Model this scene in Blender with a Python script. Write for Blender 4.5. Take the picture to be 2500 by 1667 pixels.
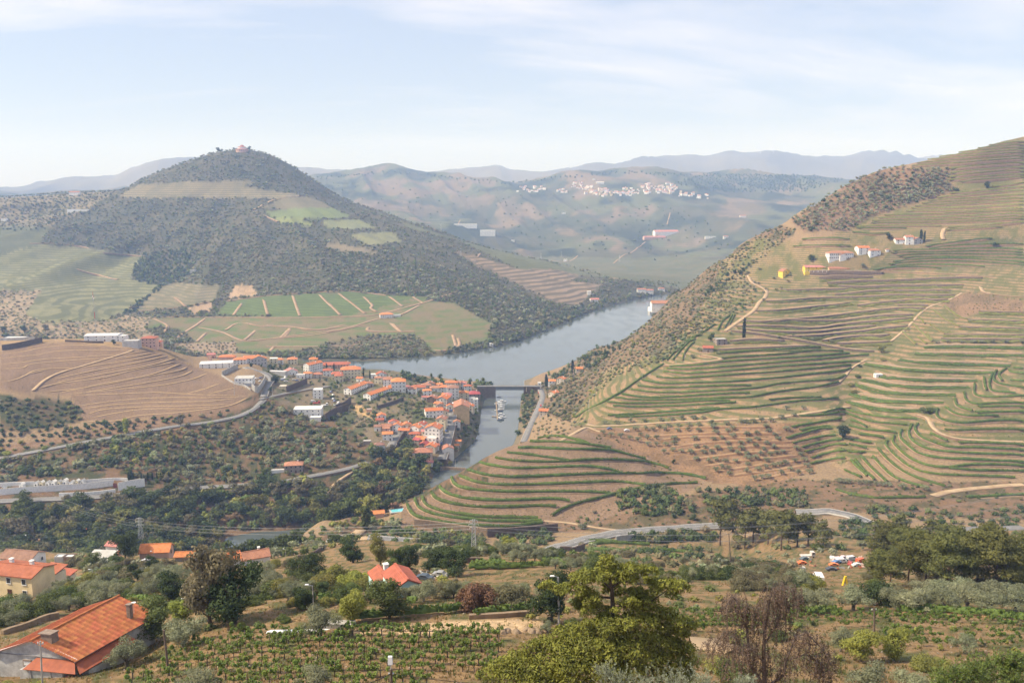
import bpy, bmesh, math, random
import numpy as np
from math import sin, cos, tan, pi, radians, sqrt, atan2, hypot

for o in list(bpy.data.objects): bpy.data.objects.remove(o, do_unlink=True)
scene = bpy.context.scene
COL = scene.collection
rnd = random.Random(7)
nrs = np.random.RandomState(11)

# ------------------------------------------------------------------ camera, sky, sun, exposure
CAMZ = 230.0
FPX = 2080.0                       # focal length in pixels of the 2500-wide picture
PITCH = math.atan((833.5 - 480.0) / FPX)
cam_d = bpy.data.cameras.new('camera'); cam = bpy.data.objects.new('camera', cam_d); COL.objects.link(cam)
cam.location = (0, 0, CAMZ); cam.rotation_euler = (radians(90) - PITCH, 0, 0)
cam_d.sensor_width = 36.0; cam_d.lens = 36.0 * FPX / 2500.0
cam_d.clip_start = 0.5; cam_d.clip_end = 60000
scene.camera = cam

SUN_EL, SUN_AZ = 44.0, -97.0       # degrees; azimuth from the view direction (+y), negative = to the left
sd = bpy.data.lights.new('sun', 'SUN'); sun = bpy.data.objects.new('sun', sd); COL.objects.link(sun)
sd.energy = 5.0; sd.angle = radians(0.8); sd.color = (1.0, 0.89, 0.72)
sv = (sin(radians(SUN_AZ)) * cos(radians(SUN_EL)), cos(radians(SUN_AZ)) * cos(radians(SUN_EL)), sin(radians(SUN_EL)))
from mathutils import Vector, Matrix, Quaternion
sun.rotation_euler = Vector(sv).to_track_quat('Z', 'Y').to_euler()
sun.location = (0, 0, 900)

world = bpy.data.worlds.new('World'); scene.world = world; world.use_nodes = True
wn = world.node_tree.nodes; wl = world.node_tree.links; wn.clear()
def wnode(t, **k):
    n = wn.new(t)
    for a, b in k.items(): setattr(n, a, b)
    return n
sky = wnode('ShaderNodeTexSky', sky_type='NISHITA', sun_disc=False)
sky.sun_elevation = radians(SUN_EL); sky.sun_rotation = radians(SUN_AZ)
sky.altitude = 300; sky.air_density = 1.3; sky.dust_density = 0.4; sky.ozone_density = 3.0
tc = wnode('ShaderNodeTexCoord')
sep = wnode('ShaderNodeSeparateXYZ'); wl.new(tc.outputs['Generated'], sep.inputs[0])
zz = wnode('ShaderNodeMath', operation='MAXIMUM'); wl.new(sep.outputs['Z'], zz.inputs[0]); zz.inputs[1].default_value = 0.0
za = wnode('ShaderNodeMath', operation='ADD'); wl.new(zz.outputs[0], za.inputs[0]); za.inputs[1].default_value = 0.16
dx = wnode('ShaderNodeMath', operation='DIVIDE'); wl.new(sep.outputs['X'], dx.inputs[0]); wl.new(za.outputs[0], dx.inputs[1])
dy = wnode('ShaderNodeMath', operation='DIVIDE'); wl.new(sep.outputs['Y'], dy.inputs[0]); wl.new(za.outputs[0], dy.inputs[1])
cmb = wnode('ShaderNodeCombineXYZ'); wl.new(dx.outputs[0], cmb.inputs[0]); wl.new(dy.outputs[0], cmb.inputs[1])
mp = wnode('ShaderNodeMapping'); mp.inputs['Location'].default_value = (3.1, 1.7, 0); mp.inputs['Rotation'].default_value = (0, 0, radians(-14)); mp.inputs['Scale'].default_value = (0.42, 0.9, 1)
wl.new(cmb.outputs[0], mp.inputs['Vector'])
cn = wnode('ShaderNodeTexNoise'); cn.inputs['Scale'].default_value = 0.75; cn.inputs['Detail'].default_value = 9; cn.inputs['Roughness'].default_value = 0.6; cn.inputs['Distortion'].default_value = 0.5
wl.new(mp.outputs[0], cn.inputs['Vector'])
cr = wnode('ShaderNodeValToRGB'); cr.color_ramp.elements[0].position = 0.41; cr.color_ramp.elements[1].position = 0.62
cr.color_ramp.elements[0].color = (0, 0, 0, 1); cr.color_ramp.elements[1].color = (1, 1, 1, 1)
wl.new(cn.outputs['Fac'], cr.inputs[0])
veil = wnode('ShaderNodeMix', data_type='RGBA'); veil.inputs['Factor'].default_value = 0.5; wl.new(sky.outputs[0], veil.inputs['A']); veil.inputs['B'].default_value = (10.2, 11.3, 14.9, 1)
clow = wnode('ShaderNodeMapRange', interpolation_type='SMOOTHSTEP'); wl.new(zz.outputs[0], clow.inputs['Value']); clow.inputs['From Min'].default_value = 0.01; clow.inputs['From Max'].default_value = 0.15
cmul = wnode('ShaderNodeMath', operation='MULTIPLY'); wl.new(cr.outputs[0], cmul.inputs[0]); wl.new(clow.outputs[0], cmul.inputs[1])
cmu2 = wnode('ShaderNodeMath', operation='MULTIPLY'); wl.new(cmul.outputs[0], cmu2.inputs[0]); cmu2.inputs[1].default_value = 0.85
cmix = wnode('ShaderNodeMix', data_type='RGBA'); wl.new(cmu2.outputs[0], cmix.inputs['Factor'])
wl.new(veil.outputs['Result'], cmix.inputs['A']); cmix.inputs['B'].default_value = (13.4, 12.7, 13.0, 1)
bg = wnode('ShaderNodeBackground'); bg.inputs['Strength'].default_value = 0.06
wl.new(cmix.outputs['Result'], bg.inputs['Color'])
wo = wnode('ShaderNodeOutputWorld'); wl.new(bg.outputs[0], wo.inputs['Surface'])

HAZE_COL = (0.38, 0.57, 1.0, 1); HAZE_DENS = 0.00013
vs = scene.view_settings; vs.view_transform = 'Standard'; vs.look = 'None'; vs.gamma = 1.0; vs.exposure = 0.53; vs.use_curve_mapping = False
scene.render.engine = 'CYCLES'; cy = scene.cycles
cy.use_denoising = True; cy.max_bounces = 5; cy.diffuse_bounces = 2; cy.glossy_bounces = 2; cy.transmission_bounces = 2; cy.transparent_max_bounces = 4; cy.volume_bounces = 2
cy.use_adaptive_sampling = True; cy.adaptive_threshold = 0.02

# ------------------------------------------------------------------ picture rays and the terrain
SP, CP = sin(PITCH), cos(PITCH)
def ray(px, py):
    u = (np.asarray(px, float) - 1250.0) / FPX; v = (833.5 - np.asarray(py, float)) / FPX
    yy = CP + v * SP
    return u / yy, (-SP + v * CP) / yy            # x per metre of y, z per metre of y
def project(x, y, z):
    """world -> picture pixel (2500 x 1667)"""
    zz = z - CAMZ; f = y * CP - zz * SP; up = y * SP + zz * CP
    return 1250.0 + FPX * x / f, 833.5 - FPX * up / f
def vis(px, py, Y): s, k = ray(px, py); return (float(s), Y, CAMZ + float(k) * Y)
def hid(px, z, Y): s, k = ray(px, 480 + FPX * (CAMZ - z) / Y); return (float(s), Y, z)
def V(*a): return [vis(*p) if len(p) == 3 else hid(p[0], p[2], p[3]) for p in a]
H_ = 'z'   # (px, 'z', z, Y) = a point given by its height
LINES = [
 V((-300,H_,226,4),(1250,H_,226,4),(2800,H_,226,4)),
 V((-300,H_,206,28),(1250,H_,207,28),(2800,H_,208,28)),
 V((-200,1667,96),(100,1660,96),(330,1660,92),(600,1667,82),(1250,1667,80),(1900,1660,82),(2500,1667,80),(2700,1667,80)),
 V((-200,1540,135),(250,1505,138),(420,1510,122),(900,1480,112),(1250,1480,112),(1700,1500,115),(2100,1520,115),(2500,1520,115),(2700,1520,115)),
 V((-200,1470,185),(200,1440,190),(500,1440,165),(800,1440,150),(1100,1430,145),(1300,1415,150),(1700,1430,160),(2100,1440,150),(2500,1440,150),(2700,1440,150)),
 V((-200,1420,270),(100,1420,255),(400,1390,240),(700,1390,215),(970,1380,195),(1300,1355,230),(1700,1405,200),(2000,1405,195),(2200,1405,190),(2500,1390,200),(2700,1390,200)),
 V((-200,1385,330),(60,1372,320),(375,1352,320),(650,1362,340),(850,1325,350),(1150,1335,330),(1500,1350,330),(1800,1380,280),(2050,1378,280),(2300,1372,270),(2600,1360,280)),
 V((-200,H_,30,430),(0,H_,38,440),(375,H_,40,430),(650,H_,42,430),(740,H_,52,430),(830,1302,430),(950,1312,430),(1150,1325,425),(1300,1352,400),(1500,1312,430),(1750,1287,450),(2000,1258,440),(2250,1282,420),(2500,1278,420),(2700,1278,420)),
 V((-200,H_,20,470),(600,H_,20,475),(700,H_,28,470),(800,H_,48,460),(900,1288,452),(1000,1292,455),(1150,1300,455),(1350,1290,460),(1450,1252,480),(1700,1205,500),(1900,1218,490),(2100,1218,480),(2300,1218,480),(2500,1205,490),(2700,1205,490)),
 V((-200,H_,10,490),(600,H_,6,494),(700,H_,8,496),(760,H_,16,502),(850,H_,34,505),(930,1254,490),(1000,1236,490),(1060,1207,503),(1130,1168,522),(1200,1130,543),(1265,1102,563),(1300,1085,578),(1400,1066,590),(1500,1082,590),(1650,1170,550),(1800,1182,540),(2000,1192,520),(2250,1190,500),(2500,1180,510),(2700,1180,510)),
 V((-200,H_,5,515),(480,H_,4,515),(560,H_,-1,514),(620,H_,-2,512),(700,H_,-2,518),(760,H_,-2,535),(850,H_,-2,575),(1000,H_,1,632),(1050,H_,0,655),(1090,H_,-2,678),(1150,H_,-2,705),(1190,H_,-2,740),(1250,H_,0,770),(1300,H_,18,700),(1400,1046,620),(1500,1060,610),(1700,1130,572),(1850,1130,568),(2000,1130,568),(2080,1165,540),(2250,1130,540),(2500,1100,550),(2700,1100,550)),
 V((-200,H_,8,535),(480,H_,6,535),(560,H_,-1,534),(640,H_,-2,538),(720,H_,-2,546),(780,H_,-2,562),(850,H_,-2,590),(1000,H_,2,642),(1050,H_,0,668),(1090,H_,-2,704),(1130,H_,-3,740),(1165,H_,-4,765),(1200,H_,-4,800),(1240,H_,-3,820),(1290,H_,6,800),(1350,H_,26,750),(1420,1036,660),(1600,1036,640),(1750,1031,620),(1900,1031,610),(2030,1022,612),(2070,1058,592),(2200,1040,590),(2350,1000,600),(2500,970,610),(2700,960,610)),
 V((-200,1202,585),(150,1202,590),(350,1190,602),(500,1172,632),(740,1142,650),(900,1116,690),(1000,1120,706),(1060,1110,716),(1110,1090,745),(1150,H_,6,800),(1180,H_,-3,850),(1200,H_,-4,880),(1250,H_,-3,880),(1290,H_,6,870),(1350,H_,22,830),(1420,1000,722),(1480,960,720),(1600,940,715),(1800,930,700),(2000,940,690),(2080,962,680),(2200,930,680),(2350,930,680),(2500,900,690),(2700,890,690)),
 V((-200,1135,645),(0,1110,652),(300,1060,682),(600,1000,755),(650,975,800),(750,1000,800),(850,1010,800),(950,1000,802),(1050,1000,812),(1120,1000,832),(1160,H_,6,880),(1195,H_,-4,950),(1250,H_,-4,950),(1290,H_,5,935),(1340,H_,15,930),(1420,930,900),(1480,900,880),(1560,870,830),(1650,860,785),(1730,851,772),(1900,862,760),(2080,882,750),(2250,850,760),(2500,800,780),(2700,780,780)),
 V((-200,960,725),(0,960,725),(180,985,735),(300,965,765),(500,940,812),(600,905,880),(700,930,895),(850,940,900),(950,930,922),(1050,950,922),(1130,960,932),(1170,H_,7,985),(1215,H_,-4,1000),(1260,H_,-4,1000),(1300,H_,5,1000),(1340,935,1005),(1400,900,1022),(1500,850,980),(1600,800,930),(1700,770,880),(1850,770,860),(2050,790,850),(2200,770,850),(2350,740,860),(2500,700,880),(2700,670,880)),
 V((-200,830,900),(0,832,900),(150,827,905),(300,827,910),(400,852,915),(480,872,950),(600,862,1020),(750,882,1030),(850,900,1050),(900,H_,5,1105),(1000,H_,5,1075),(1100,H_,5,1045),(1170,H_,6,1025),(1230,H_,-4,1040),(1290,H_,1,1060),(1330,H_,5,1085),(1400,H_,5,1155),(1480,H_,6,1250),(1560,H_,40,1200),(1640,722,1150),(1750,690,1050),(1900,690,1000),(2100,680,980),(2300,650,980),(2500,600,1000),(2700,560,1000)),
 V((-200,H_,-3,1040),(300,H_,-3,1050),(600,H_,-3,1085),(750,H_,-3,1095),(900,H_,-3,1122),(1000,H_,-3,1092),(1100,H_,-3,1062),(1180,H_,-4,1050),(1230,H_,-4,1065),(1290,H_,-4,1080),(1330,H_,-3,1100),(1400,H_,-3,1170),(1480,H_,-3,1275),(1560,H_,6,1350),(1640,H_,75,1260),(1700,680,1150),(1750,642,1120),(1800,622,1090),(1900,610,1060),(2050,622,1010),(2250,592,1020),(2500,530,1040),(2700,480,1040)),
 V((-200,H_,-5,1100),(600,H_,-5,1130),(900,H_,-5,1145),(1100,H_,-5,1130),(1290,H_,-5,1200),(1400,H_,-5,1350),(1480,H_,-5,1450),(1560,H_,-5,1500),(1640,H_,-2,1550),(1700,H_,60,1330),(1750,H_,110,1250),(1800,604,1122),(1850,574,1130),(1906,549,1130),(1983,503,1140),(2078,500,1130),(2200,490,1130),(2350,470,1130),(2500,440,1150),(2700,400,1150)),
 V((-200,H_,-2,1165),(600,H_,-2,1185),(900,H_,-2,1167),(1000,H_,-2,1190),(1130,H_,-2,1233),(1250,H_,-2,1329),(1380,H_,-2,1543),(1420,H_,-2,1650),(1500,H_,-2,1805),(1640,H_,-2,2018),(1720,H_,-2,2000),(1800,H_,40,1650),(1850,H_,120,1380),(1906,H_,178,1250),(1983,506,1190),(2078,447,1205),(2155,415,1220),(2231,399,1200),(2365,369,1200),(2500,334,1230),(2700,300,1250)),
 V((-200,780,1330),(100,780,1330),(400,812,1330),(600,H_,9,1280),(800,H_,4,1226),(1000,H_,4,1238),(1130,H_,4,1275),(1250,H_,5,1355),(1380,H_,5,1585),(1500,H_,5,1845),(1640,H_,4,2055),(1720,H_,3,2080),(1900,H_,20,2050),(2100,H_,80,1950),(2300,H_,150,1850),(2500,H_,200,1850),(2700,H_,200,1850)),
 V((-200,720,1600),(100,720,1600),(300,760,1500),(500,780,1450),(700,770,1430),(900,770,1420),(1050,790,1380),(1200,790,1400),(1300,760,1560),(1450,725,1850),(1550,H_,8,2030),(1640,H_,6,2105),(1720,H_,5,2130),(2000,H_,30,2150),(2500,H_,150,2050),(2700,H_,150,2050)),
 V((-200,640,1900),(100,640,1900),(300,690,1750),(560,710,1680),(700,700,1650),(850,700,1620),(1000,720,1560),(1150,730,1550),(1300,720,1710),(1450,705,1960),(1550,H_,12,2100),(1700,H_,6,2220),(2000,H_,40,2240),(2500,H_,130,2200),(2700,H_,130,2200)),
 V((-200,590,2100),(100,590,2100),(300,620,2000),(500,630,1950),(700,620,1900),(850,610,1900),(1000,620,1950),(1150,650,1950),(1300,680,1960),(1450,H_,18,2090),(1550,H_,12,2190),(1700,H_,6,2290),(2000,H_,40,2310),(2500,H_,120,2300),(2700,H_,120,2300)),
 V((-200,540,2300),(100,540,2300),(300,560,2250),(500,540,2250),(700,530,2250),(850,550,2250),(1000,580,2250),(1150,620,2200),(1300,655,2190),(1450,H_,16,2220),(1550,H_,10,2270),(1700,H_,6,2350),(2000,H_,40,2380),(2500,H_,115,2400),(2700,H_,115,2400)),
 V((-200,500,2500),(100,500,2500),(300,475,2480),(500,460,2480),(700,470,2480),(850,512,2470),(1000,555,2450),(1150,606,2380),(1300,642,2330),(1450,H_,13,2300),(1550,H_,8,2340),(1700,H_,6,2410),(2000,H_,40,2450),(2500,H_,110,2500),(2700,H_,110,2500)),
 V((-200,482,2720),(0,482,2700),(170,472,2700),(290,466,2690),(350,437,2690),(450,397,2700),(540,370,2700),(590,365,2700),(640,372,2700),(700,398,2700),(760,436,2700),(800,464,2700),(867,497,2700),(955,526,2690),(1017,553,2650),(1161,598,2550),(1306,631,2480),(1364,649,2430),(1487,H_,6,2400),(1640,H_,5,2440),(2000,H_,45,2520),(2500,H_,110,2600),(2700,H_,110,2600)),
 V((-200,H_,110,3300),(800,H_,110,3300),(1000,H_,60,3000),(1160,H_,30,2780),(1306,H_,12,2660),(1500,H_,5,2500),(1640,H_,5,2500),(1800,H_,14,2560),(2100,H_,60,2650),(2500,H_,110,2750),(2700,H_,110,2750)),
 V((-200,H_,80,3700),(600,H_,80,3700),(900,H_,70,3300),(1100,H_,34,3100),(1300,H_,18,2900),(1500,H_,12,2640),(1640,H_,12,2600),(1800,H_,20,2740),(2000,H_,45,2800),(2500,H_,110,3000),(2700,H_,110,3000)),
 V((-200,H_,100,4100),(600,H_,100,4100),(900,H_,92,3700),(1000,545,3600),(1150,572,3420),(1300,598,3320),(1450,598,3220),(1600,610,3120),(1750,598,3120),(1850,570,3220),(2000,H_,100,3250),(2500,H_,150,3400),(2700,H_,150,3400)),
 V((-200,H_,140,4600),(600,H_,140,4600),(800,500,4350),(950,510,4200),(1100,530,4030),(1300,540,3920),(1500,540,3830),(1700,530,3830),(1850,520,3830),(1980,H_,180,3850),(2500,H_,200,4000),(2700,H_,200,4000)),
 V((-200,H_,210,5200),(500,H_,210,5200),(700,452,5000),(850,452,4900),(1000,462,4800),(1200,468,4620),(1400,467,4520),(1600,475,4420),(1750,480,4420),(1900,470,4500),(2050,462,4520),(2500,H_,250,4600),(2700,H_,250,4600)),
 V((-200,H_,240,5800),(500,H_,250,5800),(760,434,5700),(908,424,5700),(963,420,5700),(1002,424,5650),(1125,438,5500),(1234,447,5400),(1342,431,5500),(1487,420,5500),(1577,417,5500),(1696,428,5500),(1830,432,5500),(1983,432,5500),(2059,438,5500),(2500,H_,300,5500),(2700,H_,300,5500)),
 V((-200,H_,230,6700),(1250,H_,240,6800),(2700,H_,250,6900)),
 V((-200,H_,420,8200),(0,466,8200),(108,455,8200),(199,438,8200),(282,434,8200),(325,411,8200),(484,391,8200),(650,400,8400),(850,425,9000),(1000,430,9200),(1064,425,9300),(1125,416,9400),(1180,408,9500),(1212,405,9500),(1252,414,9500),(1378,416,9600),(1461,398,9700),(1487,399,9700),(1566,383,9800),(1595,380,9800),(1642,381,9900),(1688,381,10000),(1726,385,10000),(1776,378,10000),(1830,381,10000),(1883,372,10000),(1925,376,10000),(1983,382,10000),(2059,380,10000),(2109,371,10000),(2174,375,10000),(2270,384,10000),(2500,390,10000),(2700,395,10000)),
 V((-200,H_,200,12000),(1250,H_,200,12000),(2700,H_,200,12000)),
]
def pchip_slopes(h, d):
    """h (n-1,...), d secants (n-1,...) -> slopes (n,...)  (Fritsch-Carlson)"""
    n = d.shape[0] + 1; m = np.zeros((n,) + d.shape[1:])
    w1 = 2 * h[1:] + h[:-1]; w2 = h[1:] + 2 * h[:-1]
    with np.errstate(divide='ignore', invalid='ignore'):
        hm = (w1 + w2) / (w1 / d[:-1] + w2 / d[1:])
    m[1:-1] = np.where(d[:-1] * d[1:] > 0, np.nan_to_num(hm), 0.0)
    m[0] = d[0]; m[-1] = d[-1]
    return m
def pchip1(xs, ys, q):
    xs = np.array(xs); ys = np.array(ys); h = np.diff(xs); d = np.diff(ys) / h; m = pchip_slopes(h, d)
    q = np.clip(q, xs[0], xs[-1]); i = np.clip(np.searchsorted(xs, q) - 1, 0, len(xs) - 2)
    t = (q - xs[i]) / h[i]; t2 = t * t; t3 = t2 * t
    return (2*t3-3*t2+1)*ys[i] + (t3-2*t2+t)*h[i]*m[i] + (-2*t3+3*t2)*ys[i+1] + (t3-t2)*h[i]*m[i+1]
S0, S1, NS = -0.74, 0.74, 1481
SG = np.linspace(S0, S1, NS)
LY = []; LZ = []
for L in LINES:
    L = sorted(L); xs = [p[0] for p in L]
    LY.append(pchip1(xs, [p[1] for p in L], SG)); LZ.append(pchip1(xs, [p[2] for p in L], SG))
LY = np.array(LY); LZ = np.array(LZ)
for k in range(1, len(LY)): LY[k] = np.maximum(LY[k], LY[k-1] + 3.0)
# smooth the lines sideways a little, so that ridges read as earth
def smooth_s(a, n=9):
    k = np.hanning(n + 2)[1:-1]; k /= k.sum()
    return np.array([np.convolve(np.pad(r, n // 2, mode='edge'), k, 'valid') for r in a])
LY = smooth_s(LY); LZ = smooth_s(LZ)
NY = 2600
LG0, LG1 = math.log(4.0), math.log(12000.0)
YG = np.exp(np.linspace(LG0, LG1, NY))
_h = np.diff(np.log(LY), axis=0); _d = np.diff(LZ, axis=0) / _h; _m = pchip_slopes(_h, _d)
BASE = np.zeros((NS, NY))
for c in range(NS):
    ly = np.log(LY[:, c]); q = np.clip(np.log(YG), ly[0], ly[-1]); i = np.clip(np.searchsorted(ly, q) - 1, 0, len(ly) - 2)
    h = _h[i, c]; t = (q - ly[i]) / h; t2 = t * t; t3 = t2 * t
    BASE[c] = (2*t3-3*t2+1)*LZ[i, c] + (t3-2*t2+t)*h*_m[i, c] + (-2*t3+3*t2)*LZ[i+1, c] + (t3-t2)*h*_m[i+1, c]
# value noise on a lattice (numpy), several octaves
_perm = nrs.rand(512, 512)
def vnoise(x, y):
    xi = np.floor(x).astype(int); yi = np.floor(y).astype(int); fx = x - xi; fy = y - yi
    fx = fx*fx*fx*(fx*(fx*6-15)+10); fy = fy*fy*fy*(fy*(fy*6-15)+10)
    a = _perm[xi & 511, yi & 511]; b = _perm[(xi+1) & 511, yi & 511]; c = _perm[xi & 511, (yi+1) & 511]; d = _perm[(xi+1) & 511, (yi+1) & 511]
    return (a*(1-fx)+b*fx)*(1-fy) + (c*(1-fx)+d*fx)*fy
def fbm(x, y, octv=4, gain=0.5):
    s = 0; a = 1.0; t = 0
    for o in range(octv):
        s = s + a * (vnoise(x * 2**o + 17.3*o, y * 2**o - 9.1*o) - 0.5); t += a; a *= gain
    return s / t * 2
XX = SG[:, None] * YG[None, :]; YY = np.broadcast_to(YG[None, :], XX.shape)
def sstep(a, b, x): t = np.clip((x - a) / (b - a), 0, 1); return t*t*(3-2*t)
land = sstep(1.0, 14.0, BASE)
far1 = sstep(1250, 2000, YY); far2 = sstep(2600, 3600, YY); near = 1 - sstep(120, 420, YY)
def ridged(x, y, o=4):
    s = 0; a = 1.0; t = 0
    for k in range(o):
        s = s + a * (1 - np.abs(vnoise(x*2**k + 5.7*k, y*2**k + 3.1*k)*2 - 1)); t += a; a *= 0.5
    return s / t
DET = (fbm(XX/60, YY/60, 4) * 1.1 * (1-near) + fbm(XX/11, YY/11, 3) * 0.35
       + far1 * (1-far2) * ((ridged(XX/420, YY/420) - 0.6) * 16 + (ridged(np.arctan2(XX + 850, 2750 - YY)*4.2 + 7, np.hypot(XX + 850, YY - 2750)/900, 4) - 0.62) * 62 * sstep(80, 700, np.hypot(XX + 850, YY - 2750)))
       + far2 * ((ridged(XX/900 + 3, YY/1500, 5) - 0.6) * 70 + (ridged(XX/620 + YY/2600 + 2, YY/3400, 5) - 0.6) * 150) * (1 - 0.25*sstep(7000, 8500, YY)))
# keep the traced summits: fade the big detail out at the skyline lines
sk = np.exp(-((YY - 2700) / 160.0) ** 2) * (XX / YY < -0.05)
TERR = BASE + DET * land * (1 - 0.8*sk)
RIVER_Z = 0.0
def H(x, y):
    x = np.asarray(x, float); y = np.maximum(np.asarray(y, float), 4.001)
    a = np.clip((x / y - S0) / (S1 - S0) * (NS - 1), 0, NS - 1.001); b = np.clip((np.log(y) - LG0) / (LG1 - LG0) * (NY - 1), 0, NY - 1.001)
    i = a.astype(int); j = b.astype(int); fa = a - i; fb = b - j
    return (TERR[i, j]*(1-fa) + TERR[i+1, j]*fa)*(1-fb) + (TERR[i, j+1]*(1-fa) + TERR[i+1, j+1]*fa)*fb
def hit(px, py, y0=60.0, y1=12000.0, floor=None):
    """first point of the ground (or the river) seen through a picture pixel, beyond y0"""
    s, k = ray(px, py); a = min(max((float(s) - S0) / (S1 - S0) * (NS - 1), 0), NS - 1.001); i = int(a); fa = a - i
    prof = TERR[i]*(1-fa) + TERR[i+1]*fa
    prof = np.maximum(prof, RIVER_Z)
    g = CAMZ + float(k) * YG - prof
    idx = np.where((g < 0) & (YG > y0) & (YG <= y1))[0]
    if len(idx) == 0:
        m = (YG > y0) & (YG < y1); j = np.where(m)[0][np.argmin(g[m])]; Y = YG[j]
    else:
        j = idx[0]
        if j == 0 or YG[j-1] <= y0: Y = YG[j]
        else: t = g[j-1] / (g[j-1] - g[j]); Y = YG[j-1] + t * (YG[j] - YG[j-1])
    x = float(s) * Y
    return Vector((x, Y, max(float(H(x, Y)), RIVER_Z)))
def hit_many(pp, y0, y1):
    s, k = ray(pp[:, 0], pp[:, 1]); a = np.clip((s - S0) / (S1 - S0) * (NS - 1), 0, NS - 1.001); i = a.astype(int); fa = (a - i)[:, None]; out = np.zeros((len(pp), 3)); m = (YG > y0) & (YG <= y1); yg = YG[m]; TM = TERR[:, m]
    for c in range(0, len(pp), 800):
        e = slice(c, c + 800); prof = np.maximum(TM[i[e]]*(1-fa[e]) + TM[i[e]+1]*fa[e], RIVER_Z); g = CAMZ + k[e][:, None]*yg[None, :] - prof; neg = g < 0; j = np.where(neg.any(1), neg.argmax(1), g.argmin(1)); r = np.arange(len(j)); jm = np.maximum(j - 1, 0)
        t = np.where((j > 0) & neg.any(1), g[r, jm] / np.maximum(g[r, jm] - g[r, j], 1e-9), 1.0); Yh = yg[jm] + t*(yg[j] - yg[jm]); out[e, 1] = Yh; out[e, 0] = s[e]*Yh
    out[:, 2] = np.maximum(H(out[:, 0], out[:, 1]), RIVER_Z); return out
def ground(x, y): return Vector((x, y, float(H(x, y))))
# ------------------------------------------------------------------ helpers
REG = {'q1': (0, 300, .36155), 'q2': (800, 300, .36155), 'q3': (1600, 300, .38265), 'q4': (0, 780, .36155), 'q5': (650, 780, .36155), 'q6': (1400, 780, .46769),
       'A': (0, 1200, .29787), 'B': (600, 1200, .29787), 'C': (1200, 1200, .29787), 'D': (1800, 1200, .29787), 'E': (450, 840, .17219), 'F': (820, 880, .17219),
       'g1': (960, 1040, .2551), 'g2': (1400, 820, .2551), 'g3': (1900, 820, .2551), 'g4': (1650, 540, .21259), 'g5': (2000, 540, .21259), 'g6': (2000, 300, .21259), 'p': (0, 0, 1.0)}
def T(txt):
    """'g3 10,20 30,40 g4 1,2' -> picture pixels"""
    out = []; r = REG['p']
    for w in txt.split():
        if w in REG: r = REG[w]
        else: a, b = w.split(','); out.append((r[0] + float(a)*r[2], r[1] + float(b)*r[2]))
    return out
def P1(reg, x, y): r = REG[reg]; return (r[0] + x*r[2], r[1] + y*r[2])

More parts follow.
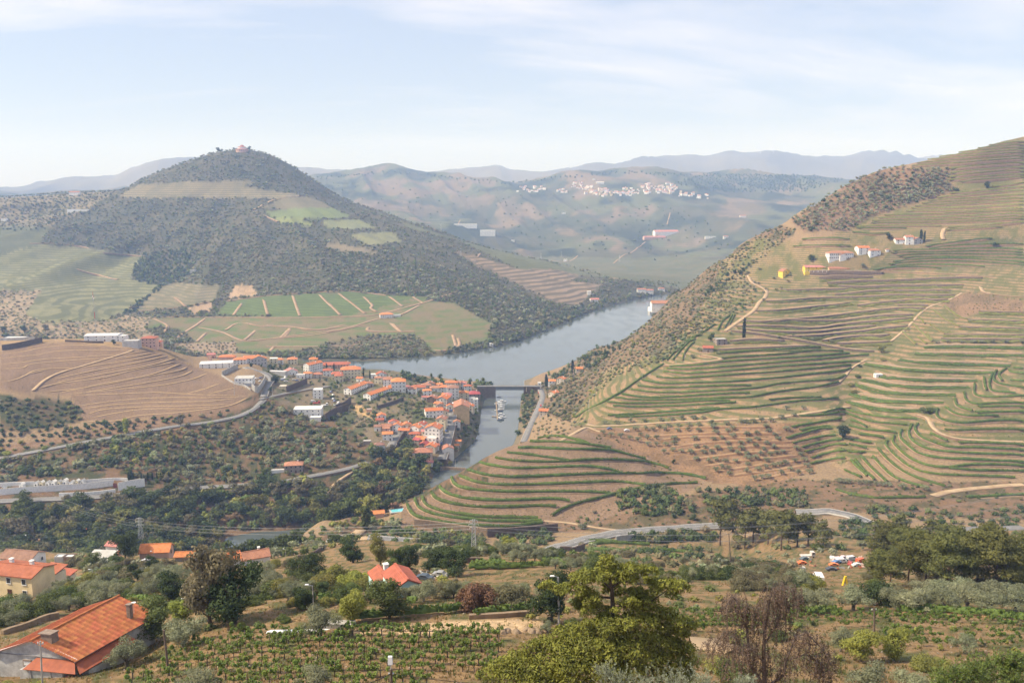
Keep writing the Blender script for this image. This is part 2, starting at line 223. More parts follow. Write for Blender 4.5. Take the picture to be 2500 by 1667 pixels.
MATS = {}
def mat(name, col, rough=0.85, var=0.18, scale=3.0, col2=None, bump=0.0, bscale=None, rand=0.0, coord='Object', spec=0.2, transl=0.0, mscale=None, metal=0.0, wavebump=None):
    """procedural surface: colour varied by two noises (and by object), optional relief"""
    if name in MATS: return MATS[name]
    m = bpy.data.materials.new(name); m.use_nodes = True; nt = m.node_tree; N = nt.nodes; L = nt.links
    b = N['Principled BSDF']; b.inputs['Roughness'].default_value = rough; b.inputs['Specular IOR Level'].default_value = spec; b.inputs['Metallic'].default_value = metal
    tcn = N.new('ShaderNodeTexCoord'); n1 = N.new('ShaderNodeTexNoise'); n1.inputs['Scale'].default_value = scale; n1.inputs['Detail'].default_value = 5; n1.inputs['Roughness'].default_value = 0.62
    L.new(tcn.outputs[coord], n1.inputs['Vector'])
    if col2 is None: col2 = tuple(c * (1 - var*1.6) for c in col)
    mx = N.new('ShaderNodeMix'); mx.data_type = 'RGBA'; mr = N.new('ShaderNodeMapRange'); mr.inputs['From Min'].default_value = 0.33; mr.inputs['From Max'].default_value = 0.67
    L.new(n1.outputs['Fac'], mr.inputs['Value']); L.new(mr.outputs[0], mx.inputs['Factor'])
    mx.inputs['A'].default_value = (*[min(1, c * (1 + var*0.6)) for c in col], 1); mx.inputs['B'].default_value = (*col2, 1)
    out = mx.outputs['Result']
    if rand > 0:
        oi = N.new('ShaderNodeObjectInfo'); hs = N.new('ShaderNodeHueSaturation')
        m1 = N.new('ShaderNodeMapRange'); L.new(oi.outputs['Random'], m1.inputs['Value']); m1.inputs['To Min'].default_value = 1 - rand; m1.inputs['To Max'].default_value = 1 + rand; L.new(m1.outputs[0], hs.inputs['Value'])
        mm = N.new('ShaderNodeMath'); mm.operation = 'FRACT'; mu = N.new('ShaderNodeMath'); mu.operation = 'MULTIPLY'; mu.inputs[1].default_value = 7.31; L.new(oi.outputs['Random'], mu.inputs[0]); L.new(mu.outputs[0], mm.inputs[0])
        m2 = N.new('ShaderNodeMapRange'); L.new(mm.outputs[0], m2.inputs['Value']); m2.inputs['To Min'].default_value = 0.5 - rand*0.09; m2.inputs['To Max'].default_value = 0.5 + rand*0.05; L.new(m2.outputs[0], hs.inputs['Hue'])
        L.new(out, hs.inputs['Color']); out = hs.outputs[0]
    L.new(out, b.inputs['Base Color'])
    if bump > 0:
        bp = N.new('ShaderNodeBump'); bp.inputs['Strength'].default_value = bump; bp.inputs['Distance'].default_value = 0.1
        if wavebump:
            w = N.new('ShaderNodeTexWave'); w.inputs['Scale'].default_value = wavebump; w.bands_direction = 'X'; L.new(tcn.outputs[coord], w.inputs['Vector']); L.new(w.outputs['Fac'], bp.inputs['Height'])
        else:
            n2 = N.new('ShaderNodeTexNoise'); n2.inputs['Scale'].default_value = bscale or scale*3; n2.inputs['Detail'].default_value = 6; L.new(tcn.outputs[coord], n2.inputs['Vector']); L.new(n2.outputs['Fac'], bp.inputs['Height'])
        L.new(bp.outputs[0], b.inputs['Normal'])
    if transl > 0:
        o = N['Material Output']; tr = N.new('ShaderNodeBsdfTranslucent'); L.new(out, tr.inputs['Color']); ms = N.new('ShaderNodeMixShader'); ms.inputs[0].default_value = transl
        L.new(b.outputs[0], ms.inputs[1]); L.new(tr.outputs[0], ms.inputs[2]); L.new(ms.outputs[0], o.inputs['Surface'])
    MATS[name] = m; return m
def attr_mat(name, attr='col', rough=0.9, n_scale=0.5, n_var=0.25, bump=0.0, bscale=1.0, transl=0.0, stripes=False):
    """surface whose own colour is stored per vertex, broken up by noise"""
    m = bpy.data.materials.new(name); m.use_nodes = True; nt = m.node_tree; N = nt.nodes; L = nt.links
    b = N['Principled BSDF']; b.inputs['Roughness'].default_value = rough; b.inputs['Specular IOR Level'].default_value = 0.12
    at = N.new('ShaderNodeAttribute'); at.attribute_name = attr
    g = N.new('ShaderNodeNewGeometry')
    nz = N.new('ShaderNodeTexNoise'); nz.inputs['Scale'].default_value = n_scale; nz.inputs['Detail'].default_value = 8; nz.inputs['Roughness'].default_value = 0.7; L.new(g.outputs['Position'], nz.inputs['Vector'])
    mr = N.new('ShaderNodeMapRange'); mr.inputs['From Min'].default_value = 0.3; mr.inputs['From Max'].default_value = 0.7; mr.inputs['To Min'].default_value = 1 - n_var; mr.inputs['To Max'].default_value = 1 + n_var; L.new(nz.outputs['Fac'], mr.inputs['Value'])
    vm = N.new('ShaderNodeVectorMath'); vm.operation = 'SCALE'; L.new(at.outputs['Color'], vm.inputs[0]); L.new(mr.outputs[0], vm.inputs['Scale'])
    out = vm.outputs[0]
    if stripes:
        # vine rows too far off to build: bands that follow the contour of the ground
        at2 = N.new('ShaderNodeAttribute'); at2.attribute_name = 'str'
        sx = N.new('ShaderNodeSeparateXYZ'); L.new(g.outputs['Position'], sx.inputs[0])
        nd = N.new('ShaderNodeTexNoise'); nd.inputs['Scale'].default_value = 0.02; L.new(g.outputs['Position'], nd.inputs['Vector'])
        ad = N.new('ShaderNodeMath'); ad.operation = 'MULTIPLY_ADD'; L.new(nd.outputs['Fac'], ad.inputs[0]); ad.inputs[1].default_value = 1.2; L.new(sx.outputs['Z'], ad.inputs[2])
        dv = N.new('ShaderNodeSeparateColor'); L.new(at2.outputs['Color'], dv.inputs[0])
        per = N.new('ShaderNodeMath'); per.operation = 'MULTIPLY'; L.new(dv.outputs['Green'], per.inputs[0]); per.inputs[1].default_value = 10.0
        q = N.new('ShaderNodeMath'); q.operation = 'DIVIDE'; L.new(ad.outputs[0], q.inputs[0]); L.new(per.outputs[0], q.inputs[1])
        fr = N.new('ShaderNodeMath'); fr.operation = 'FRACT'; L.new(q.outputs[0], fr.inputs[0])
        rp = N.new('ShaderNodeMapRange'); rp.interpolation_type = 'SMOOTHSTEP'; L.new(fr.outputs[0], rp.inputs['Value']); rp.inputs['From Min'].default_value = 0.42; rp.inputs['From Max'].default_value = 0.62
        ml = N.new('ShaderNodeMath'); ml.operation = 'MULTIPLY'; L.new(rp.outputs[0], ml.inputs[0]); L.new(dv.outputs['Red'], ml.inputs[1])
        mx = N.new('ShaderNodeMix'); mx.data_type = 'RGBA'; L.new(ml.outputs[0], mx.inputs['Factor']); L.new(out, mx.inputs['A'])
        at3 = N.new('ShaderNodeAttribute'); at3.attribute_name = 'col2'; L.new(at3.outputs['Color'], mx.inputs['B']); out = mx.outputs['Result']
    L.new(out, b.inputs['Base Color'])
    if bump > 0:
        bp = N.new('ShaderNodeBump'); bp.inputs['Strength'].default_value = bump; bp.inputs['Distance'].default_value = 0.6
        n2 = N.new('ShaderNodeTexNoise'); n2.inputs['Scale'].default_value = bscale; n2.inputs['Detail'].default_value = 8; n2.inputs['Roughness'].default_value = 0.7; L.new(g.outputs['Position'], n2.inputs['Vector']); L.new(n2.outputs['Fac'], bp.inputs['Height']); L.new(bp.outputs[0], b.inputs['Normal'])
    if transl > 0:
        o = N['Material Output']; tr = N.new('ShaderNodeBsdfTranslucent'); L.new(out, tr.inputs['Color']); ms = N.new('ShaderNodeMixShader'); ms.inputs[0].default_value = transl
        L.new(b.outputs[0], ms.inputs[1]); L.new(tr.outputs[0], ms.inputs[2]); L.new(ms.outputs[0], o.inputs['Surface'])
    MATS[name] = m; return m

def mesh_np(name, v, f, material=None, smooth=False, mats=None, midx=None):
    """v (n,3); f (m,k) array or list of tuples"""
    me = bpy.data.meshes.new(name); v = np.asarray(v, dtype=np.float32)
    if isinstance(f, np.ndarray):
        k = f.shape[1]; me.vertices.add(len(v)); me.vertices.foreach_set('co', v.ravel()); me.loops.add(f.size); me.loops.foreach_set('vertex_index', f.ravel().astype(np.int32))
        me.polygons.add(len(f)); me.polygons.foreach_set('loop_start', np.arange(0, f.size, k, dtype=np.int32)); me.update(calc_edges=True)
    else:
        me.from_pydata([tuple(map(float, p)) for p in v], [], f); me.update()
    for m in (mats or ([material] if material else [])): me.materials.append(m)
    if midx is not None: me.polygons.foreach_set('material_index', np.asarray(midx, dtype=np.int32))
    if smooth: me.polygons.foreach_set('use_smooth', np.ones(len(me.polygons), dtype=bool))
    return me
def add_attr(me, name, col):
    a = me.attributes.new(name, 'FLOAT_COLOR', 'POINT'); c = np.ones((len(col), 4), dtype=np.float32); c[:, :col.shape[1]] = col; a.data.foreach_set('color', c.ravel())
def link(name, me, parent=None, loc=None, rotz=0.0, **props):
    o = bpy.data.objects.new(name, me); COL.objects.link(o)
    if parent is not None: o.parent = parent
    if loc is not None: o.location = loc
    if rotz: o.rotation_euler = (0, 0, rotz)
    for k, val in props.items(): o[k] = val
    return o
def thing(name, label, category, loc=(0, 0, 0), rotz=0.0, group=None):
    o = link(name, None, None, loc, rotz, label=label, category=category)
    if group: o['group'] = group
    return o
class MB:
    """collects boxes, bars and tubes into one mesh"""
    def __init__(self): self.v = []; self.f = []
    def quad(self, pts, flip=False):
        n = len(self.v); self.v += [tuple(p) for p in pts]; idx = list(range(n, n + len(pts))); self.f.append(tuple(reversed(idx)) if flip else tuple(idx))
    def box(self, c, s, rz=0.0, taper=1.0):
        n = len(self.v); ca, sa = cos(rz), sin(rz)
        for dz in (-.5, .5):
            k = taper if dz > 0 else 1.0
            for dx, dy in ((-.5, -.5), (.5, -.5), (.5, .5), (-.5, .5)):
                x = dx*s[0]*k; y = dy*s[1]*k; self.v.append((c[0] + x*ca - y*sa, c[1] + x*sa + y*ca, c[2] + dz*s[2]))
        self.f += [tuple(n + i for i in q) for q in ((3,2,1,0),(4,5,6,7),(0,1,5,4),(1,2,6,5),(2,3,7,6),(3,0,4,7))]
        return self
    def bar(self, a, b, r, n=4, r2=None):
        a = Vector(a); b = Vector(b); d = (b - a); L = d.length
        if L < 1e-6: return self
        d /= L; u = d.orthogonal().normalized(); w = d.cross(u); k = len(self.v); r2 = r if r2 is None else r2
        for p, rr in ((a, r), (b, r2)):
            for i in range(n): t = 2*pi*i/n + pi/4; self.v.append(tuple(p + u*(rr*cos(t)) + w*(rr*sin(t))))
        for i in range(n): j = (i+1) % n; self.f.append((k+i, k+j, k+n+j, k+n+i))
        self.f.append(tuple(k + i for i in reversed(range(n)))); self.f.append(tuple(k + n + i for i in range(n)))
        return self
    def tube(self, pts, radii, n=6):
        pts = [Vector(p) for p in pts]; k0 = len(self.v)
        for i, p in enumerate(pts):
            d = (pts[min(i+1, len(pts)-1)] - pts[max(i-1, 0)]).normalized(); u = d.cross(Vector((0.13, 0.97, 0.2))).normalized(); w = d.cross(u); r = radii[i] if hasattr(radii, '__len__') else radii
            for j in range(n): t = 2*pi*j/n; self.v.append(tuple(p + u*(r*cos(t)) + w*(r*sin(t))))
        for i in range(len(pts)-1):
            for j in range(n): a = k0 + i*n + j; b = k0 + i*n + (j+1) % n; self.f.append((a, b, b+n, a+n))
        self.f.append(tuple(k0 + j for j in reversed(range(n)))); e = k0 + (len(pts)-1)*n; self.f.append(tuple(e + j for j in range(n)))
        return self
    def lathe(self, prof, n=12, c=(0, 0, 0)):
        k = len(self.v)
        for r, z in prof:
            for j in range(n): t = 2*pi*j/n; self.v.append((c[0] + r*cos(t), c[1] + r*sin(t), c[2] + z))
        for i in range(len(prof)-1):
            for j in range(n): a = k + i*n + j; b = k + i*n + (j+1) % n; self.f.append((a, b, b+n, a+n))
        self.f.append(tuple(k + j for j in reversed(range(n)))); e = k + (len(prof)-1)*n; self.f.append(tuple(e + j for j in range(n)))
        return self
    def prism(self, poly, z0, z1):
        n = len(poly); k = len(self.v); self.v += [(x, y, z0) for x, y in poly] + [(x, y, z1) for x, y in poly]
        self.f.append(tuple(k + i for i in reversed(range(n)))); self.f.append(tuple(k + n + i for i in range(n)))
        for i in range(n): j = (i+1) % n; self.f.append((k+i, k+j, k+n+j, k+n+i))
        return self
    def mesh(self, name, material, smooth=False): return mesh_np(name, self.v, self.f, material, smooth)
    def build(self, name, material, parent=None, loc=None, rotz=0.0, smooth=False, **props): return link(name, self.mesh(name, material, smooth), parent, loc, rotz, **props)
def resample(pts, step):
    pts = [Vector(p) for p in pts]; out = [pts[0].copy()]; acc = 0.0
    for a, b in zip(pts, pts[1:]):
        L = (b - a).length; t = step - acc
        while t <= L: out.append(a.lerp(b, t / L)); t += step
        acc = (acc + L) % step if L > 0 else acc
    if (out[-1] - pts[-1]).length > step*0.3: out.append(pts[-1].copy())
    return out
def catmull(pts, n=6):
    if len(pts) < 3: return list(pts)
    P = [np.array(p, float) for p in pts]; P = [2*P[0]-P[1]] + P + [2*P[-1]-P[-2]]; out = []
    for i in range(1, len(P)-2):
        for k in range(n):
            t = k / n; out.append(tuple(0.5*((2*P[i]) + (-P[i-1]+P[i+1])*t + (2*P[i-1]-5*P[i]+4*P[i+1]-P[i+2])*t*t + (-P[i-1]+3*P[i]-3*P[i+1]+P[i+2])*t**3)))
    out.append(tuple(P[-2])); return out
def drape(txt, y0=60.0, y1=12000.0, step=None, sm=5):
    """picture polyline -> points on the ground"""
    px = catmull(T(txt) if isinstance(txt, str) else txt, sm); pts = [hit(a, b, y0, y1) for a, b in px]
    good = [pts[0]]
    for p in pts[1:]:
        if (p - good[-1]).length < 0.25 * p.y + 20: good.append(p)
    pts = good
    if step: pts = resample(pts, step); pts = [Vector((p.x, p.y, max(float(H(p.x, p.y)), 0.0))) for p in pts]
    return pts

# ------------------------------------------------------------------ ground zones (what grows on the ground), traced as outlines on the land
def in_poly(px, py, poly):
    inside = np.zeros(px.shape, bool); n = len(poly)
    for i in range(n):
        x1, y1 = poly[i]; x2, y2 = poly[(i+1) % n]
        if y1 == y2: continue
        c = ((y1 > py) != (y2 > py)) & (px < (x2-x1)*(py-y1)/(y2-y1) + x1); inside ^= c
    return inside
EARTH = (.30, .20, .12); TAN = (.40, .29, .185); SCRUB = (.085, .085, .042); VINE = (.085, .115, .035); DRY = (.33, .22, .115)
# name, outline, near y, far y, colour, second colour, stripe strength, stripe height (m), speckle
ZONES = [
 ('near', 'p -200,1290 2700,1290 2700,1700 -200,1700', 60, 425, (.235,.155,.08), (.10,.10,.04), 0, 0, .62),
 ('platform', 'p 845,1545 930,1529 1050,1519 1150,1511 1310,1508 1335,1524 1310,1540 1180,1541 1000,1544', 60, 220, (.52,.37,.22), (.46,.32,.18), 0, 0, .3),
 ('bank', 'p 760,1330 1000,1290 1300,1300 1700,1290 2100,1250 2700,1280 2700,1180 1900,1170 1450,1250 1200,1310 1000,1280 860,1260', 400, 560, (.18,.115,.07), (.07,.07,.035), 0, 0, .45),
 ('roundhill', 'p 980,1300 980,1240 1060,1180 1200,1090 1290,1060 1450,1050 1720,1180 1560,1250 1340,1290', 430, 640, (.215,.145,.095), (.165,.115,.07), 0, 0, .4),
 ('grove', 'p 1430,1050 1500,1040 1900,1020 2010,1030 1990,1150 1850,1190 1720,1175 1560,1110', 500, 700, (.24,.148,.083), (.155,.10,.056), 0, 0, .45),
 ('leftslope', 'p -200,1340 1200,1340 1190,1040 1100,930 800,880 640,960 300,1040 -200,1120', 500, 1000, (.15,.095,.055), (.055,.06,.028), 0, 0, .72),
 ('leftroadbank', 'p -200,1130 640,970 600,1000 300,1060 -200,1130', 600, 900, (.2,.13,.08), None, 0, 0, .3),
 ('brownhill', 'q4 0,215 300,160 450,148 900,200 1120,210 1260,300 1480,380 1660,470 1680,520 1500,590 1300,630 900,680 560,690 520,600 480,510 220,490 0,480', 700, 1000, (.20,.135,.088), (.16,.108,.07), 0, 0, .35),
 ('hilltop', 'q4 0,60 500,80 900,130 1150,190 1330,260 1180,270 1050,200 450,148 290,160 0,215', 760, 1000, (.30,.205,.105), (.2,.14,.08), 0, 0, .4),
 ('lefthedge', 'q4 0,500 180,540 400,520 560,610 540,700 0,760', 640, 800, (.06,.065,.03), (.13,.09,.05), 0, 0, .5),
 ('town', 'p 640,880 900,880 1180,960 1180,1060 1090,1130 960,1130 850,1040 720,1000 640,960', 640, 1150, (.17,.135,.085), (.075,.085,.04), 0, 0, .55),
 ('towngrass', 'F 200,600 420,660 600,800 420,820 300,740', 700, 1000, (.4,.27,.13), (.25,.18,.1), 0, 0, .4),
 ('quaybank', 'p 1100,1130 1180,1000 1200,960 1215,1000 1180,1090 1160,1130', 640, 1000, (.09,.1,.05), (.2,.17,.12), 0, 0, .5),
 ('flank', 'q3 90,1110 500,810 640,720 800,650 900,690 640,900 570,980 660,1080 600,1200 480,1230 300,1350 50,1520 p 1500,920 1420,1000 1390,1030 1330,1010 1260,1040 1280,960 1330,930 1400,880 1480,830 1560,770', 700, 1500, (.175,.12,.07), (.085,.08,.045), 0, 0, .5),
 ('vinehill', 'p 1390,1040 1480,900 1640,850 1750,700 1760,640 1850,580 2000,600 2260,400 2700,250 2700,1180 2060,1190 2020,1030 1500,1045', 560, 1300, (.275,.185,.105), (.105,.115,.042), .8, .22, .45),
 ('topvines', 'g6 1000,530 1350,400 2100,215 2352,180 2352,1200 1450,1260 430,1210 700,1060 1300,880 1600,760 1500,560', 800, 1400, (.25,.165,.095), (.12,.13,.045), .8, .2, .4),
 ('midvines', 'g5 850,340 1200,290 1960,205 2352,190 2352,540 1900,560 1500,560 550,570', 800, 1300, (.22,.155,.09), (.08,.10,.036), .8, .2, .4),
 ('upolive', 'q3 870,620 1000,530 1250,380 1450,300 1580,285 1640,300 1880,300 1850,380 1940,430 1700,500 1480,570 1380,600 1220,690 930,690', 900, 1400, (.21,.135,.085), (.13,.10,.06), 0, 0, .45),
 ('redbank', 'g5 1560,860 1700,810 2352,900 2352,1080 1950,1040 1640,1090 1430,960', 700, 1100, (.23,.15,.088), (.15,.11,.065), 0, 0, .5),
 ('cone', 'p -200,480 290,440 590,340 800,440 1000,540 1300,620 1500,680 1660,690 1660,730 1250,850 1000,890 600,890 -200,800', 1150, 2780, (.06,.062,.033), (.1,.088,.052), 0, 0, .5),
 ('farbend', 'p 1280,625 1800,635 1820,700 1640,714 1470,700', 2080, 3100, (.095,.105,.055), (.13,.12,.07), .4, .3, .4),
 ('upband', 'q1 790,505 930,420 1340,395 1720,395 1640,430 2040,490 1900,512 1840,515 1650,505 1100,510', 2000, 2780, (.22,.18,.105), (.10,.10,.055), .85, .55, .25),
 ('band2', 'q1 1780,575 1900,510 2060,495 2200,545 2220,570 1900,585', 1800, 2780, (.17,.145,.09), (.12,.115,.065), .6, .35, .25),
 ('band3', 'q1 1800,600 1980,575 2230,570 2351,620 2351,642 2030,640 1830,640', 1700, 2780, (.15,.18,.07), (.125,.155,.06), .3, .3, .2),
 ('band4', 'q1 1830,645 2030,640 2110,690 1900,675', 1700, 2780, (.19,.21,.075), (.17,.19,.07), .3, .3, .2),
 ('band5', 'q2 -40,660 210,650 325,712 20,716', 1700, 2780, (.19,.2,.1), (.14,.16,.075), .4, .25, .2),
 ('band6', 'q2 140,750 430,735 500,800 270,826', 1700, 2780, (.19,.19,.1), (.14,.15,.075), .4, .25, .2),
 ('band7', 'q2 0,810 90,820 290,860 330,890 0,850', 1700, 2780, (.2,.16,.1), (.13,.12,.07), .5, .3, .2),
 ('ridgevines', 'q2 180,560 600,700 1000,820 1200,870 1400,910 1740,1010 1740,1030 1300,990 1050,870 900,800 560,715 440,640', 1700, 2780, (.12,.125,.065), (.09,.1,.05), .6, .35, .3),
 ('terr8', 'q2 860,870 1020,900 1150,950 1300,990 1550,990 1700,1030 1640,1070 1850,1090 1760,1170 1700,1235 1560,1220 1300,1100 1000,950', 1700, 2780, (.25,.185,.125), (.10,.085,.055), .95, .55, .3),
 ('foot1', 'q1 1460,1290 1530,1210 1800,1170 2351,1140 2620,1165 2900,1175 2850,1215 2700,1250 2470,1300 2211,1305 2000,1310 1600,1300', 1300, 2100, (.105,.14,.045), (.07,.095,.035), .6, .22, .3),
 ('foot2', 'p 355,800 375,775 490,775 860,770 1000,730 1110,740 1200,790 1190,830 1060,860 1010,815 880,850 770,850 690,860 600,862 570,850 480,835 430,800', 1200, 2000, (.105,.135,.048), (.175,.135,.078), .55, .42, .5),
 ('footolive', 'q4 1170,160 1590,150 1600,225 1300,232', 1150, 2000, (.25,.19,.125), (.2,.15,.1), .3, .3, .2),
 ('footscrub', 'q5 340,180 650,110 1000,100 1120,215 900,240 200,245', 1150, 2000, (.18,.135,.09), (.1,.1,.055), 0, 0, .5),
 ('leftvines', 'q1 -300,760 250,720 270,820 620,850 980,900 900,980 880,1060 1100,1090 830,1290 700,1340 280,1345 170,1290 280,1130 -300,1150', 1250, 2500, (.19,.185,.095), (.085,.095,.045), .75, .34, .3),
 ('leftvines2', 'q1 1080,1100 1200,1080 1480,1100 1450,1200 1260,1240 1030,1260 880,1290', 1200, 2300, (.21,.175,.105), (.11,.11,.06), .7, .3, .3),
 ('tanpatch', 'q1 1540,1190 1590,1090 1700,1100 1740,1160', 1200, 2300, (.36,.25,.155), (.2,.15,.09), 0, 0, .4),
 ('tanpatch2', 'q1 1260,1250 1420,1210 1440,1260 1310,1290', 1200, 2300, (.33,.23,.145), (.2,.15,.09), 0, 0, .4),
 ('leftolive', 'q1 -300,1150 280,1130 170,1290 280,1345 700,1340 850,1300 1030,1310 980,1390 1160,1480 900,1480 -300,1420', 1150, 2300, (.29,.22,.14), (.16,.14,.085), 0, 0, .4),
 ('spur', 'q1 -300,500 150,500 480,480 800,460 560,590 300,720 -300,760', 2000, 2780, (.2,.16,.1), (.11,.11,.06), .4, .4, .4),
 ('farspur', 'q1 -300,700 340,700 260,830 -300,960', 1700, 2500, (.115,.12,.065), (.07,.08,.045), .6, .36, .35),
]
def paint(X, Y, Z):
    px, py = project(X, Y, Z); n = len(X)
    col = np.zeros((n, 3), np.float32); col2 = np.zeros((n, 3), np.float32); st = np.zeros((n, 3), np.float32); st[:, 1] = .3
    base = np.array([.24, .17, .10]); col[:] = base; col2[:] = base * .6
    m = Y > 2650                                                    # the hills beyond: patchwork of vines, scrub and bare terraces
    a = fbm(X[m]/420, Y[m]/600, 4); b = fbm(X[m]/180 + 40, Y[m]/260, 4); c = fbm(X[m]/70 + 9, Y[m]/110, 3)
    g = np.array([.088, .098, .055]); d = np.array([.05, .062, .035]); t = np.array([.22, .17, .11]); y_ = np.array([.135, .145, .072])
    k1 = sstep(-.05, .12, a)[:, None]; k2 = sstep(.12, .3, b)[:, None]; k3 = sstep(.1, .28, -b)[:, None]; k4 = sstep(.05, .25, c - .3*a)[:, None]
    cc = g*(1-k1) + y_*k1; cc = cc*(1-k2) + t*k2; cc = cc*(1-k3) + d*k3; cc = (cc*(1-.6*k4) + np.array([.13,.12,.07])*.6*k4)*.8
    col[m] = cc; col2[m] = cc*.72; st[m, 0] = .5; st[m, 1] = .6
    m = Y > 6300; col[m] = np.array([.13, .115, .08]) * (1 + .5*fbm(X[m]/700, Y[m]/900, 4))[:, None]; st[m, 0] = 0
    lo = (Z < 3.0) & (Y < 2700); col[lo] = (.16, .13, .08)
    for nm, poly, ya, yb, c1, c2, ss, sh, spk in ZONES:
        pl = T(poly); xs = [p[0] for p in pl]; ys = [p[1] for p in pl]
        ca = np.where((px > min(xs)-8) & (px < max(xs)+8) & (py > min(ys)-8) & (py < max(ys)+8) & (Y > ya) & (Y < yb))[0]
        if len(ca) == 0: continue
        jx = fbm(X[ca]/9, Y[ca]/9, 2)*4; jy = fbm(X[ca]/9 + 50, Y[ca]/9, 2)*2.5
        ca = ca[in_poly(px[ca] + jx, py[ca] + jy, pl)]
        c1 = np.array(c1); c2 = np.array(c2 if c2 else [q*.75 for q in c1])
        sc = float(np.clip(np.median(Y[ca]) / 75.0, 2.0, 45))
        k = sstep(-.12, .30, fbm(X[ca]/sc, Y[ca]/sc, 4) + .25*fbm(X[ca]/(sc*.3) + 7, Y[ca]/(sc*.3), 2))[:, None] * spk * 1.7
        k = np.clip(k, 0, 1)
        col[ca] = c1*(1-k) + c2*k; col2[ca] = c2; st[ca, 0] = ss; st[ca, 1] = sh if sh else .3
    return col, col2, st

rows = []
for k in range(len(LINES)-1):
    n = 8 if k < 1 else (20 if k < 8 else (14 if k < 26 else 16)); rows += [k + t/n for t in range(n)]
rows = np.array(rows + [len(LINES) - 1 - 1e-6]); cols = np.arange(0, NS, 2)
ki = rows.astype(int); kf = rows - ki
Yv = np.exp(np.log(LY[ki][:, cols])*(1-kf[:, None]) + np.log(LY[ki+1][:, cols])*kf[:, None]); Xv = Yv * SG[cols][None, :]; Zv = H(Xv, Yv)
nr, nc = Yv.shape; ai = np.arange(nr*nc).reshape(nr, nc)
tf = np.stack([ai[:-1, :-1], ai[:-1, 1:], ai[1:, 1:], ai[1:, :-1]], -1).reshape(-1, 4)
GROUND_MAT = attr_mat('earth_and_cover', n_scale=0.7, n_var=0.38, bump=1.0, bscale=0.5, stripes=True)
tme = mesh_np('terrain', np.stack([Xv, Yv, Zv], -1).reshape(-1, 3), tf, GROUND_MAT, smooth=True)
c1, c2, s1 = paint(Xv.ravel(), Yv.ravel(), Zv.ravel()); add_attr(tme, 'col', c1); add_attr(tme, 'col2', c2); add_attr(tme, 'str', s1)
link('terrain', tme, kind='structure', label='valley slopes, hills and far ridges of the river country', category='terrain')

# river: one sheet of water at the level of the reservoir
def water_mat():
    m = bpy.data.materials.new('river_water'); m.use_nodes = True; N = m.node_tree.nodes; L = m.node_tree.links; b = N['Principled BSDF']
    b.inputs['Base Color'].default_value = (.075, .09, .088, 1); b.inputs['Roughness'].default_value = .16; b.inputs['Specular IOR Level'].default_value = .5
    g = N.new('ShaderNodeNewGeometry'); mpn = N.new('ShaderNodeMapping'); mpn.inputs['Scale'].default_value = (.05, .02, 1); L.new(g.outputs['Position'], mpn.inputs[0])
    n = N.new('ShaderNodeTexNoise'); n.inputs['Scale'].default_value = 1.0; n.inputs['Detail'].default_value = 6; L.new(mpn.outputs[0], n.inputs['Vector'])
    r = N.new('ShaderNodeMapRange'); r.inputs['From Min'].default_value = .35; r.inputs['From Max'].default_value = .7; r.inputs['To Min'].default_value = .06; r.inputs['To Max'].default_value = .2; L.new(n.outputs['Fac'], r.inputs[0]); L.new(r.outputs[0], b.inputs['Roughness'])
    n2 = N.new('ShaderNodeTexNoise'); n2.inputs['Scale'].default_value = .9; n2.inputs['Detail'].default_value = 3; L.new(g.outputs['Position'], n2.inputs['Vector'])
    bp = N.new('ShaderNodeBump'); bp.inputs['Strength'].default_value = .07; bp.inputs['Distance'].default_value = .2; L.new(n2.outputs['Fac'], bp.inputs['Height']); L.new(bp.outputs[0], b.inputs['Normal'])
    return m
wx = np.linspace(-1200, 1100, 24); wy = np.linspace(500, 2500, 21); wv = np.array([(x, y, 0.0) for y in wy for x in wx]); wi = np.arange(len(wv)).reshape(21, 24)
link('river', mesh_np('river', wv, np.stack([wi[:-1, :-1], wi[:-1, 1:], wi[1:, 1:], wi[1:, :-1]], -1).reshape(-1, 4), water_mat()), kind='structure')
# ------------------------------------------------------------------ terraces: each row of vines stands on its own bank of earth or stone
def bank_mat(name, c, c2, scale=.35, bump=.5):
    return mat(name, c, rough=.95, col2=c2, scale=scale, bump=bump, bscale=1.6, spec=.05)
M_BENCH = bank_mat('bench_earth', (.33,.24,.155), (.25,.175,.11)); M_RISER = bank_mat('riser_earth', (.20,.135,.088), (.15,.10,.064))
M_STONE = bank_mat('schist_wall', (.145,.108,.085), (.085,.066,.055), .8, 1.0); M_STONE_LIT = bank_mat('schist_wall_sunlit', (.27,.20,.135), (.19,.14,.095), .8, 1.0)  # one schist in two tones: shade painted into one, sunlight into the other
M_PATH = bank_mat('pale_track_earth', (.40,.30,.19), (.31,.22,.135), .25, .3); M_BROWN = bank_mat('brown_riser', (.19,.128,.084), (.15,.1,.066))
M_VINE = mat('vine_leaves', (.12,.17,.042), rough=.7, col2=(.065,.1,.025), scale=.55, rand=.14, coord='Object', transl=.25, spec=.15)
M_VINE_P = mat('vine_leaves_pale', (.22,.225,.07), rough=.75, col2=(.13,.145,.045), scale=.55, rand=.14, transl=.25, spec=.15)
ORD = ['', 'second', 'third', 'fourth', 'fifth', 'sixth', 'seventh', 'eighth', 'ninth', 'tenth', 'eleventh', 'twelfth', 'thirteenth', 'fourteenth', 'fifteenth', 'sixteenth', 'seventeenth', 'eighteenth', 'nineteenth', 'twentieth']
def ordinal(i):
    if i == 0: return 'first'
    if i < 20: return ORD[i]
    n = i + 1; return '%d%s' % (n, 'th' if 10 < n % 100 < 14 else {1: 'st', 2: 'nd', 3: 'rd'}.get(n % 10, 'th'))
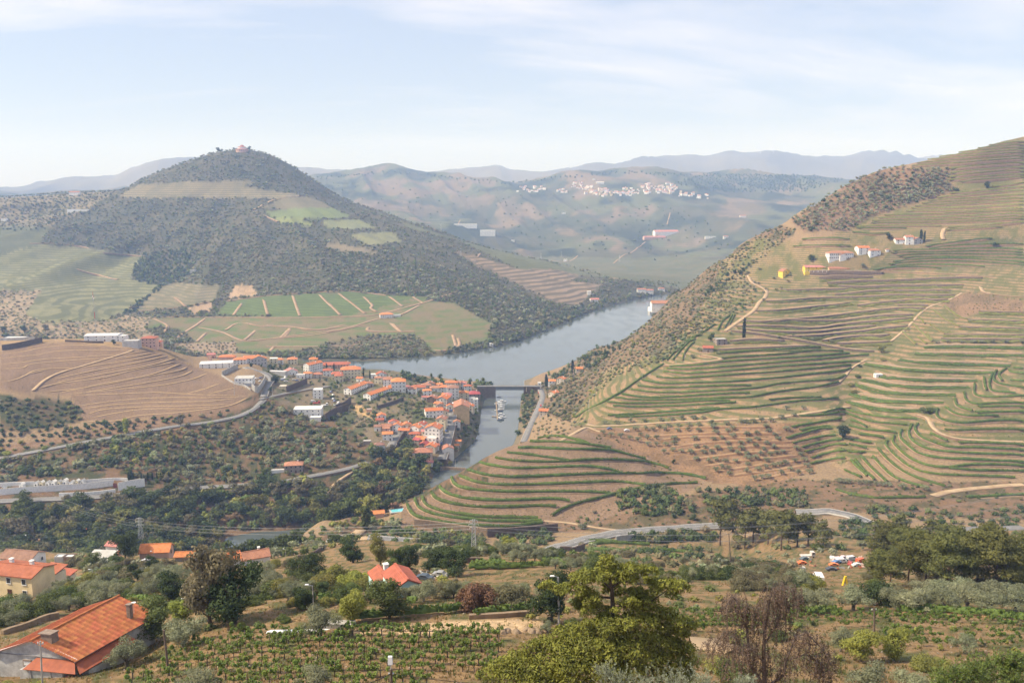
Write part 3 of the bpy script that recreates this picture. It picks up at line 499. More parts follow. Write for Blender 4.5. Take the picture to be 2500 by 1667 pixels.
def frame_line(pts):
    P = np.array([tuple(p) for p in pts]); t = np.gradient(P[:, :2], axis=0)
    k = np.ones(5)/5
    if len(P) > 6: t = np.stack([np.convolve(np.pad(t[:, i], 2, mode='edge'), k, 'valid') for i in (0, 1)], 1)
    t /= np.maximum(np.linalg.norm(t, axis=1), 1e-6)[:, None]; n = np.stack([t[:, 1], -t[:, 0]], 1)
    d = (H(P[:, 0] + 4*n[:, 0], P[:, 1] + 4*n[:, 1]) - H(P[:, 0] - 4*n[:, 0], P[:, 1] - 4*n[:, 1])).sum()
    return P, (n if d < 0 else -n)
def strip(cols):
    """cols: list of (n,3) arrays side by side -> verts, quads, column index of each quad"""
    n = len(cols[0]); k = len(cols); v = np.concatenate(cols); f = []; ci = []
    for c in range(k-1):
        a = np.arange(n-1) + c*n; f.append(np.stack([a, a+1, a+1+n, a+n], 1)); ci.append(np.full(n-1, c))
    return v, np.concatenate(f), np.concatenate(ci)
def terrace(txt, label, group, kind='hedge', w=2.4, y0=60, y1=2000, step=2.5, vines=True, vh=1.6, vw=.75, riser=None, bench=None, vmat=None, name='vine_terrace', cat='terrace', leafy=0.0, off=None, vgap=0.0, ex=0.0, extra=()):
    pts = drape(txt, y0, y1, step)
    if len(pts) < 4: return None
    P, n = frame_line(pts); m = len(P)
    tp = np.minimum(1, np.minimum(np.arange(m), np.arange(m)[::-1]) / 3.0 + .12)[:, None]
    A = P.copy(); A[:, :2] -= n*w*.5*tp; B = P.copy(); B[:, :2] += n*w*.5*tp
    zA = H(A[:, 0], A[:, 1]) + .06; k = np.ones(5)/5
    if m > 6: zA = np.convolve(np.pad(zA, 2, mode='edge'), k, 'valid')
    A[:, 2] = zA; B[:, 2] = zA - .05 + ex; Cc = B.copy(); C_off = (.25 + .10*w) if kind == 'hedge' else .15
    if ex: A[:, 2] += ex
    Cc[:, :2] += n*C_off; Cc[:, 2] = H(Cc[:, 0], Cc[:, 1]) - .5; Cc[:, 2] = np.minimum(Cc[:, 2], B[:, 2] - .25)
    jit = nrs.rand(m)*.3 - .15; B[:, :2] += n*jit[:, None]
    A0 = A.copy(); A0[:, :2] -= n*.4; A0[:, 2] = np.minimum(H(A0[:, 0], A0[:, 1]), A[:, 2]) - .4
    v, f, ci = strip([A0, A, B, Cc]); c0 = P[m//2].copy()
    root = thing(name, label, cat, tuple(c0), group=group)
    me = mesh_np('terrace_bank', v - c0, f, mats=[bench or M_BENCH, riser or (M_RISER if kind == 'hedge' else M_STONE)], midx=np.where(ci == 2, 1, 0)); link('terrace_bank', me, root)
    for o, vh, vw in ([((w*.12 if off is None else off), vh, vw)] + [(e, vh*.9, vw*.8) for e in extra] if vines else []):
        Q = P.copy(); Q[:, :2] += n*o; zb = zA.copy()
        if o > w*.5: zb = H(Q[:, 0], Q[:, 1])
        cs = [(-vw, .35), (-vw*.95, vh*.62), (-vw*.3, vh*.98), (vw*.35, vh), (vw*.95, vh*.6), (vw, .35)]; colsv = []
        hm_ = (1 + .3*fbm(Q[:, 0]/7, Q[:, 1]/7, 2))*np.where(nrs.rand(m) < vgap, .35, 1.0)
        for dx_, dz_ in cs:
            q = np.empty((m, 3)); j = (nrs.rand(m)-.5)*.34; q[:, :2] = Q[:, :2] + n*(dx_*hm_ + j)[:, None]; q[:, 2] = zb + dz_*hm_ + (nrs.rand(m)-.5)*.3*(dz_ > .5); colsv.append(q)
        vv, ff, _ = strip(colsv)
        if leafy > 0:
            L = float(np.sum(np.linalg.norm(np.diff(P[:, :2], axis=0), axis=1))); nl = int(L*leafy); t_ = nrs.rand(nl)*(m-1.001); i_ = t_.astype(int); fr = (t_-i_)[:, None]
            c_ = Q[i_]*(1-fr) + Q[i_+1]*fr; nn = n[i_]; side = (nrs.rand(nl)*2-1); c_[:, :2] += nn*(side*vw*1.05)[:, None]; c_[:, 2] = zb[i_] + .4 + (vh*1.08-.4)*np.sqrt(np.clip(1-side*side, 0, 1))*(.75+.4*nrs.rand(nl))
            a_ = nrs.randn(nl, 3); a_ /= np.linalg.norm(a_, axis=1)[:, None]; b_ = np.cross(a_, nrs.randn(nl, 3)); b_ /= np.linalg.norm(b_, axis=1)[:, None]; s_ = (.16 + .2*nrs.rand(nl))[:, None]
            lv = np.stack([c_-a_*s_, c_+b_*s_*.8, c_+a_*s_, c_-b_*s_*.8], 1).reshape(-1, 3); lf = np.arange(nl*4).reshape(-1, 4) + len(vv); vv = np.concatenate([vv, lv]); ff = np.concatenate([ff, lf])
        link('vine_row', mesh_np('vine_row', vv - c0, ff, vmat or M_VINE), root)
    return root
def rowset(rows_, place, group, **kw):
    for i, r in enumerate(rows_): terrace(r, '%s %s' % (ordinal(i), place), group, **kw)

RH = ['g1 1380,125 1500,105 1620,108 1720,130 1800,155 1870,180', 'g1 1310,155 1500,152 1700,162 1850,178 1980,200 2080,220',
 'g1 1195,215 1300,212 1500,222 1750,230 2000,236 2150,255 2250,280 2352,305 g2 690,1185', 'g1 1095,260 1250,275 1400,295 1550,315 1680,335',
 'g1 985,310 1100,330 1250,345 1450,352 1700,345 2000,330 2352,345 g2 720,1222 830,1245 920,1275', 'g1 835,360 950,385 1150,410 1350,410 1600,400 1800,395 1950,405 2100,430 2200,455',
 'g1 720,430 850,465 1000,490 1200,497 1450,487 1700,477 2000,465 2352,460 g2 800,1320 1000,1325 1150,1345 1270,1370', 'g1 640,485 750,530 850,555 1050,572 1300,570 1600,560 1850,548 2100,540 2250,545 2352,560 g2 690,1430',
 'g1 565,500 585,550 640,590 750,615 950,632 1200,640 1500,635 1800,638 2080,650', 'g1 450,590 500,640 600,680 750,707 950,720 1200,718 1450,706 1600,710 1690,722',
 'g1 370,640 420,700 520,740 700,772 900,785 1150,782 1350,772 1560,775', 'g1 290,690 310,745 380,790 520,830 700,860 900,878 1150,880 1390,888',
 'g1 215,710 250,780 340,830 500,870 700,895 900,915 1150,918 1420,915', 'g1 145,760 165,810 230,870 400,910 600,945 750,958 900,965 1150,962 1430,930']
rowset(RH, 'vine row from the top of the rounded hill above the river mouth', 'vine rows curving round the low rounded hill', w=3.4, y0=430, y1=640, step=1.5, vh=1.75, vw=.95, leafy=5)
terrace('g1 1510,865 1600,810 1750,750 1950,700 2100,660 2352,605 g2 750,1440 950,1420 1180,1410', 'straight vine row climbing slantwise along the lower right edge of the rounded hill', 'vine rows curving round the low rounded hill', w=2.6, y0=430, y1=640, step=1.5, vh=1.7, vw=.9, leafy=5)
MH = ['g2 1370,180 1960,137 g3 0,140 400,115', 'g2 1420,220 1960,185 g3 300,152 620,150', 'g2 920,300 1150,292 1450,255 1960,222 g3 350,200 680,172', 'g2 900,320 1100,330 1500,300 1960,262 g3 400,230 860,185',
 'g2 870,350 1100,370 1500,340 1960,302 g3 400,275 780,250', 'g2 800,400 950,415 1200,405 1600,375 1960,350 g3 400,315 690,285', 'g2 660,430 850,465 1100,460 1500,445 1960,408 g3 300,375 600,345 690,315',
 'g2 620,485 800,505 1100,500 1450,485 1700,480', 'g2 560,520 750,548 1000,550 1400,530 1750,505 1960,465 g3 300,440 550,420 640,382', 'g2 470,565 700,600 1000,590 1400,565 1690,550',
 'g2 400,595 600,620 1000,620 1500,600 1700,590 1850,560 2000,535 2352,490 g3 570,452', 'g2 330,640 500,655 900,650 1300,625 1500,630', 'g2 380,675 600,690 900,682 1200,667 1560,640', 'g2 330,770 600,755 900,735 1200,715 1400,700',
 'g2 400,782 700,778 1000,762 1250,738 1400,708 1700,690 2000,650 2200,625 2352,620 g3 570,600', 'g2 1870,620 2100,600 2352,592 g3 400,592']
rowset(MH, 'long vine row from the top on the slope below the stone hut', 'long vine rows below the stone hut', w=3.0, y0=600, y1=1000, step=2.0, vh=1.7, vw=.9, leafy=3)
terrace('g2 862,275 750,345 620,430 450,550 300,630 150,700 50,770 5,800', 'vine hedge running down the left edge of the long vine rows', 'edge hedges of the vineyard hill', w=2.4, y0=600, y1=1000, step=2, vh=1.8, vw=1.0)
EDGE = ['g2 890,245 1000,130 1050,80 1150,10', 'g2 950,240 1030,140 1100,70 1190,-10', 'g2 1045,240 1060,180 1100,120 1160,60', 'g4 20,1480 150,1380 300,1290 450,1190', 'g4 480,1260 540,1150 620,1090', 'g4 560,1230 610,1150 650,1080', 'g4 620,1190 680,1080']
rowset(EDGE, 'short vine row running downhill left of the stone hut', 'downhill vine rows beside the stone hut', w=1.6, y0=600, y1=1100, step=2, vh=1.6)
SGR = ['g3 420,745 500,720 620,705 700,730 800,755 1000,785 1150,795 1330,800', 'g3 200,772 400,765 560,745 650,750 780,795 900,830 1050,845 1240,855', 'g3 120,880 300,850 500,815 600,800', 'g3 700,815 800,850 850,880', 'g3 200,910 350,890 490,870', 'g3 70,990 250,940 400,900 520,885',
 'g3 130,1035 300,1000 450,970 550,950', 'g3 220,1075 400,1035 580,1000 610,995', 'g3 250,1120 400,1085 550,1050 650,1040', 'g3 310,1175 500,1125 640,1095', 'g3 300,1230 450,1200 640,1170', 'g3 680,860 750,885 850,905 1000,920 1130,930', 'g3 770,945 900,965 1010,980', 'g3 690,995 800,1020 900,1030', 'g3 680,1040 780,1065 850,1080', 'g3 660,1110 760,1125 830,1110']
rowset(SGR, 'vine row from the top in the hollow around the lone dark oak', 'vine rows in the hollow with the dark oak', w=2.4, y0=500, y1=900, step=2.0, vh=1.6, vw=.85, leafy=3)
LS = ['g3 1720,1030 2000,1035 2352,1050', 'g3 1345,840 1315,900 1380,980 1550,1050 1650,1075 1900,1080 2352,1100', 'g3 1285,850 1255,930 1290,1010 1400,1080 1550,1110 1800,1130 2352,1150', 'g3 1185,900 1175,980 1250,1060 1350,1130 1500,1170 1800,1190 2352,1215', 'g3 1115,960 1105,1030 1200,1130 1300,1200 1450,1250 1600,1265 1900,1240 2352,1250', 'g3 1630,1270 1900,1295 2352,1300',
 'g3 1050,1005 1035,1050 1120,1150 1250,1250 1400,1310 1600,1335 1850,1345 2260,1360', 'g3 960,1080 1020,1160 1150,1270 1300,1350 1450,1400 1600,1445', 'g3 910,1160 1000,1260 1100,1350 1250,1410 1450,1460', 'g3 790,1150 870,1240 960,1330 1050,1410', 'g3 740,1190 820,1290 930,1385', 'g3 700,1190 760,1260 860,1350', 'g3 640,1285 700,1320 800,1360', 'g3 560,1480 700,1520 900,1550 1050,1560 1400,1545', 'g3 1800,1555 2050,1540 2352,1525']
rowset(LS, 'vine row from the top on the sunlit fan of terraces below the track', 'vine rows on the fan below the track', w=3.0, y0=480, y1=900, step=1.8, vh=1.6, vw=.9, leafy=4)
LU = ['g3 2255,312 2352,320', 'g3 2185,318 2115,380 2150,440', 'g3 2215,335 2240,357 2352,365', 'g3 2220,430 2352,437', 'g3 2095,335 2065,420 2120,465 2250,490 2352,500', 'g3 2055,365 2025,460 2050,530 2150,545 2270,550', 'g3 1975,405 1982,480 2000,530', 'g3 1885,465 1885,560 1960,590 2150,590 2352,575', 'g3 1785,545 1805,620 1890,660 2050,650 2352,650', 'g3 1910,685 2352,682', 'g3 1695,605 1725,680 1860,725', 'g3 1885,738 2000,740 2352,735', 'g3 1605,690 1700,750 1850,775 2100,770', 'g3 1530,705 1525,770 1600,820 1750,845 1900,835 2150,820 2352,825', 'g3 1590,900 1700,915 1850,910 2100,905 2352,910', 'g3 1460,940 1550,985 1620,1010']
rowset(LU, 'vine row from the top on the sunlit spur above the track', 'vine rows on the spur above the track', w=3.0, y0=500, y1=1000, step=1.8, vh=1.6, vw=.9, leafy=4)
SW = ['g3 1385,97 1700,87 2352,97', 'g3 1320,155 1480,160 2352,175', 'g3 1190,220 1410,242 2230,267', 'g3 850,255 1010,275 1350,320 2080,337', 'g3 1000,365 1280,405 1890,417', 'g3 840,400 980,425 1220,470 1800,482', 'g3 770,450 940,490 1180,537 1690,552', 'g3 700,545 930,582 1130,612 1590,627', 'g3 700,622 900,660 1070,690 1370,702']
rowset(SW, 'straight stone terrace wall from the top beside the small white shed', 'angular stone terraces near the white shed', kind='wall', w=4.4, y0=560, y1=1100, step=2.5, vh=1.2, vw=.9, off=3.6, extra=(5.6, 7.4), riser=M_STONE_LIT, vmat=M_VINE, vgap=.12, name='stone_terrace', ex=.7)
UW = ['g5 0,655 300,650 620,648', 'g5 90,715 300,705 500,692 700,690 1000,680 1300,665 1600,655 1880,655', 'g4 1200,790 1400,795 1600,790 1980,785', 'g5 210,745 400,760 620,760 800,747 1100,745 1400,740 1660,738', 'g5 180,850 400,830 600,807 850,802 1100,805 1350,800 1510,800',
 'g4 1040,925 1250,915 1500,895 1700,885 2000,880 2352,865 g5 900,850 1200,860 1560,855', 'g4 920,1035 1150,1030 1400,1010 1600,985 1850,960 2000,940', 'g5 440,975 600,950 900,920 1200,900 1300,910 1480,905', 'g5 900,970 1100,965 1250,975', 'g4 810,1150 1000,1160 1200,1140 1500,1120 1800,1090 2000,1060 2200,1040 2352,1020 g5 1000,1000 1220,1010',
 'g4 1100,1165 1300,1142 1560,1150 1900,1145 2100,1120 2352,1090 g5 1080,1080', 'g4 690,1215 900,1207 1200,1215 1500,1235 1700,1225 1850,1200 2100,1170 2352,1150 g5 800,1140 1070,1115', 'g4 740,1240 1000,1265 1300,1280 1680,1270 1900,1240 2300,1205', 'g4 1250,1330 1600,1320 1900,1290 2200,1260 2352,1235 g5 1020,1210', 'g4 1680,1380 1900,1342 2100,1322 2352,1320 g5 820,1305', 'g4 1850,1410 2352,1395 g5 810,1385', 'g4 620,1380 900,1362 1250,1380', 'g4 480,1480 850,1465 1200,1450 1540,1440']
rowset(UW, 'dark stone terrace wall from the top on the slope below the estate houses', 'dark stone terraces below the estate houses', kind='wall', w=4.8, y0=600, y1=1200, step=3.0, vh=1.1, vw=.8, off=4.0, extra=(6.4, 8.8), vmat=M_VINE_P, vgap=.2, name='stone_terrace', ex=1.3)  # faces turned from the sun, their shade painted into the stone colour
terrace('g4 630,1265 900,1295 1200,1342 1500,1392 1700,1432 2000,1482 2280,1502', 'long dark stone wall slanting down across the slope right of the stone hut', 'dark stone terraces below the estate houses', kind='wall', w=3.4, y0=600, y1=1200, step=3, vines=False, name='stone_terrace', bench=M_PATH, ex=1.6)
terrace('g4 1480,592 1800,600 2352,600 g5 700,600', 'dark stone wall holding the terrace of the long yellow house', 'dark stone terraces below the estate houses', kind='wall', w=5.0, y0=600, y1=1300, step=3, vines=False, name='stone_terrace', ex=1.0)
VR = ['g5 1700,1130 2000,1140 2352,1150', 'g5 1600,1215 2000,1225 2352,1235', 'g5 1430,1300 1900,1305 2352,1310', 'g5 1400,1350 1900,1355 2352,1360', 'g5 1830,1035 2100,1045 2352,1050']
rowset(VR, 'stone terrace wall from the top above the row of olive trees', 'stone terraces above the row of olives', kind='wall', w=4.0, y0=600, y1=1200, step=3, vh=1.1, vw=.8, off=3.6, extra=(6.0, 8.4), vmat=M_VINE_P, vgap=.2, name='stone_terrace', ex=.7)
RAD = ['g5 1440,970 1520,1040 1620,1110 1700,1130', 'g5 1310,1020 1420,1110 1540,1180 1620,1215', 'g5 1280,1190 1400,1270 1480,1295', 'g5 1140,1100 1180,1140 1215,1185', 'g5 1080,1180 1180,1280 1300,1390', 'g5 960,1270 1040,1350 1120,1420', 'g5 1130,1330 1190,1380 1240,1420', 'g5 1240,1290 1310,1380']
rowset(RAD, 'pale vine row running downhill beside the gully wall', 'downhill vine rows beside the gully', w=1.8, y0=600, y1=1200, step=2.5, vmat=M_VINE_P, vh=1.3)
TP = ['g6 1950,265 2150,245 2352,225', 'g6 1820,300 2100,280 2352,262', 'g6 1600,342 1900,325 2352,295', 'g6 1380,392 1700,370 2352,325', 'g6 1250,427 1700,402 2352,355', 'g6 1120,472 1500,450 2000,425 2352,390', 'g6 1060,502 1500,485 2000,450 2352,425', 'g6 1500,540 2000,500 2352,475', 'g6 1510,590 1900,560 2352,520', 'g6 1490,640 1800,600 2352,560', 'g6 1480,670 1900,640 2352,600', 'g6 1620,690 2000,660 2352,630', 'g6 1990,740 2352,690', 'g6 1500,820 1900,790 2352,740', 'g6 1350,870 1800,830 2352,780', 'g6 1250,905 1700,880 2352,830', 'g6 1180,935 1700,910 2352,870', 'g6 1100,965 1700,940 2352,905', 'g6 1060,990 1700,985 2352,940', 'g6 1000,1020 1700,1020 2352,985', 'g6 750,1070 1300,1060 1800,1040 2352,1015', 'g6 680,1100 1300,1095 2352,1050', 'g6 610,1135 1200,1130 1800,1110 2352,1080', 'g6 600,1160 1300,1160 1800,1140 2352,1110', 'g6 430,1200 1000,1190 1400,1190', 'g6 1480,1215 1900,1190 2352,1150', 'g6 1450,1240 1800,1220 2100,1200']
rowset(TP, 'vine row from the top on the high slope under the skyline', 'vine rows on the high slope under the skyline', w=3.4, y0=800, y1=1400, step=4, vh=1.7, vw=1.0, vmat=M_VINE_P)
RM = ['g5 1220,300 1500,265 1800,225 1980,205', 'g5 1260,330 1500,300 2000,280 2352,270', 'g5 850,350 1200,345 1800,330 2352,330', 'g5 830,375 1300,375 1800,360 2352,365', 'g5 900,410 1300,395 1900,395 2352,395', 'g5 960,430 1500,425 2000,430 2352,430', 'g5 850,480 1200,450 1600,440 2000,460 2352,480', 'g5 800,510 1200,480 1700,475 2352,510', 'g5 760,545 1100,515 1600,515 1900,530', 'g5 620,572 1000,540 1400,547', 'g4 1450,220 1700,205 2000,215', 'g4 1350,300 1700,290 2000,290', 'g5 0,290 250,300', 'g5 430,85 700,95 1000,85', 'g5 380,130 600,160 800,140']
rowset(RM, 'vine row from the top on the slope around the white estate houses', 'vine rows around the white estate houses', w=3.2, y0=700, y1=1400, step=4, vh=1.7, vw=1.0)
GV = ['g2 760,882 1300,872 1900,870', 'g2 560,962 1300,932 2000,932', 'g2 620,1012 1200,962 1900,992', 'g2 900,1062 1400,1012 2100,1012', 'g2 900,1122 1500,1062 2100,1062', 'g2 1100,1182 1600,1122 2100,1092', 'g2 1250,1242 1700,1182 2150,1142', 'g2 1330,1302 1800,1232 2200,1192', 'g2 1450,1342 1900,1282 2250,1232', 'g2 1700,1387 2000,1322 2280,1272']
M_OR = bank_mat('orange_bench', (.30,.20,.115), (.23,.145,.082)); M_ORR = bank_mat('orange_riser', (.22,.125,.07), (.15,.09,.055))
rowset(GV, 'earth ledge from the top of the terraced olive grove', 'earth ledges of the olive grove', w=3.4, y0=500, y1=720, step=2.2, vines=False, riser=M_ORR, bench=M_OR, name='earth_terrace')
BH = ['q4 300,160 450,148 700,175 900,198', 'q4 0,232 150,217 300,187 500,172 700,182', 'q4 0,262 250,237 400,212 600,207 900,207', 'q4 0,302 130,292 300,267 500,257 800,237 1000,212', 'q4 0,332 150,327 200,302 350,287 600,267 850,257 1050,222', 'q4 150,390 230,347 330,332 520,327', 'q4 0,422 100,407 200,367 330,335', 'q4 520,327 700,302 900,272 1100,232', 'q4 370,402 650,342 900,297 1130,247', 'q4 350,442 430,417 700,367 1000,312 1180,262', 'q4 250,467 400,432 700,392 900,342 1190,287', 'q4 400,497 700,432 1000,377 1220,302', 'q4 300,492 600,457 900,402 1200,347 1260,322', 'q4 540,497 900,442 1200,387 1300,347', 'q4 480,502 800,472 1100,442 1300,402 1400,362', 'q4 500,512 800,502 1050,492 1250,502 1500,512 1670,517', 'q4 1250,502 1400,462 1480,432', 'q4 1400,502 1500,482 1600,457', 'q4 530,582 800,547 1100,527 1400,527 1670,522', 'q4 560,602 800,572 1100,557 1400,552 1600,532', 'q4 590,642 700,607 1000,587 1300,582 1550,572', 'q4 620,662 900,612 1100,602 1300,602 1480,582', 'q4 540,692 800,682 900,652 1150,632 1350,612 1550,582 1680,524']
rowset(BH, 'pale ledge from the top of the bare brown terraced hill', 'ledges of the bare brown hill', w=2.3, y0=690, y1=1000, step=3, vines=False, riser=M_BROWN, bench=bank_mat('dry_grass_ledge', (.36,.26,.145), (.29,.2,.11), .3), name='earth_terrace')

# ------------------------------------------------------------------ roads and tracks
M_ASPH = mat('old_asphalt', (.20,.195,.19), rough=.9, col2=(.15,.148,.145), scale=.4, bump=.1); M_EDGE = mat('road_edge_line', (.62,.62,.6), rough=.8, var=.1); M_KERB = mat('concrete_kerb', (.42,.40,.37), rough=.9, var=.15, scale=1.5)
def ribbon_mesh(pts, w, lift, off=0.0, flat=True):
    P, n = frame_line(pts); m = len(P); a = P.copy(); b = P.copy(); a[:, :2] += n*(off - w/2); b[:, :2] += n*(off + w/2)
    zc = np.maximum(H(P[:, 0], P[:, 1]), np.maximum(H(a[:, 0], a[:, 1]), H(b[:, 0], b[:, 1]))*.5 + H(P[:, 0], P[:, 1])*.5) if flat else None
    k = np.ones(7)/7; zc = np.convolve(np.pad(zc, 3, mode='edge'), k, 'valid') if m > 8 else zc
    return P, n, zc
ROADP = []
def road(txt, w, material, name='road', lift=.25, y0=60, y1=3000, step=4.0, kerb=False, lines=False, skirt=True, label=None, sm=6):
    pts = drape(txt, y0, y1, step, sm)
    if len(pts) < 3: return None
    P, n, zc = ribbon_mesh(pts, w, lift); z = zc + lift; ROADP.append(np.column_stack([P[:, :2], np.full(len(P), w)]))
    def col(o, dz=0.0): q = np.empty((len(P), 3)); q[:, :2] = P[:, :2] + n*o; q[:, 2] = z + dz; return q
    outs = [col(-w/2 - .5, -2.2), col(-w/2), col(w/2), col(w/2 + .6, -3.0)]
    v, f, ci = strip(outs); o = link(name, mesh_np(name, v, f, mats=[material, M_RISER], midx=np.where(ci == 1, 0, 1)), kind='structure')
    if label: o['label'] = label
    if lines:
        mb = []
        for off_, ww, dash in ((-w/2 + .25, .18, 0), (w/2 - .25, .18, 0), (0, .15, 1)):
            v, f, ci = strip([col(off_ - ww/2, .012), col(off_ + ww/2, .012)]); f = f[::2] if dash else f
            link('road_marking', mesh_np('road_marking', v, f, M_EDGE), o)
    if kerb:
        for s_ in (-1, 1):
            v, f, ci = strip([col(s_*(w/2), .0), col(s_*(w/2), .14), col(s_*(w/2 + .35), .14), col(s_*(w/2 + .35), -.6)]); link('kerb', mesh_np('kerb', v, f, M_KERB), o)
    return o
road('C 380,535 480,500 640,450 800,402 1030,355 1300,327 1600,307 1860,290 D -20,285', 7.0, M_ASPH, lines=True, y0=370, y1=600, step=3, lift=1.1, kerb=True)
road('D 480,190 640,178 780,180 920,210 1070,262', 7.0, M_ASPH, lines=True, y0=370, y1=600, step=3, lift=1.1, kerb=True)
road('D 1760,322 2000,312 2350,305', 6.0, M_ASPH, y0=370, y1=600, step=3, lift=.4)
road('B 1440,537 1300,522 1160,514 1000,500', 7.0, M_ASPH, lines=True, y0=380, y1=600, step=3, lift=.4, kerb=True)
road('B 830,490 760,478 715,455 705,425 735,392 790,370', 6.5, M_ASPH, lines=True, y0=390, y1=560, step=2, lift=.5, kerb=True)
road('B 1010,490 940,445 870,405 900,355 945,322', 6.0, M_PATH, name='track', y0=390, y1=620, step=2, lift=.3)
road('q4 -30,945 300,882 560,832 870,777 1150,727 1400,697 1600,657 1720,602 1780,545', 5.0, M_ASPH, y0=560, y1=1000, step=4, lift=.4, kerb=True)
road('E 1070,790 1180,760 1400,715 1700,655 2060,600', 5.5, M_ASPH, y0=600, y1=1100, step=4, lift=.4)
road('E 1130,760 1160,660 1200,570 1235,520 1150,430 1000,370 860,330', 6.0, M_ASPH, y0=700, y1=1100, step=4, lift=.4, kerb=True)
road('q4 1700,1117 1870,1102 2060,1067 2340,1012 q5 690,965', 5.0, M_ASPH, y0=540, y1=900, step=3, lift=.4, kerb=True)
road('q4 -30,1230 400,1212 700,1197 980,1165 1400,1137 1700,1117', 6.0, M_ASPH, y0=540, y1=900, step=4, lift=.4, kerb=True)
road('F 1490,1440 1550,1230 1610,1000 1640,800 1650,620', 9.0, M_ASPH, name='street', y0=650, y1=1000, step=4, lift=.5, kerb=True)
road('F 770,1260 850,1110 950,1000 1050,930', 7.0, M_ASPH, name='street', y0=650, y1=1000, step=3, lift=.5, kerb=True)
road('q5 1740,835 1800,700 1850,590 1870,520 1850,470', 6.5, M_ASPH, name='street', y0=680, y1=1100, step=5, lift=.5, kerb=True)
road('F 1880,1480 1960,1330 2050,1150 2130,1000 2180,860 2170,800', 5.0, M_KERB, name='quay', y0=660, y1=1000, step=4, lift=1.6)
for i, (t_, w_, a, b, lift) in enumerate([
 ('g2 120,852 280,862 600,847 1000,822 1500,802 1900,787 2352,722 g3 680,680', 4.0, 560, 900, .3), ('g3 1330,757 1430,785 1475,865 1550,930 1700,985 2000,1005 2352,1020', 3.6, 500, 900, .3), ('g3 1480,1530 1700,1480 2000,1450 2352,1420', 5.0, 450, 800, .3),
 ('g4 560,1270 650,1200 780,1110 900,1020 960,930 1020,880 1040,800 960,750 870,700 830,620', 4.2, 700, 1300, .3), ('g5 700,580 1000,587 1500,607 2000,640', 3.0, 700, 1300, .3), ('g5 1850,750 1900,820 2100,850 2352,870', 3.5, 600, 1200, .3), ('g2 870,285 1050,270 1250,245 1420,225 1300,190 1220,180', 4.5, 600, 1000, .2),
 ('g5 820,1385 1000,1230 1220,1010 1480,910 1650,820', 2.6, 600, 1200, .3), ('q4 222,482 300,412 400,362 600,302 800,242 900,207', 3.2, 690, 1000, .3), ('C 430,240 600,255 800,285 1000,312 1180,325', 2.5, 400, 600, .25), ('q5 400,1190 450,1120 560,1040 690,980', 3.0, 560, 800, .2), ('g1 1600,145 1750,60 1850,20 2000,60', 3.0, 500, 800, .3), ('g3 575,450 640,385 700,310 840,225', 2.4, 600, 1000, .3), ('g5 1430,220 1410,150 1450,60', 5.0, 800, 1400, .2),
 ('C 1640,1265 1800,1275 1960,1320', 3.5, 70, 200, .1), ('A 430,650 520,680 620,730 660,760', 5.0, 200, 400, .15), ('q1 1710,592 1850,520 2060,490', 6.0, 1700, 2780, .5), ('q1 1760,607 1810,640 1880,670', 6.0, 1700, 2780, .5), ('q1 200,815 400,815 620,850 720,880 980,900', 6.0, 1300, 2700, .5), ('q1 490,960 560,1005 800,1060', 6.0, 1300, 2700, .5)]):
    road(t_, w_, M_PATH, name='track', y0=a, y1=b, step=3 if a < 1000 else 10, lift=lift)
M_FPATH = bank_mat('far_path_earth', (.33,.235,.155), (.25,.175,.115), .1)
for t_ in ['q1 1575,1302 1635,1215', 'q1 1780,1190 1812,1310', 'q1 1975,1160 2025,1305', 'q1 2150,1150 2300,1300', 'q2 70,1145 255,1290', 'q2 0,1210 85,1300', 'q2 240,1170 300,1230 290,1250 330,1275', 'q2 415,1170 505,1240', 'q2 575,1175 650,1220', 'q1 1530,1205 1800,1167 2100,1147 2351,1135 q2 400,1165', 'q1 1030,1312 1400,1312 2000,1316 2351,1306 q2 0,1310 300,1300 500,1252 640,1217 880,1137',
 'q2 0,1415 200,1365 350,1320 480,1300 620,1232', 'q1 1170,1475 1390,1317', 'q1 1340,1380 1500,1412 1640,1470 1800,1460 2351,1387', 'q1 1520,1402 1620,1347 1760,1372 1950,1372 2100,1397 2351,1372', 'q5 0,40 200,52 380,72 560,22', 'q5 0,132 250,112 450,82 700,27', 'q5 700,40 702,80 1000,82', 'q5 1260,105 1282,180', 'q5 1290,110 1300,180 1200,212 1130,202', 'q5 0,182 350,182', 'q1 1040,1320 1130,1370 1100,1420', 'q1 1180,1180 1250,1240', 'q1 880,1275 1250,1240 1450,1200', 'q2 440,1355 500,1415', 'q5 100,120 160,60', 'q5 840,25 900,80', 'q4 1330,150 1395,85', 'q4 1820,215 1850,185', 'q4 1920,120 1960,65', 'q4 1650,140 1740,60', 'q2 880,690 890,665 900,655', 'q2 1480,925 1620,938 1700,890', 'q2 1930,950 2000,892 2060,870 2150,800', 'q2 1010,910 1030,880', 'q2 2290,690 2315,600']:
    road(t_, 5.0, M_FPATH, name='track', y0=1150, y1=5200, step=8, lift=.4)

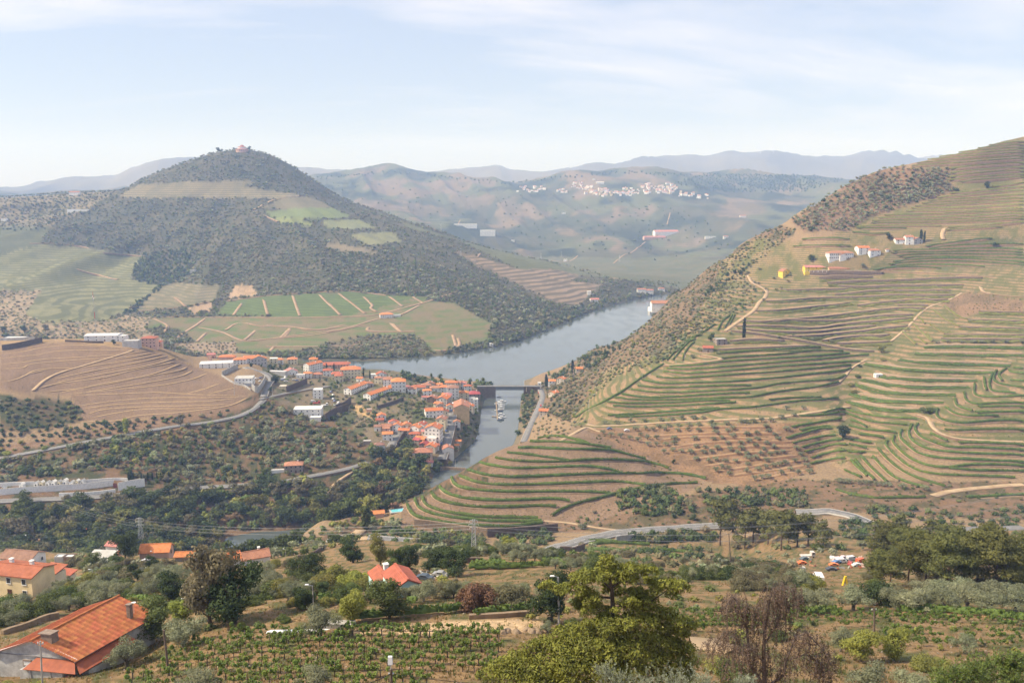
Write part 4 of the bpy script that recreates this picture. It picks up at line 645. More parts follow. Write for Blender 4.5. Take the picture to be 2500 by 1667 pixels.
# free-standing and retaining walls
def wall(txt, h, th, material, label, y0=60, y1=3000, step=3.0, name='stone_wall', sink=1.0, lean=0.0, cat='wall', cap=None):
    pts = drape(txt, y0, y1, step); P, n = frame_line(pts); z = H(P[:, 0], P[:, 1]); top = z + h
    if len(P) > 8: top = np.convolve(np.pad(top, 3, mode='edge'), np.ones(7)/7, 'valid')
    def col(o, zz): q = np.empty((len(P), 3)); q[:, :2] = P[:, :2] + n*o; q[:, 2] = zz; return q
    c0 = P[len(P)//2].copy(); v, f, ci = strip([col(-th/2, z - sink), col(-th/2, top), col(th/2, top), col(th/2 + lean, z - sink - 1.0)])
    e = len(P); f = list(map(tuple, f)) + [(0, e, 2*e, 3*e), (e-1, 4*e-1, 3*e-1, 2*e-1)]
    root = thing(name, label, cat, tuple(c0)); link('masonry', mesh_np('masonry', v - c0, f, material), root)
    if cap is not None:
        v, f, ci = strip([col(-th/2 - .06, top - .02), col(-th/2 - .06, top + .1), col(th/2 + .06, top + .1), col(th/2 + .06, top - .02)]); link('coping', mesh_np('coping', v - c0, f, cap), root)
    return root
M_WHITEWALL = mat('whitewashed_wall', (.74,.73,.70), rough=.9, var=.1, scale=.6, bump=.1); M_GREYCON = mat('grey_concrete', (.40,.39,.37), rough=.9, var=.2, scale=.5, bump=.1); M_DARKSTONE = bank_mat('dark_retaining_stone', (.14,.115,.1), (.09,.075,.07), .8, .9)
wall('g1 205,950 450,985 700,1020 900,1045', 4.2, 1.2, M_STONE_LIT, 'stone retaining wall, painted as sunlit, at the left foot of the rounded terraced hill', 430, 640, 2)  # same wall as the next, its sunlit left half painted lighter
wall('g1 905,1062 1150,1050 1400,1028 1575,1010', 5.0, 1.2, M_STONE, 'stone retaining wall, painted as shaded, at the right foot of the rounded terraced hill', 430, 640, 2)  # right half of that wall, shade painted into its darker colour
wall('q4 15,208 150,185 285,152', 5.5, 1.0, M_DARKSTONE, 'dark retaining wall round the yard on top of the brown hill', 690, 1000, 3)
wall('q4 0,118 235,112', 3.0, .5, M_GREYCON, 'grey yard wall behind the parked machines on the brown hilltop', 700, 1000, 3)
wall('q4 440,150 600,158 700,160', 2.2, .5, M_STONE, 'low stone wall left of the white hilltop warehouse', 690, 1000, 3)
wall('q4 0,1185 150,1170 330,1160 480,1150 620,1140 770,1120', 4.5, .5, M_WHITEWALL, 'long white lower wall of the hillside cemetery', 540, 900, 3, cap=M_KERB)
wall('q4 400,1192 600,1185 780,1165', 2.5, .5, M_WHITEWALL, 'short white wall between cemetery and road', 540, 900, 3)
wall('q4 800,1155 900,1135 985,1125', 6.0, .6, M_WHITEWALL, 'broad white end wall of the cemetery under the cypresses', 540, 900, 3, cap=M_KERB)
wall('q4 0,1128 235,1118', 3.0, .5, M_WHITEWALL, 'white upper cemetery wall behind the left tombs', 540, 900, 3)
wall('q4 580,1100 780,1085 865,1090', 2.2, .4, M_WHITEWALL, 'low white cemetery wall at the top right corner', 540, 900, 3)
wall('E 960,640 1040,690 1130,570 1150,510', 6.0, .6, M_GREYCON, 'grey retaining wall below the modern flat-roofed villa', 700, 1100, 2)
wall('E 540,450 640,400 760,340', 5.0, .5, M_GREYCON, 'grey retaining wall left of the modern villa', 700, 1100, 2)
wall('E 530,455 700,560 850,600 940,660', 2.0, .4, M_GREYCON, 'low pale wall along the hill edge beside the villa', 700, 1100, 2)
wall('E 1450,680 1600,620 1740,560', 6.0, .7, M_STONE, 'stone retaining wall below the small yard with parked trucks', 700, 1100, 2)
wall('E 2000,1090 2120,1010 2323,940', 7.0, .8, M_STONE, 'stone wall of the fire station yard', 700, 1100, 2)
wall('F 0,720 120,680 215,600', 7.0, .8, M_DARKSTONE, 'dark battlemented stone wall at the corner of the fire station yard', 700, 1100, 2)
wall('F 580,690 700,655 850,605 960,560', 3.5, .8, M_DARKSTONE, 'dark terrace wall in the gardens below the long row house', 700, 1100, 2)
wall('F 870,1240 950,1100 1050,1000', 5.0, .6, M_STONE, 'stone wall along the sloping side street', 650, 1000, 2)
wall('F 1480,1560 1600,1545 1840,1560', 4.5, 1.0, M_STONE_LIT, 'stone embankment where the street meets the river', 650, 900, 2)
wall('C 560,545 640,528 760,490', 4.0, .8, M_STONE, 'stone wall holding up the main road below the rounded hill', 370, 520, 2)
wall('C 1020,415 1170,400', 3.5, .5, M_GREYCON, 'short pale concrete wall beside the main road', 370, 520, 1)
wall('B 430,600 560,520 640,470', 1.6, .6, M_STONE, 'stone wall beside the bend of the road over the side river', 300, 520, 2)
wall('B 1830,1045 2100,1030 2350,1010', .7, .5, M_STONE_LIT, 'low stone wall behind the sandy platform', 100, 300, 1.5)
wall('B 1790,610 1920,585', 1.5, .6, M_STONE, 'short dry stone wall above the sloping vineyard', 200, 400, 1)
wall('A 20,1170 200,1120 360,1060 480,1040', 1.0, .7, M_STONE_LIT, 'old dry stone wall under the olive trees behind the tiled house', 90, 300, 1.2)
# ------------------------------------------------------------------ trees and shrubs
def leaf_quads(c, nrm, size, rs, asp=.6):
    n = len(c); r = rs.randn(n, 3); a = np.cross(nrm, r); a /= np.maximum(np.linalg.norm(a, axis=1), 1e-6)[:, None]; b = np.cross(nrm, a); b /= np.maximum(np.linalg.norm(b, axis=1), 1e-6)[:, None]
    s = np.asarray(size).reshape(-1, 1)
    v = np.stack([c - a*s, c + b*s*asp, c + a*s, c - b*s*asp], 1).reshape(-1, 3); return v, np.arange(n*4).reshape(-1, 4)
OCT = np.array([(1,0,0),(0,1,0),(-1,0,0),(0,-1,0),(0,0,1),(0,0,-1)], float); OCTF = np.array([(0,1,4),(1,2,4),(2,3,4),(3,0,4),(1,0,5),(2,1,5),(3,2,5),(0,3,5)])
def lobes_crown(lobes, nleaf, size, rs, up=.25, rough=.75, asp=.6, core=.0, inner=.16):
    """leaf faces spread through overlapping lobes; normals lean outward so clumps catch light"""
    L = np.array([l[:3] for l in lobes]); R = np.array([l[3:6] if len(l) > 4 else (l[3], l[3], l[3]) for l in lobes]); w = (R[:, 0]*R[:, 1] + R[:, 0]*R[:, 2])
    idx = rs.choice(len(L), nleaf, p=w/w.sum()); d = rs.randn(nleaf, 3); d[:, 2] += up; d /= np.linalg.norm(d, axis=1)[:, None]
    rad = (1 - inner*np.abs(rs.randn(nleaf)))[:, None]; c = L[idx] + d*R[idx]*np.clip(rad, .3, 1.08); nrm = d + rs.randn(nleaf, 3)*rough*.6; nrm /= np.linalg.norm(nrm, axis=1)[:, None]
    v, f = leaf_quads(c, nrm, size*(.6 + .8*rs.rand(nleaf)), rs, asp)
    if core > 0:
        f = [tuple(q) for q in f]
        for l, r in zip(L, R): k = len(v); v = np.concatenate([v, l + OCT*r*core]); f += [tuple(k + q) for q in OCTF]
    return v, f
def lobe_layout(kind, rs):
    out = []
    if kind == 'broad':
        for i in range(15): a = rs.rand()*6.28; r = .34*sqrt(rs.rand()); z = .22 + .62*rs.rand(); k = .10 + .13*rs.rand(); out.append((r*cos(a), r*sin(a), min(z, 1-k*.8), k*1.05, k*1.05, k*.85))
        out.append((0, 0, .5, .27, .27, .3))
    elif kind == 'olive':
        for i in range(17): a = rs.rand()*6.28; r = .48*sqrt(rs.rand()); z = .36 + .48*rs.rand()*(1 - r*.8); k = .10 + .12*rs.rand(); out.append((r*cos(a), r*sin(a), z, k*1.1, k*1.1, k*.85))
        out.append((0, 0, .56, .3, .3, .24))
    elif kind == 'pine':
        for i in range(17):
            z = .32 + .6*rs.rand()**.9; a = rs.rand()*6.28; r = (.26*(1.15 - z) + .05)*(.4 + .8*rs.rand()); k = .08 + .07*rs.rand(); out.append((r*cos(a), r*sin(a), z, k*1.35, k*1.35, k*.7))
        out.append((0, 0, .93, .1, .1, .08)); out.append((0.02, 0, .78, .13, .13, .1))
    elif kind == 'cypress':
        for i in range(7): z = .1 + .125*i; k = .085*sin(min(pi, .5 + z*2.5))**.6 + .012; out.append((rs.randn()*.008, rs.randn()*.008, z, k, k, .12))
        out.append((0, 0, .93, .03, .03, .08))
    elif kind == 'shrub':
        for i in range(13): a = rs.rand()*6.28; r = .58*sqrt(rs.rand()); k = .16 + .18*rs.rand(); out.append((r*cos(a), r*sin(a), .25 + .35*rs.rand()*(1 - r), k, k, k*.9))
        out.append((0, 0, .4, .4, .4, .42))
    elif kind == 'poplar':
        for i in range(9): z = .22 + .085*i; a = rs.rand()*6.28; k = .13 + .05*rs.rand(); out.append((.06*cos(a), .06*sin(a), min(z, .9), k, k, k*1.1))
    return out
def trunk_mesh(kind, rs):
    mb = MB()
    if kind in ('broad', 'poplar'):
        mb.tube([(0,0,-.06),(.01,0,.15),(-.01,.01,.36),(.0,0,.58)], [.036,.028,.022,.01], 6)
        for i in range(7): a = rs.rand()*6.28; mb.tube([(0,0,.2 + .04*i), (.11*cos(a), .11*sin(a), .42 + .05*i), (.2*cos(a), .2*sin(a), .55 + .05*i)], [.014,.01,.004], 5)
    elif kind == 'olive':
        mb.tube([(0,0,-.08),(.015,.01,.12),(.0,.0,.24)], [.06,.05,.045], 6)
        for i in range(4): a = i*1.6 + rs.rand(); mb.tube([(0,0,.2),(.1*cos(a),.1*sin(a),.36),(.24*cos(a),.24*sin(a),.56)], [.036,.024,.008], 5)
    elif kind == 'pine':
        mb.tube([(0,0,-.05),(.008,0,.25),(-.006,.006,.55),(.004,0,.94)], [.02,.017,.012,.004], 6)
        for i in range(9): a = rs.rand()*6.28; z = .4 + .055*i; r = .22*(1.15 - z) + .05; mb.bar((0,0,z - .03), (r*cos(a), r*sin(a), z + .02), .006, 4, .002)
    elif kind == 'cypress': mb.tube([(0,0,-.03),(0,0,.3),(0,0,.8)], [.02,.016,.004], 6)
    else:
        for i in range(4): a = i*1.57 + rs.rand(); mb.bar((0,0,-.06), (.25*cos(a), .25*sin(a), .4), .03, 4, .012)
    return mb
M_BARK = mat('tree_bark', (.11,.085,.065), rough=.95, var=.3, scale=12, bump=.5); M_BARKP = mat('pine_bark', (.13,.085,.06), rough=.95, var=.3, scale=12, bump=.5); M_BARKO = mat('olive_bark', (.15,.13,.105), rough=.95, var=.3, scale=12, bump=.6)
LEAF = {}
for nm, c, c2 in (('olive', (.215,.225,.14), (.115,.125,.068)), ('dark', (.06,.082,.032), (.03,.043,.018)), ('green', (.105,.128,.042), (.052,.07,.024)), ('yellow', (.20,.195,.055), (.115,.115,.036)), ('dusty', (.155,.14,.08), (.085,.08,.045)), ('pine', (.13,.135,.045), (.06,.068,.025)), ('cypress', (.038,.055,.026), (.022,.033,.016)), ('brown', (.17,.105,.06), (.09,.058,.035)), ('lime', (.24,.26,.06), (.14,.16,.04))):
    LEAF[nm] = mat('leaves_' + nm, tuple(q*1.32 for q in c), rough=.75, col2=tuple(q*1.35 for q in c2), scale=7.0, rand=.2, coord='Object', transl=.3, spec=.12)
PROTO = {}
def proto(kind, level, k):
    key = (kind, level, k)
    if key not in PROTO:
        rs = np.random.RandomState(hash((kind, k)) % 1000 if False else (sum(map(ord, kind))*7 + k*31) % 9973)
        n, s = {'hi': (4800, .0235), 'mid': (700, .047), 'low': (60, .13)}[level]
        if kind == 'cypress': s *= .7
        if kind == 'pine': n = int(n*1.2); s *= .85
        if kind == 'shrub': s *= 1.35
        lob = lobe_layout(kind, rs); v, f = lobes_crown(lob, n, s, rs, asp=.42 if kind in ('olive', 'pine') else .62, core={'hi': .42, 'mid': .55, 'low': .7}[level], inner=.24)
        PROTO[key] = (v, f, trunk_mesh(kind, rs))
    return PROTO[key]
PMESH = {}
def pmeshes(kind, level, k, leaf):
    key = (kind, level, k, leaf)
    if key not in PMESH:
        v, f, tb = proto(kind, level, k); cm = mesh_np('crown', v, f, LEAF[leaf]); tk = (kind, level, k)
        if tk not in PMESH: PMESH[tk] = tb.mesh('trunk', {'olive': M_BARKO, 'pine': M_BARKP}.get(kind, M_BARK))
        PMESH[key] = (PMESH[tk], cm)
    return PMESH[key]
KNAME = {'broad': 'broadleaf_tree', 'olive': 'olive_tree', 'pine': 'pine_tree', 'cypress': 'cypress_tree', 'shrub': 'shrub', 'poplar': 'poplar_tree'}
KCAT = {'broad': 'tree', 'olive': 'olive tree', 'pine': 'pine tree', 'cypress': 'cypress', 'shrub': 'shrub', 'poplar': 'tree'}
def plant(kind, leaf, p, h, label, group=None, wide=1.0, rot=None, level=None):
    d = hypot(p[0], p[1]); level = level or ('hi' if d < 330 else 'mid'); k = rnd.randrange(3)
    tm, cm = pmeshes(kind, level, k, leaf); t = thing(KNAME[kind], label, KCAT[kind], (p[0], p[1], p[2] - .02*h), rot if rot is not None else rnd.random()*6.28, group)
    t.scale = (h*wide, h*wide, h)
    link('trunk', tm, t); link('crown', cm, t); return t
FOREST = []        # (kind, leaf, pos, height, wide, zone phrase)
LEAFWORD = {'olive': 'grey-green', 'dark': 'dark green', 'green': 'mid-green', 'yellow': 'yellow-green', 'dusty': 'dusty olive-brown', 'pine': 'pine-green', 'cypress': 'blackish green', 'brown': 'russet', 'lime': 'bright lime green'}
KWORD = {'broad': 'leafy tree', 'olive': 'olive tree', 'pine': 'pine', 'cypress': 'cypress', 'shrub': 'shrub', 'poplar': 'slender tree'}
def scatter(poly, y0, y1, gap, mix, hr, phrase, n=4000, seed=1, excl=(), wide=(.85, 1.2), keep=1.0):
    """mix: list of (weight, kind, leaf)"""
    pl = T(poly) if isinstance(poly, str) else poly; xs = [p[0] for p in pl]; ys = [p[1] for p in pl]; rs = np.random.RandomState(seed); cell = {}
    ws = np.array([m[0] for m in mix], float); ws /= ws.sum(); ex = [T(e) for e in excl]; got = 0
    X = xs_ = rs.uniform(min(xs), max(xs), n*6); Yp = rs.uniform(min(ys), max(ys), n*6); ok = in_poly(X, Yp, pl)
    for e in ex: ok &= ~in_poly(X, Yp, e)
    X = X[ok]; Yp = Yp[ok]; G = gap*(1 + .5*fbm(X/60., Yp/40., 2)); sel = []
    for a, b, g in zip(X.tolist(), Yp.tolist(), G.tolist()):
        if got >= n: break
        key = (int(a//gap), int(b//(gap*.6))); bad = False
        for i in (-1, 0, 1):
            for j in (-1, 0, 1):
                for (qa, qb) in cell.get((key[0]+i, key[1]+j), ()):
                    if (qa-a)**2 + ((qb-b)/.6)**2 < g*g: bad = True; break
                if bad: break
            if bad: break
        if bad: continue
        cell.setdefault(key, []).append((a, b)); got += 1
        if rs.rand() <= keep: sel.append((a, b))
    if not sel: return
    for x, y, z in hit_many(np.array(sel), y0, y1):
        p = Vector((x, y, z))
        if p.z < .6 or p.y > y1 - 1: continue
        k = rs.choice(len(mix), p=ws); FOREST.append((mix[k][1], mix[k][2], p, hr[0] + (hr[1]-hr[0])*rs.rand()**1.3, rs.uniform(*wide), phrase))
ZP = {z[0]: z[1] for z in ZONES}
VEX = [ZP[k] for k in ('upband', 'band2', 'band3', 'band4', 'band5', 'band6', 'ridgevines', 'terr8', 'foot1', 'foot2', 'footolive', 'leftvines', 'leftvines2', 'tanpatch', 'tanpatch2', 'leftolive', 'farspur', 'band7')]
CONEMIX = [(7, 'shrub', 'dusty'), (3, 'broad', 'green'), (1, 'broad', 'dark'), (3, 'shrub', 'green'), (2, 'broad', 'dusty'), (2, 'shrub', 'olive')]
scatter(ZP['cone'], 1200, 2790, 5.8, CONEMIX, (3.6, 7.6), 'cone', n=7400, seed=2, excl=VEX)
scatter('q2 0,850 600,950 900,1000 1300,1150 1560,1230 1500,1300 1100,1400 800,1300 700,1180 0,1130', 1300, 2500, 7.5, [(1, 'broad', 'dark'), (3, 'broad', 'green'), (3, 'broad', 'dusty'), (2, 'shrub', 'olive')], (5, 9), 'cone', n=1500, seed=3, excl=[ZP['foot1'], ZP['foot2']])
scatter('q1 900,1060 900,980 960,900 1250,850 1300,1000 1210,1080 1000,1090', 1500, 2300, 8, [(3, 'broad', 'dark'), (3, 'broad', 'green')], (8, 12), 'cone', n=300, seed=4)
scatter('p 600,872 700,868 900,876 1060,862 1150,850 1250,822 1350,775 1420,750 1500,732 1640,712 1640,716 1510,746 1420,775 1300,832 1180,868 1000,889 700,890 560,880', 1150, 2200, 8, [(4, 'broad', 'green'), (3, 'broad', 'dark'), (1, 'broad', 'yellow')], (8, 13), 'bank', n=420, seed=5)
scatter(ZP['leftolive'], 1150, 2300, 8, [(3, 'olive', 'olive'), (1, 'shrub', 'dusty')], (4, 6), 'far groves', n=420, seed=6)
scatter(ZP['footolive'], 1150, 2000, 9, [(1, 'shrub', 'dusty')], (2.5, 3.5), 'far groves', n=90, seed=7)
scatter(ZP['footscrub'], 1150, 2000, 7, [(2, 'olive', 'olive'), (3, 'shrub', 'dusty'), (1, 'broad', 'dark')], (3, 6), 'far groves', n=380, seed=8)
scatter(ZP['spur'], 1900, 2790, 9, [(2, 'shrub', 'dusty'), (2, 'broad', 'dark')], (4, 8), 'cone', n=420, seed=9)
scatter('q1 830,1290 1100,1080 1130,1090 900,1290', 1300, 2400, 6, [(1, 'broad', 'dark')], (7, 10), 'cone', n=60, seed=10)
scatter('p 1060,440 1280,450 1700,520 1800,600 1600,640 1300,600 900,500 760,440', 2900, 5600, 13, [(1, 'broad', 'dark'), (2, 'shrub', 'green')], (6, 11), 'far hills', n=700, seed=11, keep=.4)
scatter('p 1720,425 1980,430 2060,440 1960,470 1760,470 1640,450', 3500, 5700, 6, [(1, 'broad', 'dark')], (10, 18), 'far hills', n=420, seed=12)
scatter('p 770,434 960,418 1240,446 1500,418 1700,428 1700,434 1500,424 1240,452 960,424 770,440', 3500, 5800, 6, [(1, 'broad', 'dark')], (10, 16), 'far hills', n=220, seed=13)
FL = [(5, 'shrub', 'dusty'), (3, 'shrub', 'olive'), (2, 'shrub', 'green'), (1, 'shrub', 'dark'), (.7, 'shrub', 'yellow')]
scatter(ZP['flank'], 700, 1500, 7.2, FL, (2.0, 4.0), 'flank', n=3600, seed=14)
scatter('q3 300,1150 640,900 560,920 440,960 330,1080', 700, 1500, 12, [(1, 'broad', 'dark')], (5, 8), 'flank', n=40, seed=15)
scatter(ZP['upolive'], 900, 1400, 8.8, [(6, 'olive', 'olive'), (2, 'olive', 'dusty'), (1, 'shrub', 'dark')], (4.2, 6.2), 'high olive grove', n=900, seed=16)
scatter('p 1400,890 1450,830 1500,815 1520,850 1450,900 1330,940 1330,920', 900, 1500, 11, [(2, 'broad', 'green'), (2, 'broad', 'dark')], (6, 10), 'right bank', n=60, seed=17)
scatter('p 1250,1060 1275,960 1300,955 1310,1000 1280,1070', 680, 1100, 11, [(2, 'broad', 'green'), (2, 'broad', 'dark')], (6, 9), 'right bank', n=45, seed=18)
scatter('p 1310,960 1400,900 1420,990 1340,1040', 700, 1200, 12, [(2, 'broad', 'dark'), (3, 'shrub', 'dusty'), (1, 'olive', 'olive')], (3, 6), 'right bank', n=70, seed=19)
WOOD = [(5, 'broad', 'green'), (4, 'broad', 'dark'), (2, 'broad', 'yellow'), (2, 'broad', 'dusty'), (.3, 'broad', 'brown')]
scatter('q4 0,1235 380,1215 700,1205 1000,1170 1420,1140 1700,1120 2060,1070 q5 690,985 700,930 960,880 1180,985 1200,1070 1050,1140 960,1200 900,1290 700,1340 650,1400 500,1470 p 700,1345 560,1372 0,1385', 490, 900, 19, WOOD, (7.5, 13), 'river woods', n=900, seed=20, wide=(1.0, 1.45))
scatter('q4 0,960 500,860 900,790 1400,710 1700,640 1820,560 2000,640 2340,700 2340,1000 2060,1060 1860,1095 1500,1120 1000,1110 860,1060 860,1000 0,1100', 560, 1000, 13.5, [(4, 'broad', 'green'), (3, 'olive', 'olive'), (3, 'shrub', 'dusty'), (2, 'broad', 'dark'), (1.3, 'broad', 'yellow'), (1, 'shrub', 'dark')], (3.2, 7.6), 'scrubby slope', n=1500, seed=21)
scatter('q4 0,520 180,545 400,525 560,615 540,690 900,690 1350,640 1600,600 1500,650 1100,710 560,810 0,920', 600, 900, 15, [(4, 'shrub', 'dark'), (2, 'broad', 'dark'), (1, 'shrub', 'dusty'), (.6, 'shrub', 'yellow')], (2.5, 5), 'scrubby slope', n=420, seed=22)
scatter('q5 0,520 170,660 420,690 640,560 740,600 760,760 640,860 660,960 0,960', 640, 1000, 15.5, [(3, 'olive', 'olive'), (2, 'shrub', 'dark'), (2, 'shrub', 'dusty'), (1, 'broad', 'green')], (3.2, 5.6), 'scrubby slope', n=480, seed=23)
scatter('F 1680,960 1900,720 1960,600 2100,600 2120,780 2100,960 1980,1200 1860,1470 1700,1500 1620,1420 1700,1200', 640, 1000, 11, [(3, 'broad', 'dark'), (3, 'shrub', 'green'), (2, 'shrub', 'dusty')], (3, 6), 'quay bank', n=260, seed=24)
scatter('F 330,560 600,480 720,400 900,460 960,560 760,640 540,640', 700, 1100, 12, [(3, 'broad', 'dark'), (2, 'shrub', 'green')], (3, 6), 'town gardens', n=110, seed=25)
scatter('F 950,480 1200,420 1420,500 1420,640 1240,680 1000,800 900,640', 700, 1100, 12, [(3, 'shrub', 'green'), (2, 'broad', 'dark'), (1, 'shrub', 'yellow'), (2, 'shrub', 'dusty')], (2.5, 5), 'town gardens', n=150, seed=26)
scatter('F 440,900 700,760 1000,740 1280,720 1300,840 1000,840 760,900 560,960', 700, 1100, 14, [(3, 'shrub', 'green'), (1, 'shrub', 'dusty')], (2, 3.5), 'town gardens', n=90, seed=27)
scatter('F 700,1260 900,1180 1090,1150 1090,1400 1250,1480 1480,1530 1480,1560 900,1560 700,1560 440,1400 420,1250', 600, 1000, 14, [(4, 'broad', 'dark'), (3, 'broad', 'green')], (6, 10), 'town woods', n=110, seed=28)
scatter('E 1760,560 2000,500 2300,560 2300,600 2100,640 1880,600', 800, 1150, 12, [(1, 'broad', 'green'), (1, 'broad', 'dark')], (3.5, 6), 'town gardens', n=50, seed=29)
scatter('E 850,300 1180,330 1480,300 1450,380 1180,420 980,380', 800, 1200, 12, [(1, 'broad', 'green'), (2, 'broad', 'dark')], (3.5, 6), 'town gardens', n=50, seed=30)
scatter('F 960,240 1700,230 1700,340 1300,360 960,380', 950, 1150, 16, [(2, 'broad', 'green'), (1, 'broad', 'dark')], (8, 11), 'riverside plane trees', n=26, seed=31)
scatter('F 1860,330 2260,300 2260,420 1880,400', 950, 1100, 16, [(2, 'broad', 'green'), (1, 'broad', 'dark')], (8, 11), 'riverside plane trees', n=9, seed=32)
for pg, sd_, g_, h_ in (('g1 0,980 300,1050 330,1165 0,1150', 33, 17, (3, 5)), ('g1 330,1060 850,1080 850,1180 330,1180', 34, 17, (3, 5.5)), ('g1 980,1030 1500,1030 1500,1140 1000,1140', 35, 18, (3.5, 5.5)), ('q6 230,900 470,880 640,970 640,1050 330,1020 230,990', 36, 15, (3.5, 6)), ('q6 640,880 1230,900 1230,1000 960,970 720,1010', 37, 14, (3.5, 6)), ('q6 300,1100 750,1080 760,1150 330,1170', 38, 16, (4, 6)), ('D 1060,120 1900,200 2350,130 2350,290 1760,300 1100,220', 39, 18, (3, 5)), ('C 1160,480 1860,470 1860,560 1300,580', 40, 18, (2.5, 4.5)), ('D 830,240 1060,250 1060,400 800,380', 41, 16, (3, 5))):
    scatter(pg, 370, 600, g_, [(4, 'shrub', 'dark'), (3, 'shrub', 'green'), (2, 'broad', 'dark'), (1.5, 'shrub', 'dusty')], h_, 'road banks', n=120, seed=sd_)
NM = [(5, 'olive', 'olive'), (2, 'shrub', 'dusty'), (2, 'shrub', 'green'), (1, 'broad', 'dark'), (1, 'shrub', 'yellow')]
scatter('A 560,570 1500,640 1500,880 640,880 300,800', 150, 420, 20, NM, (3, 5), 'on the left valley floor', n=190, seed=42)
scatter('A 0,1000 330,970 360,880 600,880 850,880 800,1000 440,1040 0,1150', 110, 300, 32, [(4, 'olive', 'olive'), (1, 'shrub', 'green')], (3.4, 4.8), 'behind the tiled house', n=60, seed=43)
scatter('B 0,560 350,600 700,700 640,960 420,1080 0,1080', 130, 420, 26, NM, (2.2, 4.2), 'left of the blue house', n=130, seed=44)
scatter('B 1250,500 2350,470 2350,600 2000,590 1800,600 1300,560', 230, 430, 20, [(5, 'olive', 'olive'), (2, 'shrub', 'green')], (3.2, 4.6), 'below the pylon', n=120, seed=45)
scatter('C 0,560 560,560 420,760 200,700', 200, 420, 30, [(1, 'olive', 'olive')], (3, 4.5), 'below the pylon', n=26, seed=46)
scatter('C 1500,600 2300,560 2350,760 2200,860 1700,900 1620,760', 180, 420, 20, [(4, 'shrub', 'dusty'), (3, 'olive', 'olive'), (1, 'shrub', 'dark'), (1, 'shrub', 'green')], (2.5, 4.8), 'left of the scrapyard', n=220, seed=47)
scatter('D 0,420 450,480 470,640 600,760 500,860 0,860', 150, 420, 23, [(4, 'shrub', 'dusty'), (2, 'olive', 'olive'), (1, 'shrub', 'dark')], (2.5, 4.5), 'left of the scrapyard', n=130, seed=48)
scatter('B 1350,960 1700,900 2350,820 2350,930 2000,960 1600,1010', 120, 300, 26, [(4, 'olive', 'olive'), (2, 'shrub', 'dusty'), (1, 'shrub', 'green')], (2.2, 3.4), 'above the sandy platform', n=60, seed=49)
scatter('A 1300,1130 2350,1070 2350,1120 1400,1200', 100, 200, 40, [(1, 'shrub', 'green')], (1.0, 1.8), 'at the top of the near vines', n=22, seed=50)
scatter('D 1060,560 2350,560 2350,860 1100,880', 130, 420, 30, [(3, 'shrub', 'dusty'), (1, 'shrub', 'green'), (1, 'olive', 'olive')], (1.5, 3.2), 'under the pines', n=90, seed=52)
scatter('D 380,1060 2350,1040 2350,1340 700,1400', 80, 200, 46, [(2, 'shrub', 'green'), (2, 'shrub', 'yellow'), (1, 'shrub', 'dusty')], (.5, 1.1), 'among the red vine strips', n=70, seed=53)
scatter('B 1350,620 1850,680 1850,920 1350,920', 130, 330, 30, [(2, 'shrub', 'dusty'), (1, 'shrub', 'yellow'), (1, 'olive', 'olive')], (1.2, 2.8), 'around the rubble yard', n=50, seed=54)
scatter('A 900,1180 2350,1150 2350,1560 1200,1560', 70, 180, 60, [(2, 'shrub', 'green'), (1, 'shrub', 'yellow')], (.4, .8), 'among the near vines', n=70, seed=55)
scatter('p 860,1300 1000,1290 1150,1300 1160,1335 900,1320', 380, 480, 14, [(2, 'shrub', 'green'), (2, 'shrub', 'dark'), (1, 'shrub', 'yellow')], (2.5, 5), 'by the road bend', n=60, seed=56)
scatter('p 600,1385 700,1345 760,1310 830,1275 900,1262 960,1262 990,1290 900,1300 850,1330 800,1345 720,1375 640,1395', 330, 520, 15, [(3, 'olive', 'olive'), (2, 'shrub', 'green'), (2, 'broad', 'green'), (1, 'shrub', 'yellow')], (3, 6), 'on the road knoll', n=90, seed=57)
scatter('p 540,1385 660,1362 740,1335 760,1345 700,1385 600,1405', 380, 525, 13, [(2, 'broad', 'dark'), (2, 'broad', 'green')], (6, 9), 'by the side river', n=40, seed=58)
scatter('p 1340,1325 1500,1340 1700,1345 1720,1400 1640,1440 1500,1420 1340,1390', 150, 420, 19, [(3, 'shrub', 'dusty'), (3, 'shrub', 'green'), (2, 'olive', 'olive'), (1, 'shrub', 'dark')], (2, 4), 'behind the conifer', n=130, seed=59)
scatter('p 1250,1440 1700,1430 1950,1470 1950,1560 1700,1600 1300,1600', 75, 240, 34, [(2, 'shrub', 'green'), (2, 'shrub', 'yellow'), (1, 'olive', 'olive')], (.7, 1.9), 'right of the conifer', n=80, seed=60)
scatter('p 110,1450 300,1405 700,1400 1000,1420 1000,1480 700,1480 420,1500 110,1490', 100, 280, 26, [(3, 'olive', 'olive'), (2, 'shrub', 'green'), (1, 'shrub', 'yellow')], (1.6, 3.4), 'above the near vines', n=110, seed=61)
scatter('p 2100,1330 2500,1300 2500,1360 2150,1380', 200, 420, 20, [(2, 'shrub', 'dusty'), (2, 'shrub', 'green')], (2, 4), 'behind the pines', n=60, seed=62)
scatter('p 640,890 900,900 1150,940 1150,1060 1040,1110 960,1090 850,1020 700,980', 640, 1120, 12, [(3, 'shrub', 'green'), (2, 'shrub', 'dark'), (2, 'shrub', 'dusty'), (1, 'olive', 'olive')], (1.8, 3.6), 'town gardens', n=330, seed=63)
scatter(ZP['bank'], 390, 600, 13, [(3, 'shrub', 'dusty'), (2, 'shrub', 'green'), (1, 'shrub', 'dark')], (.8, 2.4), 'road banks', n=420, seed=64)
scatter('p 1440,1040 1560,1100 1720,1180 1700,1200 1560,1140 1460,1080', 480, 700, 10, [(1, 'shrub', 'dusty'), (1, 'shrub', 'green')], (.8, 1.8), 'road banks', n=60, seed=65)
